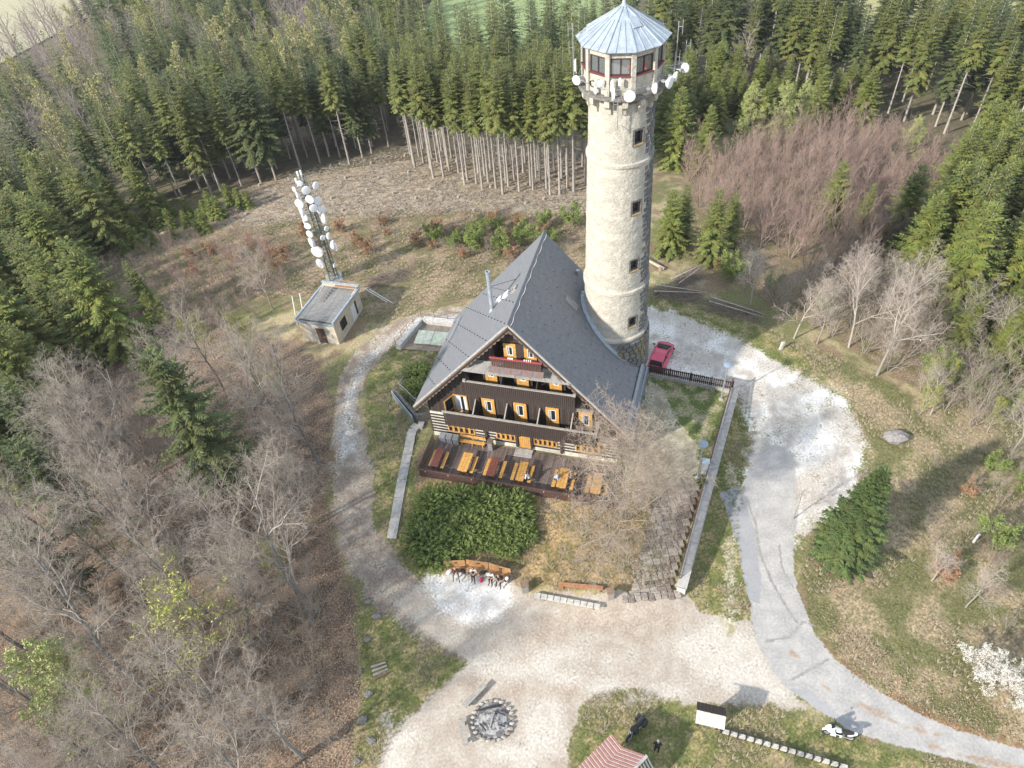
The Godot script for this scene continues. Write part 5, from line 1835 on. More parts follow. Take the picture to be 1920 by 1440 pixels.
	# stack of cut poles
	for q in 4:
		var c := on_ground(-11.95 + q * 0.1, -22.6 + q * 0.28, 0.1)
		var t := thing("cut_pole", ["topmost of the four grey poles lying on the grass west of the yard", "second of the four grey poles lying on the grass west of the yard", "third of the four grey poles lying on the grass west of the yard", "lowest and brownest of the four grey poles lying west of the yard"][q], "log", c, 12.0 + q * 3, "cut poles on the grass")
		var l := B.new()
		l.tube(PackedVector3Array([Vector3(-0.55, 0, 0), Vector3(0, 0.015, 0.01), Vector3(0.55, 0, 0)]), PackedFloat32Array([0.09, 0.085, 0.075]), 8, true)
		obj("log", l, M.grey_wood if q < 3 else M.verge_wood, t)
	# boulders edging the yard on the west, and single rocks
	var bl := [[-13.0, -27.6, 0.35], [-12.2, -26.3, 0.42], [-12.9, -24.6, 0.3], [-12.6, -20.6, 0.36], [-12.9, -18.9, 0.42], [-12.2, -17.5, 0.34], [-13.1, -16.3, 0.3], [-12.4, -15.4, 0.3], [-13.3, -22.3, 0.25]]
	var bd := ["by the first bend of the track", "where the track widens into the yard", "among leaves above the cut poles", "below the cut poles at the grass edge", "among the leaves south of the cut poles", "at the edge of the trampled grass", "near the lower edge of the grass", "nearest the bottom of the western edge", "smallest, beside the cut poles"]
	for i in bl.size():
		var q = bl[i]
		var t := thing("boulder", "grey boulder on the western yard edge, " + bd[i], "boulder", on_ground(q[0], q[1]), 0, "boulders along the yard")
		var r := B.new()
		r.rock(Vector3(0, q[2] * 0.25, 0), Vector3(q[2], q[2] * 0.6, q[2] * 0.8), 500 + i)
		obj("rock", r, M.stone, t)
	var big := thing("boulder", "large flat grey boulder in the meadow beyond the parking place", "boulder", on_ground(32.2, -36.9))
	var r2 := B.new()
	r2.rock(Vector3(0, 0.25, 0), Vector3(1.1, 0.55, 0.8), 540)
	obj("rock", r2, mat("flat_rock", srgb(0.36, 0.33, 0.31), 0.95, "rock", 0.6), big)
	# map board
	var mb := thing("map_board", "roofed wooden notice board by the road with white shingled roof", "notice board", on_ground(10.45, -16.0), -19.0)
	for e: float in [-0.62, 0.62]:
		var p := B.new()
		p.box(Vector3(e, 1.1, 0), Vector3(0.12, 2.3, 0.12), Basis.IDENTITY, 0.01)
		obj("post", p, M.dark_wood, mb)
	var pb := B.new()
	pb.box(Vector3(0, 1.25, 0.02), Vector3(1.12, 1.0, 0.05), Basis.IDENTITY, 0.01)
	obj("board", pb, M.grey_wood, mb)
	var mp := B.new()
	mp.box(Vector3(0, 1.25, 0.05), Vector3(1.0, 0.86, 0.01))
	obj("map", mp, mat("map_print", srgb(0.42, 0.46, 0.20), 0.6, "plaster", 1.2), mb)
	for s: float in [-1.0, 1.0]:
		for e in 8:
			var sh := B.new()
			var bs := Basis(Vector3.RIGHT, s * deg_to_rad(30))
			sh.box(Vector3(-0.8 + e * 0.228, 2.28, s * 0.34), Vector3(0.22, 0.04, 0.82), bs, 0.006)
			obj("roof_board", sh, M.pale_wood if s > 0 else M.dark_wood, mb)
	# wooden edging of posts and boards along the grass in front
	var ed := thing("board_edging", "low edging of pale boards between dark posts along the lower bank", "fence", Vector3.ZERO)
	var e0 := Vector2(11.3, -15.6)
	var e1 := Vector2(18.6, -12.75)
	for i in 15:
		var p0 := e0.lerp(e1, i / 15.0)
		var p1 := e0.lerp(e1, (i + 1) / 15.0)
		var s := B.new()
		s.bar(on_ground(p0.x, p0.y, 0.22), on_ground(p1.x, p1.y, 0.22), 0.2, 0.34)
		obj("board", s, M.pale_wood, ed)
		var p := B.new()
		p.box(on_ground(p0.x, p0.y, 0.2), Vector3(0.09, 0.75, 0.26), Basis(Vector3.UP, -0.37), 0.01)
		obj("post", p, M.black, ed)
	# shelter with a corrugated roof, only its corner in view
	var sh := thing("picnic_shelter", "timber shelter with red and white corrugated metal roof at the lower edge", "shelter", Vector3.ZERO)
	var along := Vector3(-0.815, 0, 0.58)
	var across := Vector3(0.58, 0, 0.815)
	var c0 := Vector3(3.92, -0.5, -15.49)
	var ridge := Vector3(4.42, 0.02, -14.46)
	var eave := Vector3(5.86, -0.5, -13.97)
	for side in 2:
		var n3 := 36
		for i in n3:
			var s := B.new()
			var f0 := along * (i * 0.122)
			var base := c0 if side == 0 else ridge
			var end := ridge if side == 0 else eave
			var p := PackedVector3Array([base + f0 + along * 0.06, end + f0 + along * 0.06])
			for w in 4:
				var t0 := w / 4.0
				var t1 := (w + 1) / 4.0
				var h0 := 0.035 * sin(PI * t0)
				var h1 := 0.035 * sin(PI * t1)
				s.quad(p[0] + along * (t0 - 0.5) * 0.1215 + Vector3(0, h0, 0), p[0] + along * (t1 - 0.5) * 0.1215 + Vector3(0, h1, 0), p[1] + along * (t1 - 0.5) * 0.1215 + Vector3(0, h1, 0), p[1] + along * (t0 - 0.5) * 0.1215 + Vector3(0, h0, 0))
			s.box((p[0] + p[1]) / 2 - Vector3(0, 0.03, 0), Vector3(0.01, 0.01, 0.01))
			obj("roof_sheet", s, M.corrugated if (i % 2 == 0) else M.corrugated_pale, sh)
	var fb := B.new()
	fb.bar(eave + Vector3(0, 0.02, 0), eave + along * 4.4 + Vector3(0, 0.02, 0), 0.2, 0.06)
	obj("roof_edge", fb, M.concrete, sh)
	for i in 20:
		var s := B.new()
		s.bar(eave + along * (0.05 + i * 0.21) - Vector3(0, 0.1, 0) + across * 0.1, eave + along * (0.05 + i * 0.21) - Vector3(0, 1.0, 0) + across * 0.75, 0.09, 0.03)
		obj("side_slat", s, M.galvanised, sh)
	for q in [c0 + across * 0.3 + along * 0.3, eave - across * 0.3 + along * 0.3, c0 + across * 0.3 + along * 4.0, eave - across * 0.3 + along * 4.0]:
		var s := B.new()
		s.rod(Vector3(q.x, ground_y(q.x, q.z) - 0.1, q.z), Vector3(q.x, -0.6, q.z), 0.1, 8)
		obj("post", s, M.dark_wood, sh)
	# street lamps
	for q in [[18.55, -42.35, "street lamp with flat round head at the fence corner"], [14.25, -34.15, "street lamp with flat round head at the top of the stairs"]]:
		var t := thing("street_lamp", q[2], "street lamp", on_ground(q[0], q[1]), 0, "lamps in the courtyard")
		var p := B.new()
		p.tube(PackedVector3Array([Vector3.ZERO, Vector3(0, 2, 0), Vector3(0, 4.3, 0)]), PackedFloat32Array([0.065, 0.055, 0.045]), 10, true)
		obj("pole", p, M.galvanised, t)
		var h := B.new()
		h.lathe(Vector3(0, 4.25, 0), PackedVector2Array([Vector2(0.08, 0), Vector2(0.14, 0.05), Vector2(0.3, 0.12), Vector2(0.38, 0.16), Vector2(0.36, 0.2), Vector2(0.15, 0.27), Vector2(0, 0.28)]), 20)
		obj("lamp_head", h, mat("lamp_blue", srgb(0.24, 0.29, 0.35), 0.5), t)
		var bs := B.new()
		bs.box(Vector3(0, 0.05, 0), Vector3(0.34, 0.18, 0.34), Basis.IDENTITY, 0.02)
		obj("base", bs, M.concrete, t)
	var pay := thing("ticket_machine", "narrow grey metal cabinet on legs next to the stair lamp", "cabinet", on_ground(14.75, -34.2), -20.0)
	var cb := B.new()
	cb.box(Vector3(0, 1.3, 0), Vector3(0.5, 1.5, 0.36), Basis.IDENTITY, 0.03)
	obj("cabinet_body", cb, mat("machine_grey", srgb(0.52, 0.56, 0.58), 0.5), pay)
	var cr := B.new()
	cr.box(Vector3(0, 2.1, 0.02), Vector3(0.6, 0.1, 0.5), Basis(Vector3.RIGHT, 0.15), 0.02)
	obj("roof", cr, M.zinc, pay)
	for e: float in [-0.18, 0.18]:
		var l := B.new()
		l.box(Vector3(e, 0.28, 0), Vector3(0.06, 0.58, 0.06))
		obj("leg", l, M.galvanised, pay)
	var wp := thing("marker_post", "short white post standing in the meadow", "post", on_ground(34.65, -27.44))
	var ws := B.new()
	ws.box(Vector3(0, 0.5, 0), Vector3(0.34, 1.1, 0.16), Basis(Vector3.UP, 0.5), 0.05)
	obj("post", ws, M.white, wp)
	var mk := thing("milestone", "small grey stone marker on the grass verge behind the parking place", "marker stone", on_ground(26.0, -48.1), 10)
	var ms := B.new()
	ms.box(Vector3(0, 0.42, 0), Vector3(0.3, 1.0, 0.22), Basis(Vector3(0, 0, 1), -0.12), 0.03)
	obj("stone", ms, M.concrete_light, mk)
	var af := thing("swing_frame", "thin grey metal trestle in the grass left of the hut", "frame", on_ground(-27.9, -58.9), 10)
	for e: float in [-1.0, 1.0]:
		var p := B.new()
		p.rod(Vector3(e * 0.75, 0, 0.7), Vector3(e * 0.1, 2.3, 0), 0.04)
		p.rod(Vector3(e * 0.75, 0, -0.7), Vector3(e * 0.1, 2.3, 0), 0.04)
		obj("leg", p, M.galvanised, af)
	var sp := thing("stake", "single grey stake beside the upper bend of the gravel track", "post", on_ground(-17.9, -52.4))
	var sk := B.new()
	sk.tube(PackedVector3Array([Vector3.ZERO, Vector3(-0.15, 1.6, 0.05)]), PackedFloat32Array([0.05, 0.04]), 7, true)
	obj("post", sk, M.galvanised, sp)
	# guy stakes round the mast
	for q in [[-22.4, -60.2, "pale leaning stay pole behind the hut's roof, left one"], [-21.6, -60.4, "pale leaning stay pole behind the hut's roof, right one"], [-12.6, -62.0, "thin pale pole lying in the grass east of the hut"], [-11.9, -61.6, "thin pale pole lying across the other east of the hut"]]:
		var t := thing("stay_pole", q[2], "pole", on_ground(q[0], q[1]), 0, "pale poles round the hut")
		var p := B.new()
		var lying: bool = q[0] > -15.0
		p.rod(Vector3.ZERO, Vector3(-2.6, 0.9, -1.9) if lying else Vector3(0.3, 3.3, -0.8), 0.05)
		obj("pole", p, M.white, t)

# ---------------------------------------------------------------- vehicles
func wheel(root: Node, o: Vector3, r: float, w: float, ax := Vector3(0, 0, 1), spokes := 7, name_ := "wheel") -> void:
	var y := ax.normalized()
	var x := y.cross(Vector3(0.1, 1, 0.2)).normalized()
	var bs := Basis(x, y, x.cross(y))
	var b := B.new()
	b.lathe(o, PackedVector2Array([Vector2(r * 0.62, -w * 0.42), Vector2(r * 0.9, -w * 0.5), Vector2(r, -w * 0.3), Vector2(r, w * 0.3), Vector2(r * 0.9, w * 0.5), Vector2(r * 0.62, w * 0.42)]), 20, bs)
	var t := obj(name_, b, M.rubber, root)
	var k := B.new()
	for i in spokes:
		var a := TAU * i / spokes
		var d := bs * Vector3(sin(a), 0, cos(a))
		k.bar(o, o + d * r * 0.64, w * 0.5, 0.03, y)
	k.lathe(o, PackedVector2Array([Vector2(r * 0.6, -w * 0.3), Vector2(r * 0.66, -w * 0.4), Vector2(r * 0.66, w * 0.4), Vector2(r * 0.6, w * 0.3)]), 20, bs)
	k.lathe(o, PackedVector2Array([Vector2(0, -w * 0.4), Vector2(r * 0.18, -w * 0.4), Vector2(r * 0.18, w * 0.4), Vector2(0, w * 0.4)]), 10, bs)
	obj("rim", k, M.galvanised, t)

func loft(b: B, secs: Array) -> void:
	# skin between successive closed rings of equal length, ends filled
	for i in secs.size() - 1:
		var a: Array = secs[i]
		var c: Array = secs[i + 1]
		var n := a.size()
		for j in n:
			b.quad(a[j], a[(j + 1) % n], c[(j + 1) % n], c[j])
	for e: int in [0, secs.size() - 1]:
		var a: Array = secs[e]
		for j in range(1, a.size() - 1):
			if e == 0: b.tri(a[0], a[j + 1], a[j])
			else: b.tri(a[0], a[j], a[j + 1])

func build_car() -> void:
	var red := mat("car_red", srgb(0.52, 0.03, 0.085), 0.25)
	red.clearcoat_enabled = true
	red.clearcoat = 0.7
	var hd := Vector3(0.49, 0, -0.872)
	var t := thing("parked_car", "red hatchback parked nose away between tower and fence", "car", Vector3(14.42, ground_y(14.4, -48.3) + 0.02, -48.3), rad_to_deg(atan2(-hd.z, hd.x)))
	var st := [[-2.0, 0.72, 0.42, 0.80], [-1.9, 0.80, 0.30, 0.92], [-1.5, 0.85, 0.24, 0.98], [-0.6, 0.87, 0.22, 0.96], [0.5, 0.87, 0.22, 0.93], [1.0, 0.86, 0.23, 0.90], [1.6, 0.82, 0.26, 0.80], [1.92, 0.74, 0.32, 0.68], [2.04, 0.60, 0.40, 0.58]]
	var secs := []
	for s in st:
		var w: float = s[1]
		var y0: float = s[2]
		var y1: float = s[3]
		var ring := []
		for q in [[-0.9, 0.0], [-1.0, 0.22], [-1.0, 0.62], [-0.95, 0.88], [-0.80, 1.0], [-0.4, 1.03], [0.0, 1.04], [0.4, 1.03], [0.80, 1.0], [0.95, 0.88], [1.0, 0.62], [1.0, 0.22], [0.9, 0.0]]:
			ring.append(Vector3(s[0], lerpf(y0, y1, q[1]), q[0] * w))
		secs.append(ring)
	var b := B.new()
	loft(b, secs)
	obj("body", b, red, t)
	# cabin: roof skin, pillars and glass
	var base := [Vector3(1.2, 0.90, 0.70), Vector3(1.2, 0.90, -0.70), Vector3(-1.86, 0.95, -0.66), Vector3(-1.86, 0.95, 0.66)]
	var top := [Vector3(0.08, 1.38, 0.55), Vector3(0.08, 1.38, -0.55), Vector3(-1.55, 1.34, -0.53), Vector3(-1.55, 1.34, 0.53)]
	var rf := B.new()
	var mid := [Vector3(-0.5, 1.46, 0.57), Vector3(-0.5, 1.46, -0.57)]
	rf.quad(top[0], top[1], mid[1] + Vector3(0, 0, 0.12), mid[0] - Vector3(0, 0, 0.12))
	rf.quad(mid[0] - Vector3(0, 0, 0.12), mid[1] + Vector3(0, 0, 0.12), top[2], top[3])
	rf.tri(top[0], mid[0] - Vector3(0, 0, 0.12), mid[0] - Vector3(0, 0.05, 0))
	rf.quad(top[3], mid[0] - Vector3(0, 0.05, 0), mid[0] - Vector3(0, 0, 0.12), top[3])
	for e in 4:
		rf.bar(base[e], top[e], 0.07, 0.06)
	rf.bar(top[0], top[3], 0.09, 0.07)
	rf.bar(top[1], top[2], 0.09, 0.07)
	rf.bar(top[2], top[3], 0.1, 0.06)
	rf.bar(top[0], top[1], 0.06, 0.05)
	for s: float in [-1.0, 1.0]:
		rf.bar(Vector3(-0.45, 0.94, s * 0.73), Vector3(-0.45, 1.42, s * 0.57), 0.09, 0.05)
	obj("roof", rf, red, t)
	var nm := ["windscreen", "rear_window"]
	for e in 2:
		var g := B.new()
		if e == 0: g.quad(base[0].lerp(base[1], 0.04), base[1].lerp(base[0], 0.04), top[1], top[0])
		else: g.quad(base[2].lerp(base[3], 0.04), base[3].lerp(base[2], 0.04), top[3], top[2])
		obj(nm[e], g, M.glass, t)
	for s in 2:
		var g := B.new()
		var o := Vector3(0, 0, -0.01 if s == 0 else 0.01)
		g.quad(base[s * 1 if s == 0 else 1] + o, top[0 if s == 0 else 1] + o, top[3 if s == 0 else 2] + o, base[3 if s == 0 else 2] + o)
		obj("side_window", g, M.glass, t)
		var sg := -1.0 if s == 1 else 1.0
		var m := B.new()
		m.box(Vector3(0.95, 0.98, sg * 0.96), Vector3(0.14, 0.14, 0.22), Basis.IDENTITY, 0.03)
		obj("mirror", m, M.black, t)
		for x: float in [-1.28, 1.28]:
			wheel(t, Vector3(x, 0.30, sg * 0.76), 0.31, 0.2)
		var h := B.new()
		h.box(Vector3(1.86, 0.64, sg * 0.54), Vector3(0.22, 0.12, 0.3), Basis(Vector3.UP, -sg * 0.5), 0.02)
		obj("headlight", h, M.white, t)
		var l := B.new()
		l.box(Vector3(-1.94, 0.82, sg * 0.58), Vector3(0.1, 0.14, 0.26), Basis.IDENTITY, 0.02)
		obj("tail_light", l, M.red_paint, t)
	var cw := B.new()
	cw.box(Vector3(1.27, 0.895, 0), Vector3(0.14, 0.03, 1.3))
	obj("cowl", cw, M.black, t)
	var bp := B.new()
	bp.box(Vector3(-1.98, 0.45, 0), Vector3(0.12, 0.2, 1.45), Basis.IDENTITY, 0.03)
	bp.box(Vector3(2.0, 0.38, 0), Vector3(0.12, 0.18, 1.25), Basis.IDENTITY, 0.03)
	obj("bumper", bp, M.black, t)
	var an := B.new()
	an.rod(Vector3(-1.2, 1.4, 0), Vector3(-1.4, 1.66, 0), 0.01, 4)
	obj("aerial", an, M.black, t)

func build_motorcycle(label: String, at: Vector3, fwd: Vector3, skin: StandardMaterial3D, fairing: bool) -> void:
	var t := thing("motorcycle", label, "motorcycle", at, rad_to_deg(atan2(-fwd.z, fwd.x)))
	t.rotation_degrees.x = 8.0
	wheel(t, Vector3(0.74, 0.31, 0), 0.31, 0.13, Vector3(0, 0, 1), 6)
	wheel(t, Vector3(-0.70, 0.31, 0), 0.31, 0.18, Vector3(0, 0, 1), 6)
	var fk := B.new()
	for s: float in [-1.0, 1.0]:
		fk.rod(Vector3(0.74, 0.31, s * 0.11), Vector3(0.46, 0.95, s * 0.11), 0.03, 8)
		fk.rod(Vector3(-0.70, 0.31, s * 0.13), Vector3(-0.1, 0.4, s * 0.12), 0.035, 8)
	obj("fork", fk, M.galvanised, t)
	var en := B.new()
	en.box(Vector3(0.1, 0.42, 0), Vector3(0.5, 0.4, 0.34), Basis.IDENTITY, 0.05)
	for s: float in [-1.0, 1.0]:
		en.rod(Vector3(0.12, 0.5, s * 0.1), Vector3(0.14, 0.56, s * 0.3), 0.1, 10)
	obj("engine", en, M.black, t)
	var fr := B.new()
	fr.bar(Vector3(0.45, 0.9, 0), Vector3(-0.2, 0.55, 0), 0.1, 0.08)
	fr.bar(Vector3(0.2, 0.75, 0), Vector3(-0.75, 0.78, 0), 0.16, 0.07)
	obj("frame", fr, M.black, t)
	var tk := B.new()
	var secs := []
	for q in [[-0.12, 0.10, 0.74, 0.80], [0.0, 0.17, 0.72, 0.92], [0.2, 0.19, 0.72, 0.99], [0.36, 0.16, 0.76, 0.98], [0.46, 0.08, 0.82, 0.92]]:
		var r := []
		for i in 10:
			var a := TAU * i / 10
			r.append(Vector3(q[0], (q[2] + q[3]) / 2 + sin(a) * (q[3] - q[2]) / 2, cos(a) * q[1]))
		secs.append(r)
	loft(tk, secs)
	obj("tank", tk, skin, t)
	var se := B.new()
	var ss := []
	for q in [[-0.1, 0.12, 0.74, 0.82], [-0.25, 0.17, 0.74, 0.82], [-0.5, 0.16, 0.76, 0.87], [-0.8, 0.11, 0.82, 0.92]]:
		ss.append([Vector3(q[0], q[2], -q[1]), Vector3(q[0], q[3], -q[1] * 0.8), Vector3(q[0], q[3] + 0.02, 0), Vector3(q[0], q[3], q[1] * 0.8), Vector3(q[0], q[2], q[1])])
	loft(se, ss)
	obj("seat", se, M.black, t)
	var tl := B.new()
	var s2 := []
	for q in [[-0.45, 0.18, 0.64, 0.76], [-0.75, 0.15, 0.70, 0.84], [-1.02, 0.06, 0.80, 0.90]]:
		s2.append([Vector3(q[0], q[2], -q[1]), Vector3(q[0], q[3], -q[1]), Vector3(q[0], q[3], q[1]), Vector3(q[0], q[2], q[1])])
	loft(tl, s2)
	obj("tail", tl, skin, t)
	var hb := B.new()
	hb.tube(PackedVector3Array([Vector3(0.28, 1.06, -0.4), Vector3(0.4, 1.06, -0.2), Vector3(0.44, 1.02, 0), Vector3(0.4, 1.06, 0.2), Vector3(0.28, 1.06, 0.4)]), PackedFloat32Array([0.022, 0.018, 0.018, 0.018, 0.022]), 8, true)
	obj("handlebar", hb, M.black, t)
	for s: float in [-1.0, 1.0]:
		var mi := B.new()
		mi.rod(Vector3(0.36, 1.06, s * 0.3), Vector3(0.42, 1.24, s * 0.38), 0.012, 5)
		mi.box(Vector3(0.42, 1.26, s * 0.42), Vector3(0.05, 0.1, 0.17), Basis.IDENTITY, 0.02)
		obj("mirror", mi, M.black, t)
	var ex := B.new()
	ex.tube(PackedVector3Array([Vector3(0.3, 0.3, 0.16), Vector3(-0.1, 0.24, 0.18), Vector3(-0.5, 0.36, 0.2), Vector3(-0.95, 0.5, 0.22)]), PackedFloat32Array([0.03, 0.035, 0.06, 0.055]), 10, true)
	obj("exhaust", ex, M.steel, t)
	var gd := B.new()
	for i in 6:
		var a0 := deg_to_rad(30.0 + i * 20)
		var a1 := deg_to_rad(50.0 + i * 20)
		gd.quad(Vector3(0.74 + cos(a0) * 0.35, 0.31 + sin(a0) * 0.35, -0.08), Vector3(0.74 + cos(a0) * 0.35, 0.31 + sin(a0) * 0.35, 0.08), Vector3(0.74 + cos(a1) * 0.35, 0.31 + sin(a1) * 0.35, 0.08), Vector3(0.74 + cos(a1) * 0.35, 0.31 + sin(a1) * 0.35, -0.08))
	obj("mudguard", gd, skin, t)
	var hl := B.new()
	if fairing:
		var s3 := []
		for q in [[0.30, 0.30, 0.50, 1.02], [0.55, 0.27, 0.56, 1.10], [0.78, 0.20, 0.66, 1.00], [0.92, 0.08, 0.76, 0.88]]:
			s3.append([Vector3(q[0], q[2], -q[1] * 0.7), Vector3(q[0], (q[2] + q[3]) / 2, -q[1]), Vector3(q[0], q[3], -q[1] * 0.6), Vector3(q[0] - 0.02, q[3] + 0.03, 0), Vector3(q[0], q[3], q[1] * 0.6), Vector3(q[0], (q[2] + q[3]) / 2, q[1]), Vector3(q[0], q[2], q[1] * 0.7)])
		loft(hl, s3)
		var fo := obj("fairing", hl, skin, t)
		var ws := B.new()
		ws.quad(Vector3(0.62, 1.08, -0.18), Vector3(0.62, 1.08, 0.18), Vector3(0.40, 1.30, 0.13), Vector3(0.40, 1.30, -0.13))
		obj("windscreen", ws, M.glass, fo)
		for s: float in [-1.0, 1.0]:
			var sp := B.new()
			sp.box(Vector3(0.2, 0.5, s * 0.22), Vector3(0.7, 0.36, 0.03), Basis(Vector3.RIGHT, s * 0.15), 0.01)
			obj("side_panel", sp, skin, t)
	else:
		hl.lathe(Vector3(0.58, 0.92, 0), PackedVector2Array([Vector2(0, -0.08), Vector2(0.08, -0.06), Vector2(0.11, 0.02), Vector2(0.11, 0.06), Vector2(0, 0.07)]), 14, Basis(Vector3(0, 0, 1), -PI / 2))
		obj("headlight", hl, M.steel, t)
		for s: float in [-1.0, 1.0]:
			var pn := B.new()
			pn.box(Vector3(-0.62, 0.6, s * 0.3), Vector3(0.5, 0.34, 0.2), Basis.IDENTITY, 0.04)
			obj("pannier", pn, M.black, t)

func build_vehicles() -> void:
	build_car()
	build_motorcycle("black motorcycle with panniers standing in the shelter's shadow", on_ground(5.75, -16.15), Vector3(-0.75, 0, 0.66), M.black, false)
	var w := mat("bike_white", srgb(0.78, 0.78, 0.78), 0.25)
	build_motorcycle("white and black sports motorcycle parked at the road's edge", on_ground(18.75, -14.62), Vector3(-0.94, 0, -0.34), w, true)

# ---------------------------------------------------------------- people
func smin(a: float, b: float, k: float) -> float:
	var h := clampf(0.5 + 0.5 * (b - a) / k, 0, 1)
	return lerpf(b, a, h) - k * h * (1 - h)

func skin_bones(bones: Array, cell: float) -> B:
	var lo := Vector3(1e9, 1e9, 1e9)
	var hi := -lo
	for q in bones:
		for e in 2:
			var r: float = q[2 + e]
			lo = lo.min(q[e] - Vector3.ONE * (r + cell * 2))
			hi = hi.max(q[e] + Vector3.ONE * (r + cell * 2))
	var nx := int((hi.x - lo.x) / cell) + 2
	var ny := int((hi.y - lo.y) / cell) + 2
	var nz := int((hi.z - lo.z) / cell) + 2
	var f := PackedFloat32Array()
	f.resize(nx * ny * nz)
	f.fill(1.0)
	for q in bones:
		var a: Vector3 = q[0]
		var ab: Vector3 = q[1] - a
		var l2 := maxf(ab.length_squared(), 1e-6)
		var ra: float = q[2]
		var rb: float = q[3]
		var m := maxf(ra, rb) + 0.12
		var p0 := (a.min(q[1]) - Vector3.ONE * m - lo) / cell
		var p1 := (a.max(q[1]) + Vector3.ONE * m - lo) / cell
		for z in range(maxi(int(p0.z), 0), mini(int(p1.z) + 1, nz)):
			for y in range(maxi(int(p0.y), 0), mini(int(p1.y) + 1, ny)):
				for x in range(maxi(int(p0.x), 0), mini(int(p1.x) + 1, nx)):
					var p := lo + Vector3(x, y, z) * cell - a
					var t := clampf(p.dot(ab) / l2, 0, 1)
					var d := (p - ab * t).length() - lerpf(ra, rb, t)
					var i := (z * ny + y) * nx + x
					f[i] = smin(f[i], d, 0.035)
	var vid := {}
	var vs := PackedVector3Array()
	var offs := [0, 1, nx, nx + 1, nx * ny, nx * ny + 1, nx * ny + nx, nx * ny + nx + 1]
	for z in nz - 1:
		for y in ny - 1:
			for x in nx - 1:
				var i := (z * ny + y) * nx + x
				var neg := 0
				for o: int in offs:
					if f[i + o] < 0: neg += 1
				if neg == 0 or neg == 8: continue
				var s := Vector3.ZERO
				var c := 0
				for e in [[0, 1], [2, 3], [4, 5], [6, 7], [0, 2], [1, 3], [4, 6], [5, 7], [0, 4], [1, 5], [2, 6], [3, 7]]:
					var fa := f[i + offs[e[0]]]
					var fb := f[i + offs[e[1]]]
					if (fa < 0) == (fb < 0): continue
					var t := fa / (fa - fb)
					s += Vector3(e[0] & 1, (e[0] >> 1) & 1, e[0] >> 2).lerp(Vector3(e[1] & 1, (e[1] >> 1) & 1, e[1] >> 2), t)
					c += 1
				vid[i] = vs.size()
				vs.append(lo + (Vector3(x, y, z) + s / c) * cell)
	var cols := PackedColorArray()
	for p in vs:
		var best := 1e9
		var k := Color(1, 1, 1)
		for q in bones:
			var a: Vector3 = q[0]
			var ab: Vector3 = q[1] - a
			var t := clampf((p - a).dot(ab) / maxf(ab.length_squared(), 1e-6), 0, 1)
			var d := (p - a - ab * t).length() - lerpf(q[2], q[3], t)
			if d < best:
				best = d
				k = q[4]
		cols.append(k)
	var tris := PackedInt32Array()
	var st := [1, nx, nx * ny]
	for z in range(1, nz - 1):
		for y in range(1, ny - 1):
			for x in range(1, nx - 1):
				var i := (z * ny + y) * nx + x
				for ax in 3:
					var fa := f[i]
					var fb := f[i + st[ax]]
					if (fa < 0) == (fb < 0): continue
					var u: int = st[(ax + 1) % 3]
					var v: int = st[(ax + 2) % 3]
					var q := [i - u - v, i - v, i, i - u]
					if not (vid.has(q[0]) and vid.has(q[1]) and vid.has(q[2]) and vid.has(q[3])): continue
					var w := [vid[q[0]], vid[q[1]], vid[q[2]], vid[q[3]]]
					if fa >= 0: w.reverse()
					tris.append_array(PackedInt32Array([w[0], w[1], w[2], w[0], w[2], w[3]]))
	var nr := PackedVector3Array()
	nr.resize(vs.size())
	for i in range(0, tris.size(), 3):
		var n := (vs[tris[i + 1]] - vs[tris[i]]).cross(vs[tris[i + 2]] - vs[tris[i]])
		for e in 3: nr[tris[i + e]] += n
	var b := B.new()
	for i in range(0, tris.size(), 3):
		for e: int in [0, 2, 1]:
			var w := tris[i + e]
			b.v.append(vs[w])
			b.n.append(nr[w].normalized())
			b.c.append(cols[w])
	return b

const SKIN := Color(0.50, 0.31, 0.22)

func hand(b: B, wrist: Vector3, dir: Vector3, side: float) -> void:
	# palm, four curled fingers of unequal length and a thumb
	b.col = SKIN
	var d := dir.normalized()
	var x := d.cross(Vector3.UP).normalized()
	var y := x.cross(d)
	var palm := wrist + d * 0.05
	b.box(palm, Vector3(0.075, 0.028, 0.09), Basis(x, y, -d), 0.01)
	var ln := [0.062, 0.072, 0.068, 0.052]
	for i in 4:
		var k := palm + d * 0.045 + x * (0.028 - 0.019 * i)
		var m: Vector3 = k + d * ln[i] * 0.55 - y * 0.012
		b.tube(PackedVector3Array([k, m, m + d * ln[i] * 0.25 - y * 0.028]), PackedFloat32Array([0.009, 0.0085, 0.007]), 5, true)
	var th := palm - d * 0.02 + x * 0.038 * side
	b.tube(PackedVector3Array([th, th + x * 0.022 * side + d * 0.03, th + x * 0.018 * side + d * 0.055 - y * 0.01]), PackedFloat32Array([0.011, 0.010, 0.008]), 5, true)

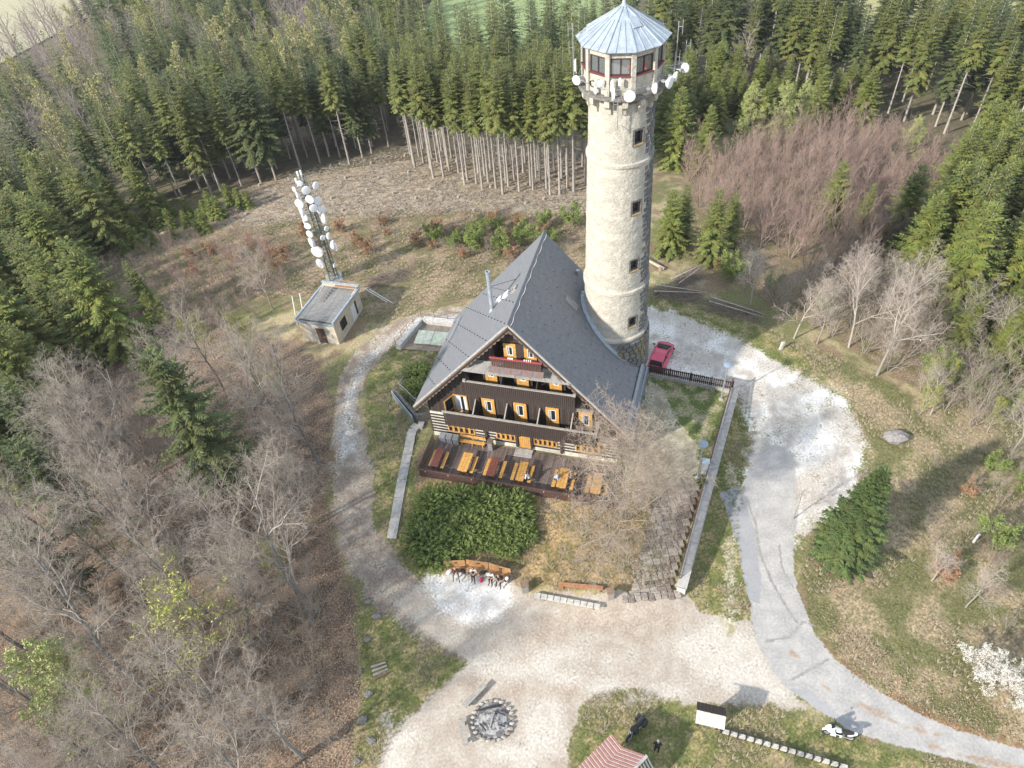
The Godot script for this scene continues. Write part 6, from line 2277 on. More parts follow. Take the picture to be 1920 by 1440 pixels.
func person(label: String, at: Vector3, yaw: float, sit: bool, top: Color, legs: Color, shoes: Color, hair: Color, lean := 0.05, reach := Vector3(0.10, 0.60, 0.28), spread := 0.13, sleeve := true, bald := false, knee := 0.42, group := "") -> Node3D:
	var t := thing("person", label, "person", at, yaw, group)
	var bo := []
	var hip := 0.56 if sit else 0.92
	var sh := hip + 0.47
	var lz := lean
	bo.append([Vector3(-0.06, hip, 0), Vector3(0.06, hip, 0), 0.13, 0.13, legs])
	bo.append([Vector3(0, hip + 0.08, 0.01), Vector3(0, hip + 0.28, lz * 0.6), 0.125, 0.135, top])
	bo.append([Vector3(-0.07, sh - 0.12, lz * 0.9), Vector3(0.07, sh - 0.12, lz * 0.9), 0.125, 0.125, top])
	bo.append([Vector3(-0.15, sh, lz), Vector3(0.15, sh, lz), 0.065, 0.065, top])
	bo.append([Vector3(0, sh + 0.02, lz), Vector3(0, sh + 0.12, lz + 0.03), 0.055, 0.05, SKIN])
	var hc := Vector3(0, sh + 0.22, lz + 0.055)
	bo.append([hc + Vector3(0, -0.035, 0.015), hc + Vector3(0, 0.035, 0), 0.078, 0.092, SKIN])
	bo.append([hc + Vector3(0, -0.03, 0.09), hc + Vector3(0, -0.01, 0.085), 0.018, 0.012, SKIN])
	var hands := []
	for s: float in [-1.0, 1.0]:
		var foot: Vector3
		if sit:
			var kn := Vector3(s * spread, hip - 0.02, knee)
			bo.append([Vector3(s * 0.09, hip - 0.01, 0.02), kn, 0.088, 0.066, legs])
			foot = Vector3(s * (spread + 0.03), 0.09, knee + 0.06 + (0.08 if s > 0 else 0.0))
			bo.append([kn, foot, 0.062, 0.042, legs])
		else:
			foot = Vector3(s * 0.11, 0.09, 0.03 * s)
			var kn := Vector3(s * 0.10, 0.5, 0.03)
			bo.append([Vector3(s * 0.09, hip - 0.02, 0), kn, 0.09, 0.064, legs])
			bo.append([kn, foot, 0.06, 0.044, legs])
		bo.append([foot + Vector3(0, -0.045, -0.03), foot + Vector3(s * 0.02, -0.05, 0.16), 0.045, 0.036, shoes])
		var el := Vector3(s * 0.25, sh - 0.27, lz + 0.03)
		var wr := Vector3(s * reach.x, reach.y if sit else hip - 0.02, reach.z) if sit else Vector3(s * 0.26, hip - 0.04, 0.1)
		bo.append([Vector3(s * 0.19, sh - 0.02, lz), el, 0.056, 0.045, top])
		bo.append([el, wr, 0.043, 0.030, top if sleeve else SKIN])
		hands.append([wr, wr - el, -s])
	var b := skin_bones(bo, 0.03)
	for q in hands: hand(b, q[0], q[1], q[2])
	# eyes, mouth and ears
	for s: float in [-1.0, 1.0]:
		b.col = Color(0.03, 0.025, 0.02)
		b.box(hc + Vector3(s * 0.032, 0.005, 0.092), Vector3(0.02, 0.01, 0.008))
		b.col = SKIN
		b.box(hc + Vector3(s * 0.09, -0.01, 0.0), Vector3(0.02, 0.05, 0.03), Basis.IDENTITY, 0.006)
	b.col = Color(0.35, 0.13, 0.11)
	b.box(hc + Vector3(0, -0.06, 0.092), Vector3(0.04, 0.01, 0.008))
	obj("body", b, M.cloth, t)
	if not bald:
		var h := B.new()
		h.col = hair
		var pr := PackedVector2Array()
		for i in 9:
			var a := PI * 0.5 * i / 8.0
			pr.append(Vector2(cos(a) * 0.108, -0.02 + sin(a) * 0.122))
		h.lathe(hc + Vector3(0, 0.018, -0.014), pr, 16, Basis(Vector3.RIGHT, -0.35))
		h.rock(hc + Vector3(0, -0.02, -0.075), Vector3(0.08, 0.1, 0.045), 3)
		obj("hair", h, M.cloth, t)
	return t

func bundle(label: String, called: String, cat: String, at: Vector3, s: Vector3, col: Color, sd: int) -> void:
	var t := thing(called, label, cat, at, sd * 37.0, "things laid on the curved bench")
	var b := B.new()
	b.col = col
	b.rock(Vector3(0, s.y * 0.6, 0), s, sd)
	b.rock(Vector3(s.x * 0.55, s.y * 0.45, s.z * 0.3), s * 0.62, sd + 1)
	b.rock(Vector3(-s.x * 0.5, s.y * 0.4, -s.z * 0.25), s * 0.58, sd + 2)
	obj("fabric", b, M.cloth, t)

func build_people() -> void:
	var black := Color(0.02, 0.02, 0.022)
	var dark := Color(0.035, 0.03, 0.03)
	var white := Color(0.72, 0.72, 0.72)
	var g := func(x: float, z: float) -> Vector3: return on_ground(x, z)
	person("person in dark red shirt and blue jeans on the curved bench, legs apart", g.call(-5.95, -28.97), -5, true, Color(0.07, 0.02, 0.025), Color(0.11, 0.15, 0.19), dark, Color(0.4, 0.38, 0.36), 0.16, Vector3(0.08, 0.62, 0.34), 0.2, true, true, 0.44)
	person("person in white top with black vest and dark trousers, middle of the curved bench", g.call(-4.55, -28.66), -12, true, white, black, dark, Color(0.05, 0.03, 0.02), 0.08, Vector3(0.06, 0.64, 0.26), 0.08, false, false, 0.42)
	var vest := B.new()
	vest.col = black
	vest.box(Vector3(0, 0.9, 0.215), Vector3(0.2, 0.3, 0.03), Basis(Vector3.RIGHT, 0.1), 0.012)
	obj("vest_front", vest, M.cloth, get_node("person_001"))
	person("person in white T-shirt and black trousers leaning forward on the curved bench", g.call(-3.15, -28.22), -20, true, white, black, dark, Color(0.06, 0.04, 0.03), 0.2, Vector3(0.05, 0.58, 0.34), 0.1, false, false, 0.44)
	person("person in black with bare shins at the low end of the curved bench", g.call(-2.5, -27.95), -26, true, black, Color(0.03, 0.03, 0.03), dark, Color(0.05, 0.035, 0.03), 0.25, Vector3(0.1, 0.6, 0.4), 0.15, false, false, 0.45)
	var seat := func(x: float, z: float) -> Vector3: return on_ground(x, z, 0.49)
	bundle("white and grey jacket heaped at the end of the curved bench", "jacket", "jacket", seat.call(-6.5, -28.95), Vector3(0.3, 0.13, 0.2), Color(0.6, 0.6, 0.6), 11)
	bundle("black jacket beside the person in jeans", "jacket", "jacket", seat.call(-5.4, -28.85), Vector3(0.22, 0.12, 0.2), black, 14)
	bundle("pink-red bag standing at the feet of the middle sitter", "bag", "bag", g.call(-4.05, -28.2), Vector3(0.2, 0.22, 0.14), Color(0.55, 0.03, 0.10), 17)
	bundle("black jacket on the bench between the two people in white", "jacket", "jacket", seat.call(-3.85, -28.5), Vector3(0.3, 0.13, 0.2), black, 20)
	bundle("grey jacket with white stripes beside the person in white T-shirt", "jacket", "jacket", seat.call(-3.5, -28.3), Vector3(0.14, 0.2, 0.14), Color(0.42, 0.43, 0.43), 23)
	bundle("black jacket at the low end of the curved bench", "jacket", "jacket", seat.call(-2.0, -27.75), Vector3(0.26, 0.12, 0.18), black, 26)
	var hm := thing("helmet", "white helmet lying on black jacket at the bench end", "helmet", seat.call(-2.0, -27.68) + Vector3(0, 0.16, 0), 40)
	var hb := B.new()
	hb.lathe(Vector3.ZERO, PackedVector2Array([Vector2(0.12, 0), Vector2(0.15, 0.08), Vector2(0.15, 0.16), Vector2(0.12, 0.23), Vector2(0.06, 0.27), Vector2(0, 0.28)]), 16)
	obj("shell", hb, M.white, hm)
	var vz := B.new()
	vz.box(Vector3(0, 0.14, 0.13), Vector3(0.2, 0.08, 0.05), Basis.IDENTITY, 0.015)
	obj("visor", vz, M.black, hm)
	person("person in black jacket standing on the grass beside the shelter", on_ground(6.83, -14.87), 165, false, black, Color(0.015, 0.015, 0.017), dark, Color(0.16, 0.17, 0.2))
	var dk := func(u: float, v: float) -> Vector3: return house(u, -0.03, v)
	person("person in white shirt at the deck table by the railing", dk.call(9.62, -3.55), -110, true, white, dark, dark, Color(0.05, 0.035, 0.03), 0.2, Vector3(0.1, 0.8, 0.4), 0.12, false)
	person("person in pale blue shirt at the deck table under the bare tree", dk.call(11.74, -3.1), 70, true, Color(0.42, 0.5, 0.6), dark, dark, Color(0.05, 0.035, 0.03), 0.22, Vector3(0.1, 0.8, 0.42), 0.12)
	person("person in dark sweater facing the one in pale blue", dk.call(13.18, -2.75), -110, true, Color(0.28, 0.20, 0.17), dark, dark, Color(0.12, 0.07, 0.04), 0.15, Vector3(0.1, 0.8, 0.4), 0.12)
	person("person in black and white at the last deck table", dk.call(15.95, -2.4), -110, true, dark, black, dark, Color(0.6, 0.58, 0.55), 0.2, Vector3(0.1, 0.8, 0.4), 0.12)
	var tb := Basis(Vector3.UP, deg_to_rad(-11.5))
	person("person in orange seen through the tower's right front window", TOWER + tb * Vector3(1.25, 28.65, 1.2), -20, false, Color(0.75, 0.14, 0.02), dark, dark, Color(0.6, 0.12, 0.03))
	person("person in red seen through the tower's middle front window", TOWER + tb * Vector3(0.3, 28.65, 1.5), 30, false, Color(0.55, 0.04, 0.06), Color(0.5, 0.52, 0.52), dark, Color(0.05, 0.03, 0.02))

# ---------------------------------------------------------------- trees
func scatter(poly: PackedVector2Array, gap: float, sd: int) -> Array:
	var rg := RandomNumberGenerator.new()
	rg.seed = sd
	var r := Rect2(poly[0], Vector2.ZERO)
	for p in poly: r = r.expand(p)
	var out := []
	for j in int(r.size.y / gap) + 1:
		for i in int(r.size.x / gap) + 1:
			var p := r.position + Vector2(i + (0.5 if j % 2 else 0.0) + rg.randf_range(-0.36, 0.36), j + rg.randf_range(-0.36, 0.36)) * gap
			if Geometry2D.is_point_in_polygon(p, poly): out.append(p)
	return out

func spray(b: B, p: Vector3, d: Vector3, side: Vector3, L: float, w: float) -> void:
	# a twig of needles: a kite folded along its stem
	var m := p + d * L * 0.45
	var tip := p + d * L - Vector3(0, L * 0.12, 0)
	var drop := Vector3(0, -w * 0.35, 0)
	b.tri(p, m + side * w + drop, tip)
	b.tri(p, tip, m - side * w + drop)

# returns [trunk, crown, dead branches]
func spruce(sd: int, H: float, base: float, R: float, gap: float, step: float, tone: Color, shape := 0.8, droop := -0.34, ring := 6) -> Array:
	var rg := RandomNumberGenerator.new()
	rg.seed = sd
	var tr := B.new()
	var lean := Vector3(rg.randf_range(-0.02, 0.02), 0, rg.randf_range(-0.02, 0.02)) * H
	var pts := PackedVector3Array()
	var rr := PackedFloat32Array()
	var r0 := 0.0075 * H + 0.02
	for i in 7:
		var f := i / 6.0
		pts.append(Vector3(lean.x * f * f, H * f - (0.3 if i == 0 else 0.0), lean.z * f * f))
		rr.append(lerpf(r0, 0.015, f) + (r0 * 0.35 if i == 0 else 0.0))
	tr.col = Color(0.46, 0.42, 0.37) * rg.randf_range(0.85, 1.1)
	tr.tube(pts, rr, 7)
	var cr := B.new()
	var y := H * base
	while y < H - 0.15:
		var t := (y - H * base) / (H * (1 - base))
		var n := ring if t < 0.8 else ring - 2
		var ph := rg.randf() * TAU
		var cen := Vector3(lean.x, 0, lean.z) * (y / H) * (y / H) + Vector3(0, y, 0)
		for i in n:
			if rg.randf() < 0.10 and t < 0.7: continue
			var a := ph + TAU * (i + rg.randf_range(-0.3, 0.3)) / n
			var L := (R * pow(1 - t, shape) * (0.55 + 0.45 * minf(1, t * 5 + 0.35)) + 0.12) * rg.randf_range(0.72, 1.15)
			var out := Vector3(cos(a), 0, sin(a))
			var pitch := lerpf(droop, 0.65, t) + rg.randf_range(-0.12, 0.12)
			var d := (out * cos(pitch) + Vector3.UP * sin(pitch)).normalized()
			var side := Vector3.UP.cross(d).normalized()
			var k := tone * rg.randf_range(0.72, 1.22)
			k.r *= rg.randf_range(0.9, 1.15)
			var m := maxi(2, int(L / step))
			for q in m:
				var f := (q + 0.6) / m
				var bend := Vector3(0, -0.20 * L * f * f + 0.16 * L * f * f * f, 0)
				var p := cen + d * L * f + bend
				var sl := (0.24 + 0.34 * (1 - f) * minf(L, 1.6)) * rg.randf_range(0.75, 1.25)
				cr.col = k * rg.randf_range(0.82, 1.18)
				for s: float in [-1.0, 1.0]:
					var dd := (d * 0.62 + side * s * 0.8 + Vector3(0, rg.randf_range(-0.55, -0.05), 0)).normalized()
					spray(cr, p, dd, d.cross(dd).cross(dd).normalized() * 0.6 + Vector3(0, 0.3, 0), sl, sl * 0.42)
				if q == m - 1 or rg.randf() < 0.5:
					spray(cr, p, (d + Vector3(0, -0.15, 0)).normalized(), side, sl * 1.1, sl * 0.4)
		y += gap * rg.randf_range(0.8, 1.2) * (1.0 if t < 0.75 else 0.75)
	cr.col = tone
	spray(cr, pts[6] - Vector3(0, 0.5, 0), Vector3.UP, Vector3(1, 0, 0), 0.75, 0.08)
	spray(cr, pts[6] - Vector3(0, 0.5, 0), Vector3.UP, Vector3(0, 0, 1), 0.75, 0.08)
	var dead := B.new()
	if base > 0.2:
		dead.col = Color(0.40, 0.36, 0.32)
		var yy := H * 0.10
		while yy < H * (base + 0.06):
			var a := rg.randf() * TAU
			var L := rg.randf_range(0.3, 1.3) * (0.35 + yy / (H * base))
			var c := Vector3(0, yy, 0) + lean * (yy / H) * (yy / H)
			dead.tube(PackedVector3Array([c, c + Vector3(cos(a) * L, -0.05 * L + rg.randf_range(-0.3, 0.1) * L, sin(a) * L)]), PackedFloat32Array([0.022, 0.006]), 3)
			yy += rg.randf_range(0.08, 0.2)
	return [tr.mesh(), cr.mesh(), dead.mesh() if dead.v.size() > 0 else null]

class Spec:
	var n := [9, 6, 6, 7]
	var f := [0.42, 0.5, 0.5, 0.55]
	var base := 0.3
	var spread := 0.85
	var trop := [0.05, 0.12, 0.06, 0.0]
	var wob := 0.22
	var thick := 0.016
	var least := 0.0062
	var wood := Color(0.25, 0.225, 0.20)
	var twig := Color(0.34, 0.27, 0.235)
	var leaf := 0
	var leaf_size := 0.1
	var leaf_col := Color(0.2, 0.26, 0.05)
	var leaf_lvl := 3

func grow(o: Array, rg: RandomNumberGenerator, s: Spec, p: Vector3, d: Vector3, L: float, r: float, lvl: int) -> void:
	var last := lvl >= s.n.size()
	r = maxf(r, s.least)
	var segs: int = [6, 4, 3, 3, 2][mini(lvl, 4)]
	var pts := PackedVector3Array([p])
	var rr := PackedFloat32Array([r])
	var dir := d
	var dirs := [d]
	for i in segs:
		var w := s.wob * (0.45 if lvl == 0 else 1.0)
		dir = (dir + Vector3(rg.randf_range(-w, w), rg.randf_range(-w, w), rg.randf_range(-w, w)) + Vector3.UP * s.trop[mini(lvl, 3)]).normalized()
		pts.append(pts[i] + dir * L / segs)
		rr.append(r * lerpf(1.0, 0.3 if not last else 0.35, (i + 1.0) / segs))
		dirs.append(dir)
	var b: B = o[0] if lvl == 0 else o[1]
	var sh := rg.randf_range(0.82, 1.15)
	b.col = s.wood.lerp(s.twig, minf(1, lvl / 2.5)) * sh
	b.tube(pts, rr, [8, 6, 4, 3, 3][mini(lvl, 4)])
	if s.leaf > 0 and lvl >= s.leaf_lvl:
		var lb: B = o[2]
		for i in s.leaf:
			var f := rg.randf()
			var q := p.lerp(pts[segs], f) + Vector3(rg.randf_range(-1, 1), rg.randf_range(-1, 1), rg.randf_range(-1, 1)) * s.leaf_size * 1.2
			var u := Vector3(rg.randf_range(-1, 1), rg.randf_range(-1, 1), rg.randf_range(-1, 1)).normalized() * s.leaf_size
			var v := u.cross(Vector3(rg.randf_range(-1, 1), rg.randf_range(-1, 1), rg.randf_range(-1, 1))).normalized() * s.leaf_size * 0.6
			lb.col = s.leaf_col * rg.randf_range(0.75, 1.25)
			lb.tri(q - u, q + v, q + u)
	if last: return
	var n: int = s.n[lvl]
	var ph := rg.randf() * TAU
	for i in n:
		var t := lerpf(s.base if lvl == 0 else 0.22, 1.0, (i + rg.randf() * 0.8) / n)
		var fi := t * segs
		var k := mini(int(fi), segs - 1)
		var q := pts[k].lerp(pts[k + 1], fi - k)
		var dd: Vector3 = dirs[k + 1]
		var x := dd.cross(Vector3(0.3, 0.9, 0.2)).normalized()
		var yv := dd.cross(x)
		var a := ph + i * 2.4 + rg.randf_range(-0.4, 0.4)
		var sp := s.spread * rg.randf_range(0.7, 1.2) * (1.0 if lvl > 0 else lerpf(1.15, 0.55, t))
		var nd := (dd * cos(sp) + (x * cos(a) + yv * sin(a)) * sin(sp)).normalized()
		grow(o, rg, s, q, nd, L * s.f[lvl] * rg.randf_range(0.75, 1.15) * (1.2 - 0.55 * t), r * lerpf(1.0, 0.35, t) * 0.62, lvl + 1)

func broadleaf(sd: int, H: float, s: Spec) -> Array:
	var rg := RandomNumberGenerator.new()
	rg.seed = sd
	var o := [B.new(), B.new(), B.new()]
	grow(o, rg, s, Vector3(0, -0.25, 0), Vector3.UP, H, s.thick * H, 0)
	return [o[0].mesh(), o[1].mesh(), o[2].mesh() if o[2].v.size() > 0 else null]

# several stems from one root
func shrub(sd: int, stems: int, H: float, s: Spec) -> Array:
	var rg := RandomNumberGenerator.new()
	rg.seed = sd
	var o := [B.new(), B.new(), B.new()]
	for i in stems:
		var a := TAU * i / stems + rg.randf()
		var d := (Vector3.UP + Vector3(cos(a), 0, sin(a)) * rg.randf_range(0.15, 0.7)).normalized()
		grow(o, rg, s, Vector3(cos(a), -0.1, sin(a)) * 0.15, d, H * rg.randf_range(0.7, 1.1), s.thick * H, 0)
	return [o[0].mesh(), o[1].mesh(), o[2].mesh() if o[2].v.size() > 0 else null]

# low evergreen bush of feathery fronds
func frond_bush(sd: int, R: float, H: float, n: int, tone: Color) -> Array:
	var rg := RandomNumberGenerator.new()
	rg.seed = sd
	var st := B.new()
	st.col = Color(0.14, 0.10, 0.08)
	var cr := B.new()
	for i in n:
		var a := rg.randf() * TAU
		var e := asin(rg.randf_range(0.0, 1.0))
		var out := Vector3(cos(a) * cos(e), sin(e), sin(a) * cos(e))
		var L := rg.randf_range(0.4, 1.12)
		var tip := Vector3(out.x * R, out.y * H, out.z * R) * L
		var k := tone * rg.randf_range(0.7, 1.3)
		var d := (out * Vector3(1, 0.5, 1) + Vector3(rg.randf_range(-0.5, 0.5), 0.15, rg.randf_range(-0.5, 0.5))).normalized()
		var side := d.cross(Vector3.UP).normalized()
		var fl := rg.randf_range(0.22, 0.5)
		if i % 12 == 0: st.tube(PackedVector3Array([Vector3(0, -0.2, 0), tip * 0.5 + Vector3(0, 0.1, 0), tip]), PackedFloat32Array([0.05, 0.03, 0.01]), 4)
		for q in 4:
			cr.col = k * rg.randf_range(0.8, 1.2)
			var p := tip + d * fl * (q - 1.5) * 0.25
			for sg: float in [-1.0, 1.0]:
				spray(cr, p, (d * 0.7 + side * sg * 0.7 + Vector3(0, -0.25, 0)).normalized(), (d.cross(side)).normalized() * 0.4 + side * 0.3, fl * 0.5, fl * 0.13)
		spray(cr, tip, (d + Vector3(0, -0.3, 0)).normalized(), side, fl * 0.8, fl * 0.15)
	return [st.mesh(), cr.mesh(), null]

func plant(called: String, label: String, cat: String, set_: Array, at: Vector3, turn: float, sc: float, group: String, leafy := "crown", third := "leaves") -> Node3D:
	var t := thing(called, label, cat, at, turn, group)
	t.scale = Vector3.ONE * sc
	put("trunk", set_[0], M.bark, t)
	put(leafy, set_[1], M.needles if leafy == "crown" or leafy == "foliage" else M.twig, t)
	if set_[2]: put(third, set_[2], M.leaf if third != "dead_branches" else M.twig, t)
	return t

func mass(called: String, label: String, mesh: Mesh, mt: Material, xf: Array, parent: Node = self) -> void:
	var mm := MultiMesh.new()
	mm.transform_format = MultiMesh.TRANSFORM_3D
	mm.mesh = mesh
	mm.instance_count = xf.size()
	for i in xf.size(): mm.set_instance_transform(i, xf[i])
	var o := MultiMeshInstance3D.new()
	o.name = numbered(parent, called)
	o.multimesh = mm
	o.material_override = mt
	parent.add_child(o, true)
	tag(o, label, "", "", "stuff")

func merged(set_: Array) -> ArrayMesh:
	# one surface per part so that one MultiMesh carries a whole tree
	var am := ArrayMesh.new()
	for m in set_:
		if m: am.add_surface_from_arrays(Mesh.PRIMITIVE_TRIANGLES, (m as ArrayMesh).surface_get_arrays(0))
	return am

# many of a kind: each gets the label of its place among its fellows, as seen from the drone
func grove(pts: Array, called: String, base: String, cat: String, sets: Array, lo: float, hi: float, group: String, rg: RandomNumberGenerator, leafy := "crown", third := "leaves") -> void:
	var az := func(p: Vector2) -> float: return atan2(p.x, -p.y)
	var order := pts.duplicate()
	order.sort_custom(func(a, b): return az.call(a) < az.call(b))
	var cols := 7
	var xw := ["leftmost", "far left", "left", "middle", "right", "far right", "rightmost"]
	var zw := ["front", "second row", "half way back", "rear half", "back"]
	for k in cols:
		var part := order.slice(order.size() * k / cols, order.size() * (k + 1) / cols)
		part.sort_custom(func(a, b): return a.length() < b.length())
		for i in part.size():
			var p: Vector2 = part[i]
			var f := rg.randf()
			var sc := lerpf(lo, hi, f)
			var row := mini(4, i * 5 / maxi(1, part.size()))
			var size := "small " if f < 0.33 else ("large " if f > 0.66 else "")
			plant(called, "%s%s, %s, %s" % [size, base, xw[k], zw[row]], cat, sets[rg.randi() % sets.size()], on_ground(p.x, p.y), rg.randf() * 360, sc, group, leafy, third)

func build_trees() -> void:
	var rg := RandomNumberGenerator.new()
	rg.seed = 2024
	var OL := Color(0.135, 0.155, 0.036)
	var DK := Color(0.072, 0.094, 0.03)
	var GR := Color(0.15, 0.178, 0.036)
	var tall := []
	for i in 5: tall.append(spruce(100 + i, 16.0, 0.55, 1.9, 0.36, 0.22, OL if i % 2 else OL * 0.88))
	var mid := []
	for i in 4: mid.append(spruce(120 + i, 14.5, 0.30, 2.1, 0.40, 0.25, DK if i % 2 else OL * 0.8))
	var full := []
	for i in 4: full.append(spruce(140 + i, 10.0, 0.03, [2.5, 3.2, 2.8, 3.5][i], 0.34, 0.24, GR if i % 2 else OL))
	var firs := []
	for i in 2: firs.append(spruce(150 + i, 14.0, 0.28, 3.0, 0.46, 0.27, DK * Color(1.0, 1.0, 0.95), 0.45))
	var young := []
	for i in 3: young.append(spruce(160 + i, 3.2, 0.02, 1.0, 0.24, 0.18, GR))
	var S1 := V2([-13,-102,-12,-99,-9,-93,-4,-88,0,-84,5,-83,12,-80,22,-92,12,-95,4,-98,-4,-104,-8,-110])
	var S2 := V2([-58,-97,-42,-97,-36,-99,-29,-100,-24,-100,-17,-102,-14,-106,-15,-120,-40,-116,-60,-113])
	var S3 := V2([-80,-95,-65,-96,-47,-96,-51,-88,-54,-79,-48,-68,-45,-61,-45,-56,-47,-51,-46,-45,-50,-38,-76,-38])
	var S4 := V2([30,-126,40,-120,47,-116,57,-110,61,-103,65,-94,70,-88,73,-79,95,-84,86,-115,62,-134,34,-142])
	var S5 := V2([43,-58,44,-51,49,-46,54,-45,73,-79,65,-86,52,-69])
	var S6 := V2([23,-92,31,-97,44,-98,56,-98,61,-105,46,-113,29,-119])
	grove(scatter(S1, 2.0, 1), "spruce_tree", "straight pale-trunked spruce behind the chalet", "tree", tall, 0.88, 1.12, "pale trunked spruces behind the chalet", rg, "crown", "dead_branches")
	grove(scatter(S2, 3.2, 2), "spruce_tree", "dark spruce of the stand beyond the mast", "tree", tall + mid + firs, 0.8, 1.2, "dark spruces beyond the mast", rg, "crown", "dead_branches")
	grove(scatter(S4, 4.3, 4), "spruce_tree", "spruce on the far slope right of the tower", "tree", mid + mid + tall + firs, 0.85, 1.3, "spruces on the slope right of the tower", rg, "crown", "dead_branches")
	grove(scatter(S3, 4.3, 3), "bushy_spruce", "bushy spruce left of the clearing", "tree", full, 0.85, 1.4, "bushy spruces left of the clearing", rg)
	grove(scatter(S5, 3.1, 5), "bushy_spruce", "bushy spruce on the right slope", "tree", full, 0.85, 1.3, "bushy spruces on the right slope", rg)
	grove(scatter(S6, 3.6, 6), "bushy_spruce", "young spruce behind the reddish thicket", "tree", full, 0.6, 1.0, "young spruces behind the reddish thicket", rg)
	# single spruces
	var single := [[23.2, -63.2, 0.9, "full spruce on the slope just right of the tower, nearest the parking place"], [19.2, -65.4, 0.8, "slim spruce closest to the tower's right side"], [21.2, -67.5, 0.75, "spruce half hidden behind the one nearest the parking place"], [26.2, -66, 0.7, "small spruce at the left end of the reddish thicket"], [25.5, -88, 1.1, "dark spruce behind the tower's lower shaft"], [29, -86, 0.9, "spruce at the upper left corner of the reddish thicket"], [39, -69, 0.85, "spruce standing alone within the reddish thicket"], [41.5, -66.5, 0.7, "smaller spruce beside the one within the reddish thicket"], [46, -66, 0.95, "spruce at the right end of the reddish thicket"], [-42.3, -62.1, 1.45, "tall slender spruce rising before the left forest"], [-40.5, -67, 0.8, "spruce behind the tall slender one on the left"], [-37.0, -36.5, 0.95, "dark spruce at the left picture edge, lower one"], [-40.0, -42.0, 0.95, "dark spruce at the left picture edge, upper one"], [-36.5, -30.5, 0.85, "dark spruce low at the left picture edge"]]
	for q in single:
		plant("bushy_spruce", q[3], "tree", firs[rg.randi() % 2] if q[0] < -34.0 and q[1] > -44.0 else full[rg.randi() % 4], on_ground(q[0], q[1]), rg.randf() * 360, q[2], "")
	grove(scatter(V2([-50,-82,-40,-86,-33,-91,-36,-94,-48,-94,-52,-88]), 2.4, 7), "spruce_sapling", "spruce sapling below the left stand", "tree", young, 0.6, 1.2, "young spruces at the foot of the stand", rg)
	# the lone fir beside the road, with upright layered boughs
	var fir := spruce(181, 11.2, 0.02, 2.75, 0.24, 0.16, Color(0.082, 0.118, 0.032), 0.85, -0.08, 9)
	plant("silver_fir", "lone dense fir beside the asphalt road", "tree", fir, on_ground(23.9, -27.2), 20, 1.0, "")
	# old broken-topped fir in the left wood
	var old := spruce(191, 18.5, 0.2, 3.9, 0.55, 0.24, Color(0.085, 0.105, 0.03), 0.42)
	plant("old_fir", "old dark fir with flat tattered crown in the bare wood on the left", "tree", old, on_ground(-24.3, -37.4), 140, 1.0, "", "crown", "dead_branches")
	# ---- bare broadleaved trees
	var beech := Spec.new()
	beech.n = [11, 7, 7, 7]
	beech.twig = Color(0.41, 0.35, 0.285)
	beech.wood = Color(0.25, 0.24, 0.225)
	beech.thick = 0.0135
	var bt := []
	for i in 4: bt.append(broadleaf(200 + i, 13.0, beech))
	var pale := Spec.new()
	pale.wood = Color(0.40, 0.37, 0.32)
	pale.twig = Color(0.46, 0.39, 0.33)
	pale.base = 0.32
	pale.n = [10, 7, 7, 7]
	pale.thick = 0.013
	var pt := [broadleaf(220, 10.0, pale), broadleaf(221, 9.0, pale)]
	var big := [[-21.2, -18.5, 0, 1.0, "bare beech with stout leaning grey trunk at the bottom of the left wood"], [-17.3, -26.6, 1, 1.1, "bare beech with thick trunk where the wood meets the track"], [-31.0, -24.0, 2, 1.15, "bare beech with straight grey trunk in the middle of the left wood"], [-34.1, -43.3, 3, 1.0, "wide bare beech below the dark spruces on the left"], [-36.1, -40.0, 0, 0.95, "bare beech beside the wide one under the left spruces"], [-28.7, -51.6, 1, 0.75, "slim bare tree near the tall slender spruce"], [-16.9, -17.0, 2, 0.8, "thin bare tree at the lower edge of the left wood"], [-29.0, -31.0, 3, 1.05, "bare beech south of the old fir"], [-22.3, -31.0, 0, 0.9, "bare beech between the old fir and the track"], [-38.5, -31.5, 1, 1.1, "bare beech deep in the left wood"], [-41.0, -37.0, 2, 1.0, "bare beech near the left picture edge"], [-26.0, -16.5, 1, 0.9, "bare tree beside the stout leaning beech"], [-36.5, -18.0, 3, 0.95, "bare tree in the lower left corner"], [-30.0, -14.5, 0, 0.9, "bare tree at the very bottom of the left wood"], [-41.0, -24.5, 2, 1.0, "bare tree at the left edge below the spruces"], [-21.5, -24.8, 3, 0.85, "bare tree beside the yellow budding maple"], [-18.5, -34.5, 2, 0.7, "slim bare tree leaning to the track below the old fir"], [-17.8, -40.5, 1, 0.7, "slim bare tree beside the upper track"], [-20.5, -45.5, 0, 0.75, "slim bare tree north-east of the old fir"], [-24.5, -46.0, 3, 0.75, "bare tree behind the old fir"], [-33.5, -36.5, 1, 0.9, "bare beech between two wide ones"], [-25.0, -27.5, 2, 0.95, "bare beech in the clearing south of the old fir"], [-34.5, -28.0, 0, 1.0, "bare beech with low fork in the left wood"]]
	for q in big:
		var t := plant("beech_tree", q[4], "tree", bt[q[2]], on_ground(q[0], q[1]), rg.randf() * 360, q[3], "", "branches")
		t.rotation_degrees.z = rg.randf_range(-5, 5)
	grove(scatter(V2([-43,-40,-30,-50,-20,-46,-18,-36,-17,-28,-16,-20,-19,-14,-43,-14]), 5.6, 41), "beech_tree", "slim bare beech of the left wood", "tree", bt, 0.62, 0.95, "slim beeches of the left wood", rg, "branches")
	grove(scatter(V2([26,-58,33,-56,41,-56,41,-50,38,-46,33,-49,30,-51]), 4.2, 42), "bare_tree", "slim pale bare tree below the thicket", "tree", pt, 0.5, 0.85, "slim bare trees below the thicket", rg, "branches")
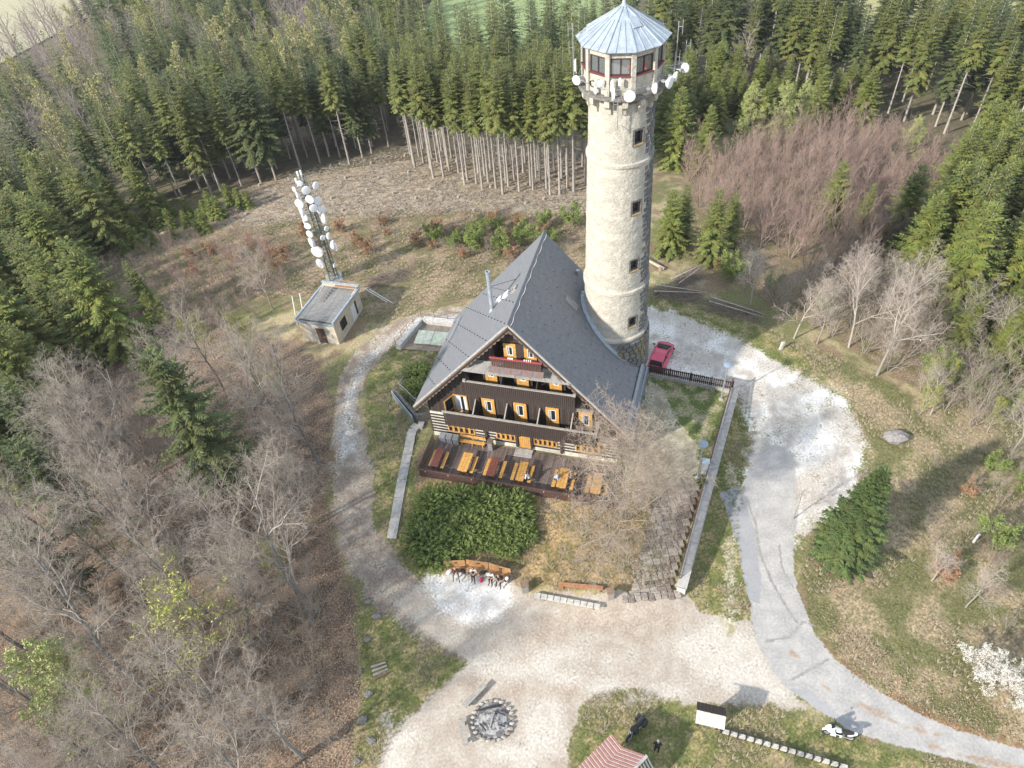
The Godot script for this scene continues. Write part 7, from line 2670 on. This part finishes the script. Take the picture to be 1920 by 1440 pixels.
	var rts := [[33.4, -43.7, 0, 1.05, "pale bare tree with forked crown at the edge of the parking place meadow"], [32.4, -47.6, 1, 1.0, "bare tree just behind the pale forked one"], [27.7, -49.4, 1, 0.75, "thin pale bare sapling, left one at the thicket edge"], [29.6, -48.4, 0, 0.62, "thin pale bare sapling, right one at the thicket edge"], [25.2, -55.0, 1, 0.8, "slim bare tree behind the fallen branches"], [42.3, -46.5, 0, 0.7, "bare tree under the right spruces"], [45.0, -45.0, 1, 0.65, "bare tree at the foot of the right spruces"], [41.6, -34.9, 0, 0.75, "bare tree at the right picture edge"], [36.3, -39.0, 1, 0.6, "thin bare tree beside the yellow-green birches"], [29.9, -24.6, 1, 0.5, "straggling bare sapling beside the red-brown bush"], [31.4, -22.4, 0, 0.5, "straggling bare sapling on the lower right bank"], [21.3, -30.6, 0, 0.42, "small bare tree on the gravel behind the lone fir"], [-25.8, -64.0, 0, 0.75, "bare tree with spreading crown left of the hut"]]
	for q in rts:
		plant("bare_tree", q[4], "tree", pt[q[2]], on_ground(q[0], q[1]), rg.randf() * 360, q[3], "", "branches")
	# lime whose twigs hang over the deck
	var lime := Spec.new()
	lime.n = [20, 9, 8, 8]
	lime.f = [0.66, 0.5, 0.48, 0.6]
	lime.base = 0.14
	lime.spread = 1.15
	lime.thick = 0.013
	lime.least = 0.0105
	lime.trop = [0.03, 0.05, -0.04, -0.10]
	lime.wood = Color(0.24, 0.20, 0.165)
	lime.twig = Color(0.40, 0.325, 0.255)
	plant("lime_tree", "wide bare lime tree overhanging the end of the deck", "tree", broadleaf(260, 9.8, lime), on_ground(7.8, -31.0), 40, 0.95, "", "branches")
	# reddish thicket of young beeches
	var red := Spec.new()
	red.n = [8, 6, 6]
	red.f = [0.48, 0.5, 0.5]
	red.base = 0.12
	red.spread = 0.55
	red.trop = [0.1, 0.16, 0.1, 0.05]
	red.twig = Color(0.40, 0.285, 0.235)
	red.wood = Color(0.30, 0.235, 0.205)
	red.thick = 0.009
	var th := []
	for i in 4: th.append(shrub(300 + i, 4, 5.2, red))
	red.twig = Color(0.38, 0.315, 0.245)
	red.wood = Color(0.34, 0.31, 0.27)
	red.spread = 0.75
	var gth := []
	for i in 4: gth.append(shrub(320 + i, 4, 5.2, red))
	grove(scatter(V2([26,-84,38,-93,50,-95,59,-88,60,-80,52,-68,41,-60,34,-57,28,-65,24,-71]), 2.9, 9), "young_beech", "reddish leafless beech in thicket by tower", "tree", th, 0.75, 1.25, "reddish thicket right of the tower", rg, "branches")
	grove(scatter(V2([26,-58,34,-57,42,-58,43,-51,42,-44,48,-38,40,-35,36,-41,33.5,-44.5,29.5,-49]), 2.3, 10), "bare_shrub", "bare shrub below the right spruces", "shrub", gth, 0.45, 0.95, "bare shrubs below the right spruces", rg, "branches")
	grove(scatter(V2([-52,-80,-44,-84,-34,-83,-26,-77,-24,-68,-28,-60,-38,-62,-46,-70]), 2.4, 11), "reddish_shrub", "reddish bare shrub left of the mast", "shrub", th, 0.3, 0.62, "reddish shrubs left of the mast", rg, "branches")
	grove(scatter(V2([-44,-44,-30,-56,-20,-50,-17.6,-44,-17.4,-38,-16,-32,-15.2,-28,-14.2,-24,-15,-17,-20,-13,-44,-13]), 3.5, 12), "understorey_shrub", "bare shrub under the left wood", "shrub", gth, 0.4, 0.95, "understorey of the left wood", rg, "branches")
	for q in [[33, -23, 0.35], [35, -25.5, 0.4], [33.5, -19.5, 0.3], [36.5, -21, 0.35], [31.5, -27.5, 0.3], [38, -30, 0.4], [27.5, -33, 0.35], [29.5, -31, 0.3], [14.2, -12.6, 0.45], [16.4, -11.8, 0.35]]:
		plant("bare_shrub", "pale straggling shrub on the meadow and bank right of the road", "shrub", th[rg.randi() % 4], on_ground(q[0], q[1]), rg.randf() * 360, q[2], "straggling shrubs right of the road", "branches")
	grove(scatter(V2([-44,-78,-15,-82,8,-76,12,-66,0,-64,-14,-66,-18,-72,-24,-72,-36,-72]), 2.5, 15), "low_shrub", "low bare shrub behind the chalet", "shrub", [gth[0], th[0], th[1]], 0.15, 0.38, "low bare shrubs on the clearing", rg, "branches")
	grove(scatter(V2([27,-34,31,-34,36,-38,42,-34,46,-28,42,-20,34,-14,31,-17,34,-24,30,-30]), 3.0, 16), "low_shrub", "low bare shrub on the right meadow", "shrub", gth, 0.15, 0.4, "low bare shrubs on the right meadow", rg, "branches")
	grove(scatter(V2([43,-58,44,-51,41,-44,45,-38,52,-38,60,-50,75,-76,66,-84,54,-68]), 3.4, 17), "bushy_spruce", "yellowish young spruce on the right slope", "tree", full, 0.45, 0.8, "yellowish young spruces on the right slope", rg)
	for q in [[4.2, -30.2, 0.5, "tangled bare shrub on the bank, beside the junipers"], [6.0, -29.0, 0.55, "tangled bare shrub on the bank above the low orange bench"], [3.4, -28.3, 0.4, "tangled bare shrub lowest on the bank"], [7.4, -28.2, 0.5, "tangled bare shrub on the bank next to the stairs"], [5.6, -31.6, 0.5, "tangled bare shrub on the bank below the deck"], [9.2, -32.2, 0.45, "tangled bare shrub at the foot of the lime tree"]]:
		plant("bank_shrub", q[3], "shrub", gth[rg.randi() % 4], on_ground(q[0], q[1]), rg.randf() * 360, q[2], "", "branches")
	# ---- trees in first leaf
	var birch := Spec.new()
	birch.n = [12, 6, 6]
	birch.f = [0.34, 0.5, 0.5]
	birch.base = 0.2
	birch.spread = 0.7
	birch.wood = Color(0.5, 0.47, 0.42)
	birch.twig = Color(0.30, 0.25, 0.17)
	birch.thick = 0.009
	birch.leaf = 9
	birch.leaf_size = 0.085
	birch.leaf_lvl = 2
	birch.leaf_col = Color(0.27, 0.29, 0.065)
	var bi := [broadleaf(400, 8.0, birch), broadleaf(401, 8.0, birch)]
	var ye := Spec.new()
	ye.n = [11, 6, 6]
	ye.f = [0.45, 0.5, 0.5]
	ye.spread = 0.8
	ye.base = 0.25
	ye.leaf = 5
	ye.leaf_lvl = 2
	ye.leaf_size = 0.11
	ye.leaf_col = Color(0.35, 0.36, 0.09)
	var yl := [broadleaf(410, 9.0, ye), broadleaf(411, 9.0, ye)]
	var soft := Spec.new()
	soft.n = [14, 6, 6]
	soft.f = [0.3, 0.5, 0.5]
	soft.base = 0.12
	soft.spread = 1.0
	soft.leaf = 14
	soft.leaf_lvl = 2
	soft.leaf_size = 0.10
	soft.thick = 0.009
	soft.leaf_col = Color(0.33, 0.36, 0.13)
	var lr := [broadleaf(420, 9.0, soft), broadleaf(421, 9.0, soft)]
	for q in [[36.1, -40.1, 0, 0.62, "yellow-green budding birch by the pale bare tree, taller one"], [37.3, -41.0, 1, 0.55, "yellow-green budding birch behind the taller one"], [35.2, -39.0, 1, 0.45, "yellow-green budding birch, lowest of the clump"], [40.5, -37.0, 0, 0.45, "yellow-green bush under the right spruces"], [-30.8, -56.5, 0, 0.75, "budding birch with white stem below the trestle"], [-26.0, -53.5, 1, 0.9, "budding birch with twisted white stem left of the track"], [-37.0, -62.5, 1, 0.7, "pale green tree behind the tall slender spruce"], [-33.5, -58.5, 0, 0.6, "budding birch beside the tall slender spruce"], [-22.5, -48.5, 1, 0.85, "budding birch above the old fir"]]:
		plant("birch_tree", q[4], "tree", bi[q[2]], on_ground(q[0], q[1]), rg.randf() * 360, q[3], "", "branches")
	for q in [[-22.0, -23.4, 0, 1.25, "maple with yellow-green buds in the middle of the left wood"], [-27.5, -29.5, 1, 0.7, "small maple in yellow-green bud deeper in the left wood"], [-19.5, -29.8, 0, 0.55, "small budding maple close to the track"], [-33, -33, 1, 0.6, "small budding maple under the wide beeches"], [-43.5, -62.0, 1, 0.9, "yellow-green tree between the left spruces"], [-66, -160, 0, 1.6, "bright yellow-green tree among far spruces, left one"], [-16, -172, 1, 1.6, "bright yellow tree among far spruces, right one"]]:
		plant("maple_tree", q[4], "tree", yl[q[2]], on_ground(q[0], q[1]), rg.randf() * 360, q[3], "", "branches")
	for q in [[-32.1, -20.1, 0, 1.35, "pale green feathery larch at the lower left edge"], [36, -90, 0, 1.0, "pale green larch above the thicket, left one"], [40, -91, 1, 1.0, "pale green larch above the thicket, middle one"], [45, -93, 0, 0.9, "pale green larch above the thicket, right one"], [55, -83, 1, 0.8, "light green larch within the thicket"]]:
		plant("larch_tree", q[4], "tree", lr[q[2]], on_ground(q[0], q[1]), rg.randf() * 360, q[3], "", "branches")
	# white blossom
	var bl := Spec.new()
	bl.n = [8, 6, 6]
	bl.f = [0.5, 0.5, 0.5]
	bl.base = 0.1
	bl.spread = 0.7
	bl.leaf = 5
	bl.leaf_lvl = 2
	bl.leaf_size = 0.05
	bl.leaf_col = Color(0.72, 0.70, 0.64)
	bl.twig = Color(0.42, 0.38, 0.33)
	bl.thick = 0.010
	var bs := shrub(430, 6, 2.9, bl)
	for q in [[29.9, -17.4, 1.0, "white blossoming shrub on the lower right bank, larger one"], [31.4, -16.0, 0.8, "white blossoming shrub on the lower right bank, nearer the corner"], [-31, -138, 1.9, "white blossoming tree far among the spruces"]]:
		plant("blackthorn", q[3], "shrub", bs, on_ground(q[0], q[1]), rg.randf() * 360, q[2], "", "branches", "blossom")
	# rust-leaved oak saplings
	var rust := Spec.new()
	rust.n = [7, 5]
	rust.f = [0.5, 0.5]
	rust.base = 0.1
	rust.leaf = 12
	rust.leaf_lvl = 1
	rust.leaf_size = 0.09
	rust.leaf_col = Color(0.36, 0.21, 0.12)
	rust.thick = 0.010
	var ru := [shrub(440, 4, 1.6, rust), shrub(441, 4, 1.6, rust)]
	for q in [[31.1, -24.9, 1.1, "round red-brown bush on the meadow right of the lone fir"], [36.2, -31.5, 0.8, "rust-leaved sapling at the right edge of the meadow"], [38.0, -24.0, 0.9, "rust-leaved sapling on the lower right bank"], [24.2, -62.0, 1.0, "rust-leaved sapling under the spruce right of the tower"]]:
		plant("oak_sapling", q[3], "shrub", ru[rg.randi() % 2], on_ground(q[0], q[1]), rg.randf() * 360, q[2], "", "branches")
	grove(scatter(V2([-44,-80,-15,-80,8,-74,10,-66,-2,-66,-14,-72,-24,-72,-36,-72]), 4.2, 13), "oak_sapling", "rust-leaved sapling on the clearing", "shrub", ru, 0.5, 1.1, "rust-leaved saplings on the clearing", rg, "branches")
	var gs := Spec.new()
	gs.n = [7, 5]
	gs.f = [0.5, 0.5]
	gs.base = 0.1
	gs.leaf = 14
	gs.leaf_lvl = 1
	gs.leaf_size = 0.10
	gs.leaf_col = Color(0.19, 0.245, 0.06)
	gs.thick = 0.010
	var gb := [shrub(450, 5, 2.0, gs), shrub(451, 5, 2.0, gs)]
	grove(scatter(V2([-9,-73,-1,-76,3,-73,9,-76,13,-72,4,-68,-6,-69]), 2.9, 14), "green_shrub", "fresh green shrub behind the chalet", "shrub", gb, 0.6, 1.2, "fresh green shrubs behind the chalet", rg, "branches")
	grove([Vector2(38.5, -43), Vector2(40.5, -41), Vector2(43, -39), Vector2(41, -31), Vector2(39, -33.5), Vector2(36, -27), Vector2(28, -57), Vector2(24.5, -59.5), Vector2(32, -53)], "green_shrub", "fresh green shrub right of the road", "shrub", gb, 0.7, 1.3, "fresh green shrubs right of the road", rg, "branches")
	# junipers on the bank under the deck, and one beside the west gable
	var JU := Color(0.125, 0.168, 0.038)
	var ju := []
	for i in 4: ju.append(frond_bush(500 + i, 1.5, 1.35, 800, JU))
	var jl := [[-7.4, -34.6], [-5.2, -34.3], [-3.0, -33.9], [-0.9, -33.2], [-8.4, -32.0], [-7.0, -32.6], [-4.8, -32.4], [-2.6, -32.0], [-0.4, -31.3], [-8.7, -33.8], [-6.2, -31.2], [-1.6, -30.6], [-4.1, -31.1], [-2.6, -30.9], [-3.4, -33.0], [-7.6, -31.0]]
	var jp := []
	for q in jl: jp.append(Vector2(q[0], q[1]))
	grove(jp, "juniper", "feathery juniper under the deck", "shrub", ju, 0.6, 1.28, "junipers under the deck", rg, "foliage")
	for q in [[-8.9, -49.4, 1.05, "spreading juniper beside the west eave, upper one"], [-9.0, -47.6, 0.9, "spreading juniper beside the west eave, lower one"], [14.6, -33.4, 0.35, "small green bush at the foot of the stair lamp"]]:
		plant("juniper", q[3], "shrub", ju[1], on_ground(q[0], q[1], 0.1), 40, q[2], "", "foliage")
	# ---- the far forest, one mass behind the trees that can be told apart
	var lo := []
	for i in 3: lo.append(merged(spruce(600 + i, [16.0, 15.0, 13.5][i], 0.14, [2.8, 3.1, 3.4][i], 0.6, 0.38, [OL * 0.9, DK * 1.25, DK * Color(1.0, 1.0, 1.0)][i], [0.8, 0.8, 0.45][i])))
	var fb := Spec.new()
	fb.n = [10, 7, 6]
	fb.f = [0.42, 0.5, 0.5]
	fb.twig = Color(0.44, 0.36, 0.33)
	var lb := merged(broadleaf(620, 12.0, fb))
	var fy := Spec.new()
	fy.n = [12, 6]
	fy.f = [0.34, 0.5]
	fy.base = 0.15
	fy.leaf = 22
	fy.leaf_lvl = 1
	fy.leaf_size = 0.2
	fy.leaf_col = Color(0.40, 0.38, 0.16)
	var ly := merged(broadleaf(630, 12.0, fy))
	var clear := V2([-62,-20,-56,-50,-56,-80,-50,-96,-13,-107,-8,-114,22,-102,30,-123,60,-106,73,-80,56,-40,70,-20])
	var fields := [V2([-128,-190,-112,-255,-190,-330,-240,-280,-180,-200]), V2([-14,-160,4,-150,24,-152,40,-182,52,-240,-6,-250]), V2([66,-150,90,-143,122,-140,150,-200,84,-215])]
	var keep := [S1, S2, S3, S4, S5, S6]
	var kind := noise(71, 0.018, 3)
	var sets := [[], [], [], [], []]
	for j in 46:
		for i in 80:
			var p := Vector2(-225 + i * 5.5 + (2.7 if j % 2 else 0.0), -50 - j * 5.6) + Vector2(rg.randf_range(-1.9, 1.9), rg.randf_range(-1.9, 1.9))
			if absf(p.x) > 0.80 * absf(p.y) + 34: continue
			if Geometry2D.is_point_in_polygon(p, clear): continue
			var skip := false
			for q: PackedVector2Array in keep:
				if Geometry2D.is_point_in_polygon(p, q): skip = true
			for q: PackedVector2Array in fields:
				if Geometry2D.is_point_in_polygon(p, q): skip = true
			# a thin strip of felled ground right of the tower
			if p.x > 28 and p.x < 66 and p.y < -147 and p.y > -158: skip = true
			if skip: continue
			var v := kind.get_noise_2d(p.x, p.y) + rg.randf_range(-0.16, 0.16)
			if p.x > 20: v -= 0.2
			elif p.x < -30 and p.y < -135: v += 0.1
			elif p.y > -125: v -= 0.3
			var w := rg.randi() % 3
			if v > 0.2: w = 3
			elif v > 0.05: w = 4
			var sc := rg.randf_range(0.65, 1.2) * (1.0 if w < 3 else 0.85)
			sets[w].append(Transform3D(Basis(Vector3.UP, rg.randf() * TAU).scaled(Vector3.ONE * sc), on_ground(p.x, p.y)))
	for i in 3:
		mass("forest", "far spruce forest covering the slopes up to the fields", lo[i], M.needles, sets[i])
	mass("forest", "far grey-pink leafless woods among the spruces", lb, M.twig, sets[3])
	mass("forest", "far yellow-green birches and larches among the spruces", ly, M.leaf, sets[4])

# ---------------------------------------------------------------- grass, leaves, sticks
func build_ground_cover() -> void:
	var rg := RandomNumberGenerator.new()
	rg.seed = 4711
	var tuft := func(c1: Color, c2: Color, h: float, n: int) -> ArrayMesh:
		var b := B.new()
		for i in n:
			var a := rg.randf() * TAU
			var d := Vector3(cos(a), 0, sin(a))
			var p := d * rg.randf() * 0.12
			var L := h * rg.randf_range(0.6, 1.2)
			var s := Vector3(-d.z, 0, d.x) * 0.018
			b.col = c1.lerp(c2, rg.randf())
			b.tri(p - s, p + s, p + d * L * 0.7 + Vector3(0, L * 0.8, 0))
		return b.mesh()
	var dry: ArrayMesh = tuft.call(Color(0.38, 0.32, 0.21), Color(0.28, 0.24, 0.15), 0.34, 16)
	var grn: ArrayMesh = tuft.call(Color(0.11, 0.155, 0.04), Color(0.20, 0.20, 0.08), 0.16, 14)
	var sets := [[], []]
	var patch := noise(81, 0.12, 3)
	var cover := func(poly: PackedVector2Array, gap: float, sd: int, bias: float) -> void:
		for p: Vector2 in scatter(poly, gap, sd):
			var v := patch.get_noise_2d(p.x, p.y) + bias + rg.randf_range(-0.12, 0.12)
			var w := 0 if v > 0 else 1
			sets[w].append(Transform3D(Basis(Vector3.UP, rg.randf() * TAU).scaled(Vector3.ONE * rg.randf_range(0.7, 1.3)), on_ground(p.x, p.y, 0.02)))
	cover.call(DRY, 0.55, 1, 0.12)
	cover.call(SLASH, 0.9, 2, 0.2)
	cover.call(MEADOW, 0.45, 3, 0.08)
	cover.call(INNER, 0.42, 4, -0.1)
	cover.call(BANK, 0.42, 5, 0.18)
	cover.call(GRASS_SOUTH, 0.36, 6, -0.12)
	cover.call(GRASS_WEST, 0.36, 7, -0.14)
	cover.call(GRASS_WALL, 0.36, 8, -0.14)
	cover.call(VERGE, 0.5, 9, -0.05)
	mass("dry_grass", "bleached dry grass tufts on the meadows and the clearing", dry, M.leaf, sets[0])
	mass("grass", "short green grass round the yard and on the banks", grn, M.leaf, sets[1])
	# fallen leaves
	var lf := B.new()
	for i in 10:
		var p := Vector3(rg.randf_range(-0.35, 0.35), rg.randf_range(0.01, 0.05), rg.randf_range(-0.35, 0.35))
		var u := Vector3(rg.randf_range(-1, 1), rg.randf_range(-0.3, 0.3), rg.randf_range(-1, 1)).normalized() * 0.06
		var v := u.cross(Vector3(0.2, 1, 0.1)).normalized() * 0.035
		lf.col = Color(0.33, 0.20, 0.12).lerp(Color(0.44, 0.33, 0.23), rg.randf()) * rg.randf_range(0.6, 1.2)
		lf.quad(p - u, p + v, p + u, p - v)
	var ls := []
	for p: Vector2 in scatter(LITTER, 0.42, 21):
		if absf(p.x) < HALF and p.y < -6: ls.append(Transform3D(Basis(Vector3.UP, rg.randf() * TAU), on_ground(p.x, p.y, 0.06)))
	for p: Vector2 in scatter(V2([20.5,-19,23,-16.6,26,-15,30.5,-13.2,31,-15,26,-18,22.5,-21.5,21,-24]), 0.5, 22):
		ls.append(Transform3D(Basis(Vector3.UP, rg.randf() * TAU), on_ground(p.x, p.y, 0.06)))
	mass("leaves", "brown fallen leaves on the floor of the bare wood", lf.mesh(), M.leaf, ls)
	# felling waste on the clearing
	var sk := B.new()
	for i in 5:
		var p := Vector3(rg.randf_range(-0.5, 0.5), rg.randf_range(0.03, 0.12), rg.randf_range(-0.5, 0.5))
		var a := rg.randf() * TAU
		var d := Vector3(cos(a), rg.randf_range(-0.1, 0.15), sin(a)) * rg.randf_range(0.3, 0.9)
		sk.col = Color(0.42, 0.37, 0.31) * rg.randf_range(0.6, 1.25)
		sk.tube(PackedVector3Array([p - d, p + d]), PackedFloat32Array([0.02, 0.012]), 4)
	var ss := []
	for p: Vector2 in scatter(SLASH, 0.95, 23):
		if patch.get_noise_2d(p.x * 1.5, p.y * 1.5) < -0.12: continue
		ss.append(Transform3D(Basis(Vector3.UP, rg.randf() * TAU).scaled(Vector3.ONE * rg.randf_range(0.6, 1.5)), on_ground(p.x, p.y)))
	mass("debris", "grey sticks and bark left by felling along the edge of the pale stand", sk.mesh(), M.twig, ss)
	for p: Vector2 in scatter(SLASH, 5.2, 31):
		var sp := thing("stump", "low grey sawn stump among the felling waste behind the mast", "stump", on_ground(p.x, p.y), rg.randf() * 360, "stumps on the clearing")
		var s := B.new()
		s.col = Color(0.44, 0.39, 0.33)
		s.tube(PackedVector3Array([Vector3(0, -0.1, 0), Vector3(0, 0.12, 0), Vector3(0, 0.34, 0)]), PackedFloat32Array([0.34, 0.22, 0.19]), 9, true)
		obj("wood", s, M.bark, sp)
	# heaps of cut branches
	for q in [[18.6, -57.6, 3.4, -24, "heap of pale cut branches at the thicket edge by the tower"], [23.4, -54.0, 3.6, -30, "long heap of cut branches along the verge of the parking place"], [-12.6, -66.3, 3.2, 10, "heap of cut branches east of the mast"], [3.5, -66.5, 2.6, -5, "heap of cut branches behind the chalet's roof"], [20.5, -60.5, 2.6, 35, "heap of cut branches below the spruces right of the tower"]]:
		var t := thing("brushwood", q[4], "brushwood", on_ground(q[0], q[1]), q[3], "heaps of cut branches")
		var b := B.new()
		for i in 230:
			var p := Vector3(rg.randf_range(-1, 1) * q[2] * 0.7, 0, rg.randf_range(-0.9, 0.9))
			p.y = 0.1 + 0.55 * (1 - absf(p.z)) * rg.randf()
			var a := rg.randf_range(-1.1, 1.1)
			var d := Vector3(cos(a), rg.randf_range(-0.15, 0.25), sin(a)) * rg.randf_range(0.5, 1.6)
			b.col = Color(0.34, 0.275, 0.23) * rg.randf_range(0.5, 1.2)
			var m := p + Vector3(rg.randf_range(-0.15, 0.15), rg.randf_range(0, 0.15), rg.randf_range(-0.15, 0.15))
			b.tube(PackedVector3Array([p - d, m, p + d]), PackedFloat32Array([0.017, 0.012, 0.005]), 3)
		tag(obj("branches", b, M.twig, t), "", "", "", "stuff")
		for i in (2 if q[0] > 10 else 0):
			var l := B.new()
			l.col = Color(0.52, 0.46, 0.38)
			var a := rg.randf_range(-0.3, 0.3)
			var d: Vector3 = Vector3(cos(a), 0.04, sin(a)) * q[2] * 0.8
			var c := Vector3(0, 0.5, (i - 1) * 0.6)
			l.tube(PackedVector3Array([c - d, c + Vector3(0, 0.1, 0.1), c + d]), PackedFloat32Array([0.09, 0.06, 0.02]), 6, true)
			obj("bough", l, M.bark, t)
	var st := thing("stump", "sawn stump and pale log at the spruces right of the tower", "stump", on_ground(17.6, -62.3), 20)
	var sb := B.new()
	sb.col = Color(0.35, 0.28, 0.2)
	sb.tube(PackedVector3Array([Vector3(0, -0.1, 0), Vector3(0, 0.4, 0)]), PackedFloat32Array([0.28, 0.22]), 10, true)
	sb.col = Color(0.5, 0.42, 0.32)
	sb.tube(PackedVector3Array([Vector3(0.3, 0.2, 0.2), Vector3(-0.8, 0.5, -2.6)]), PackedFloat32Array([0.2, 0.14]), 9, true)
	obj("wood", sb, M.bark, st)
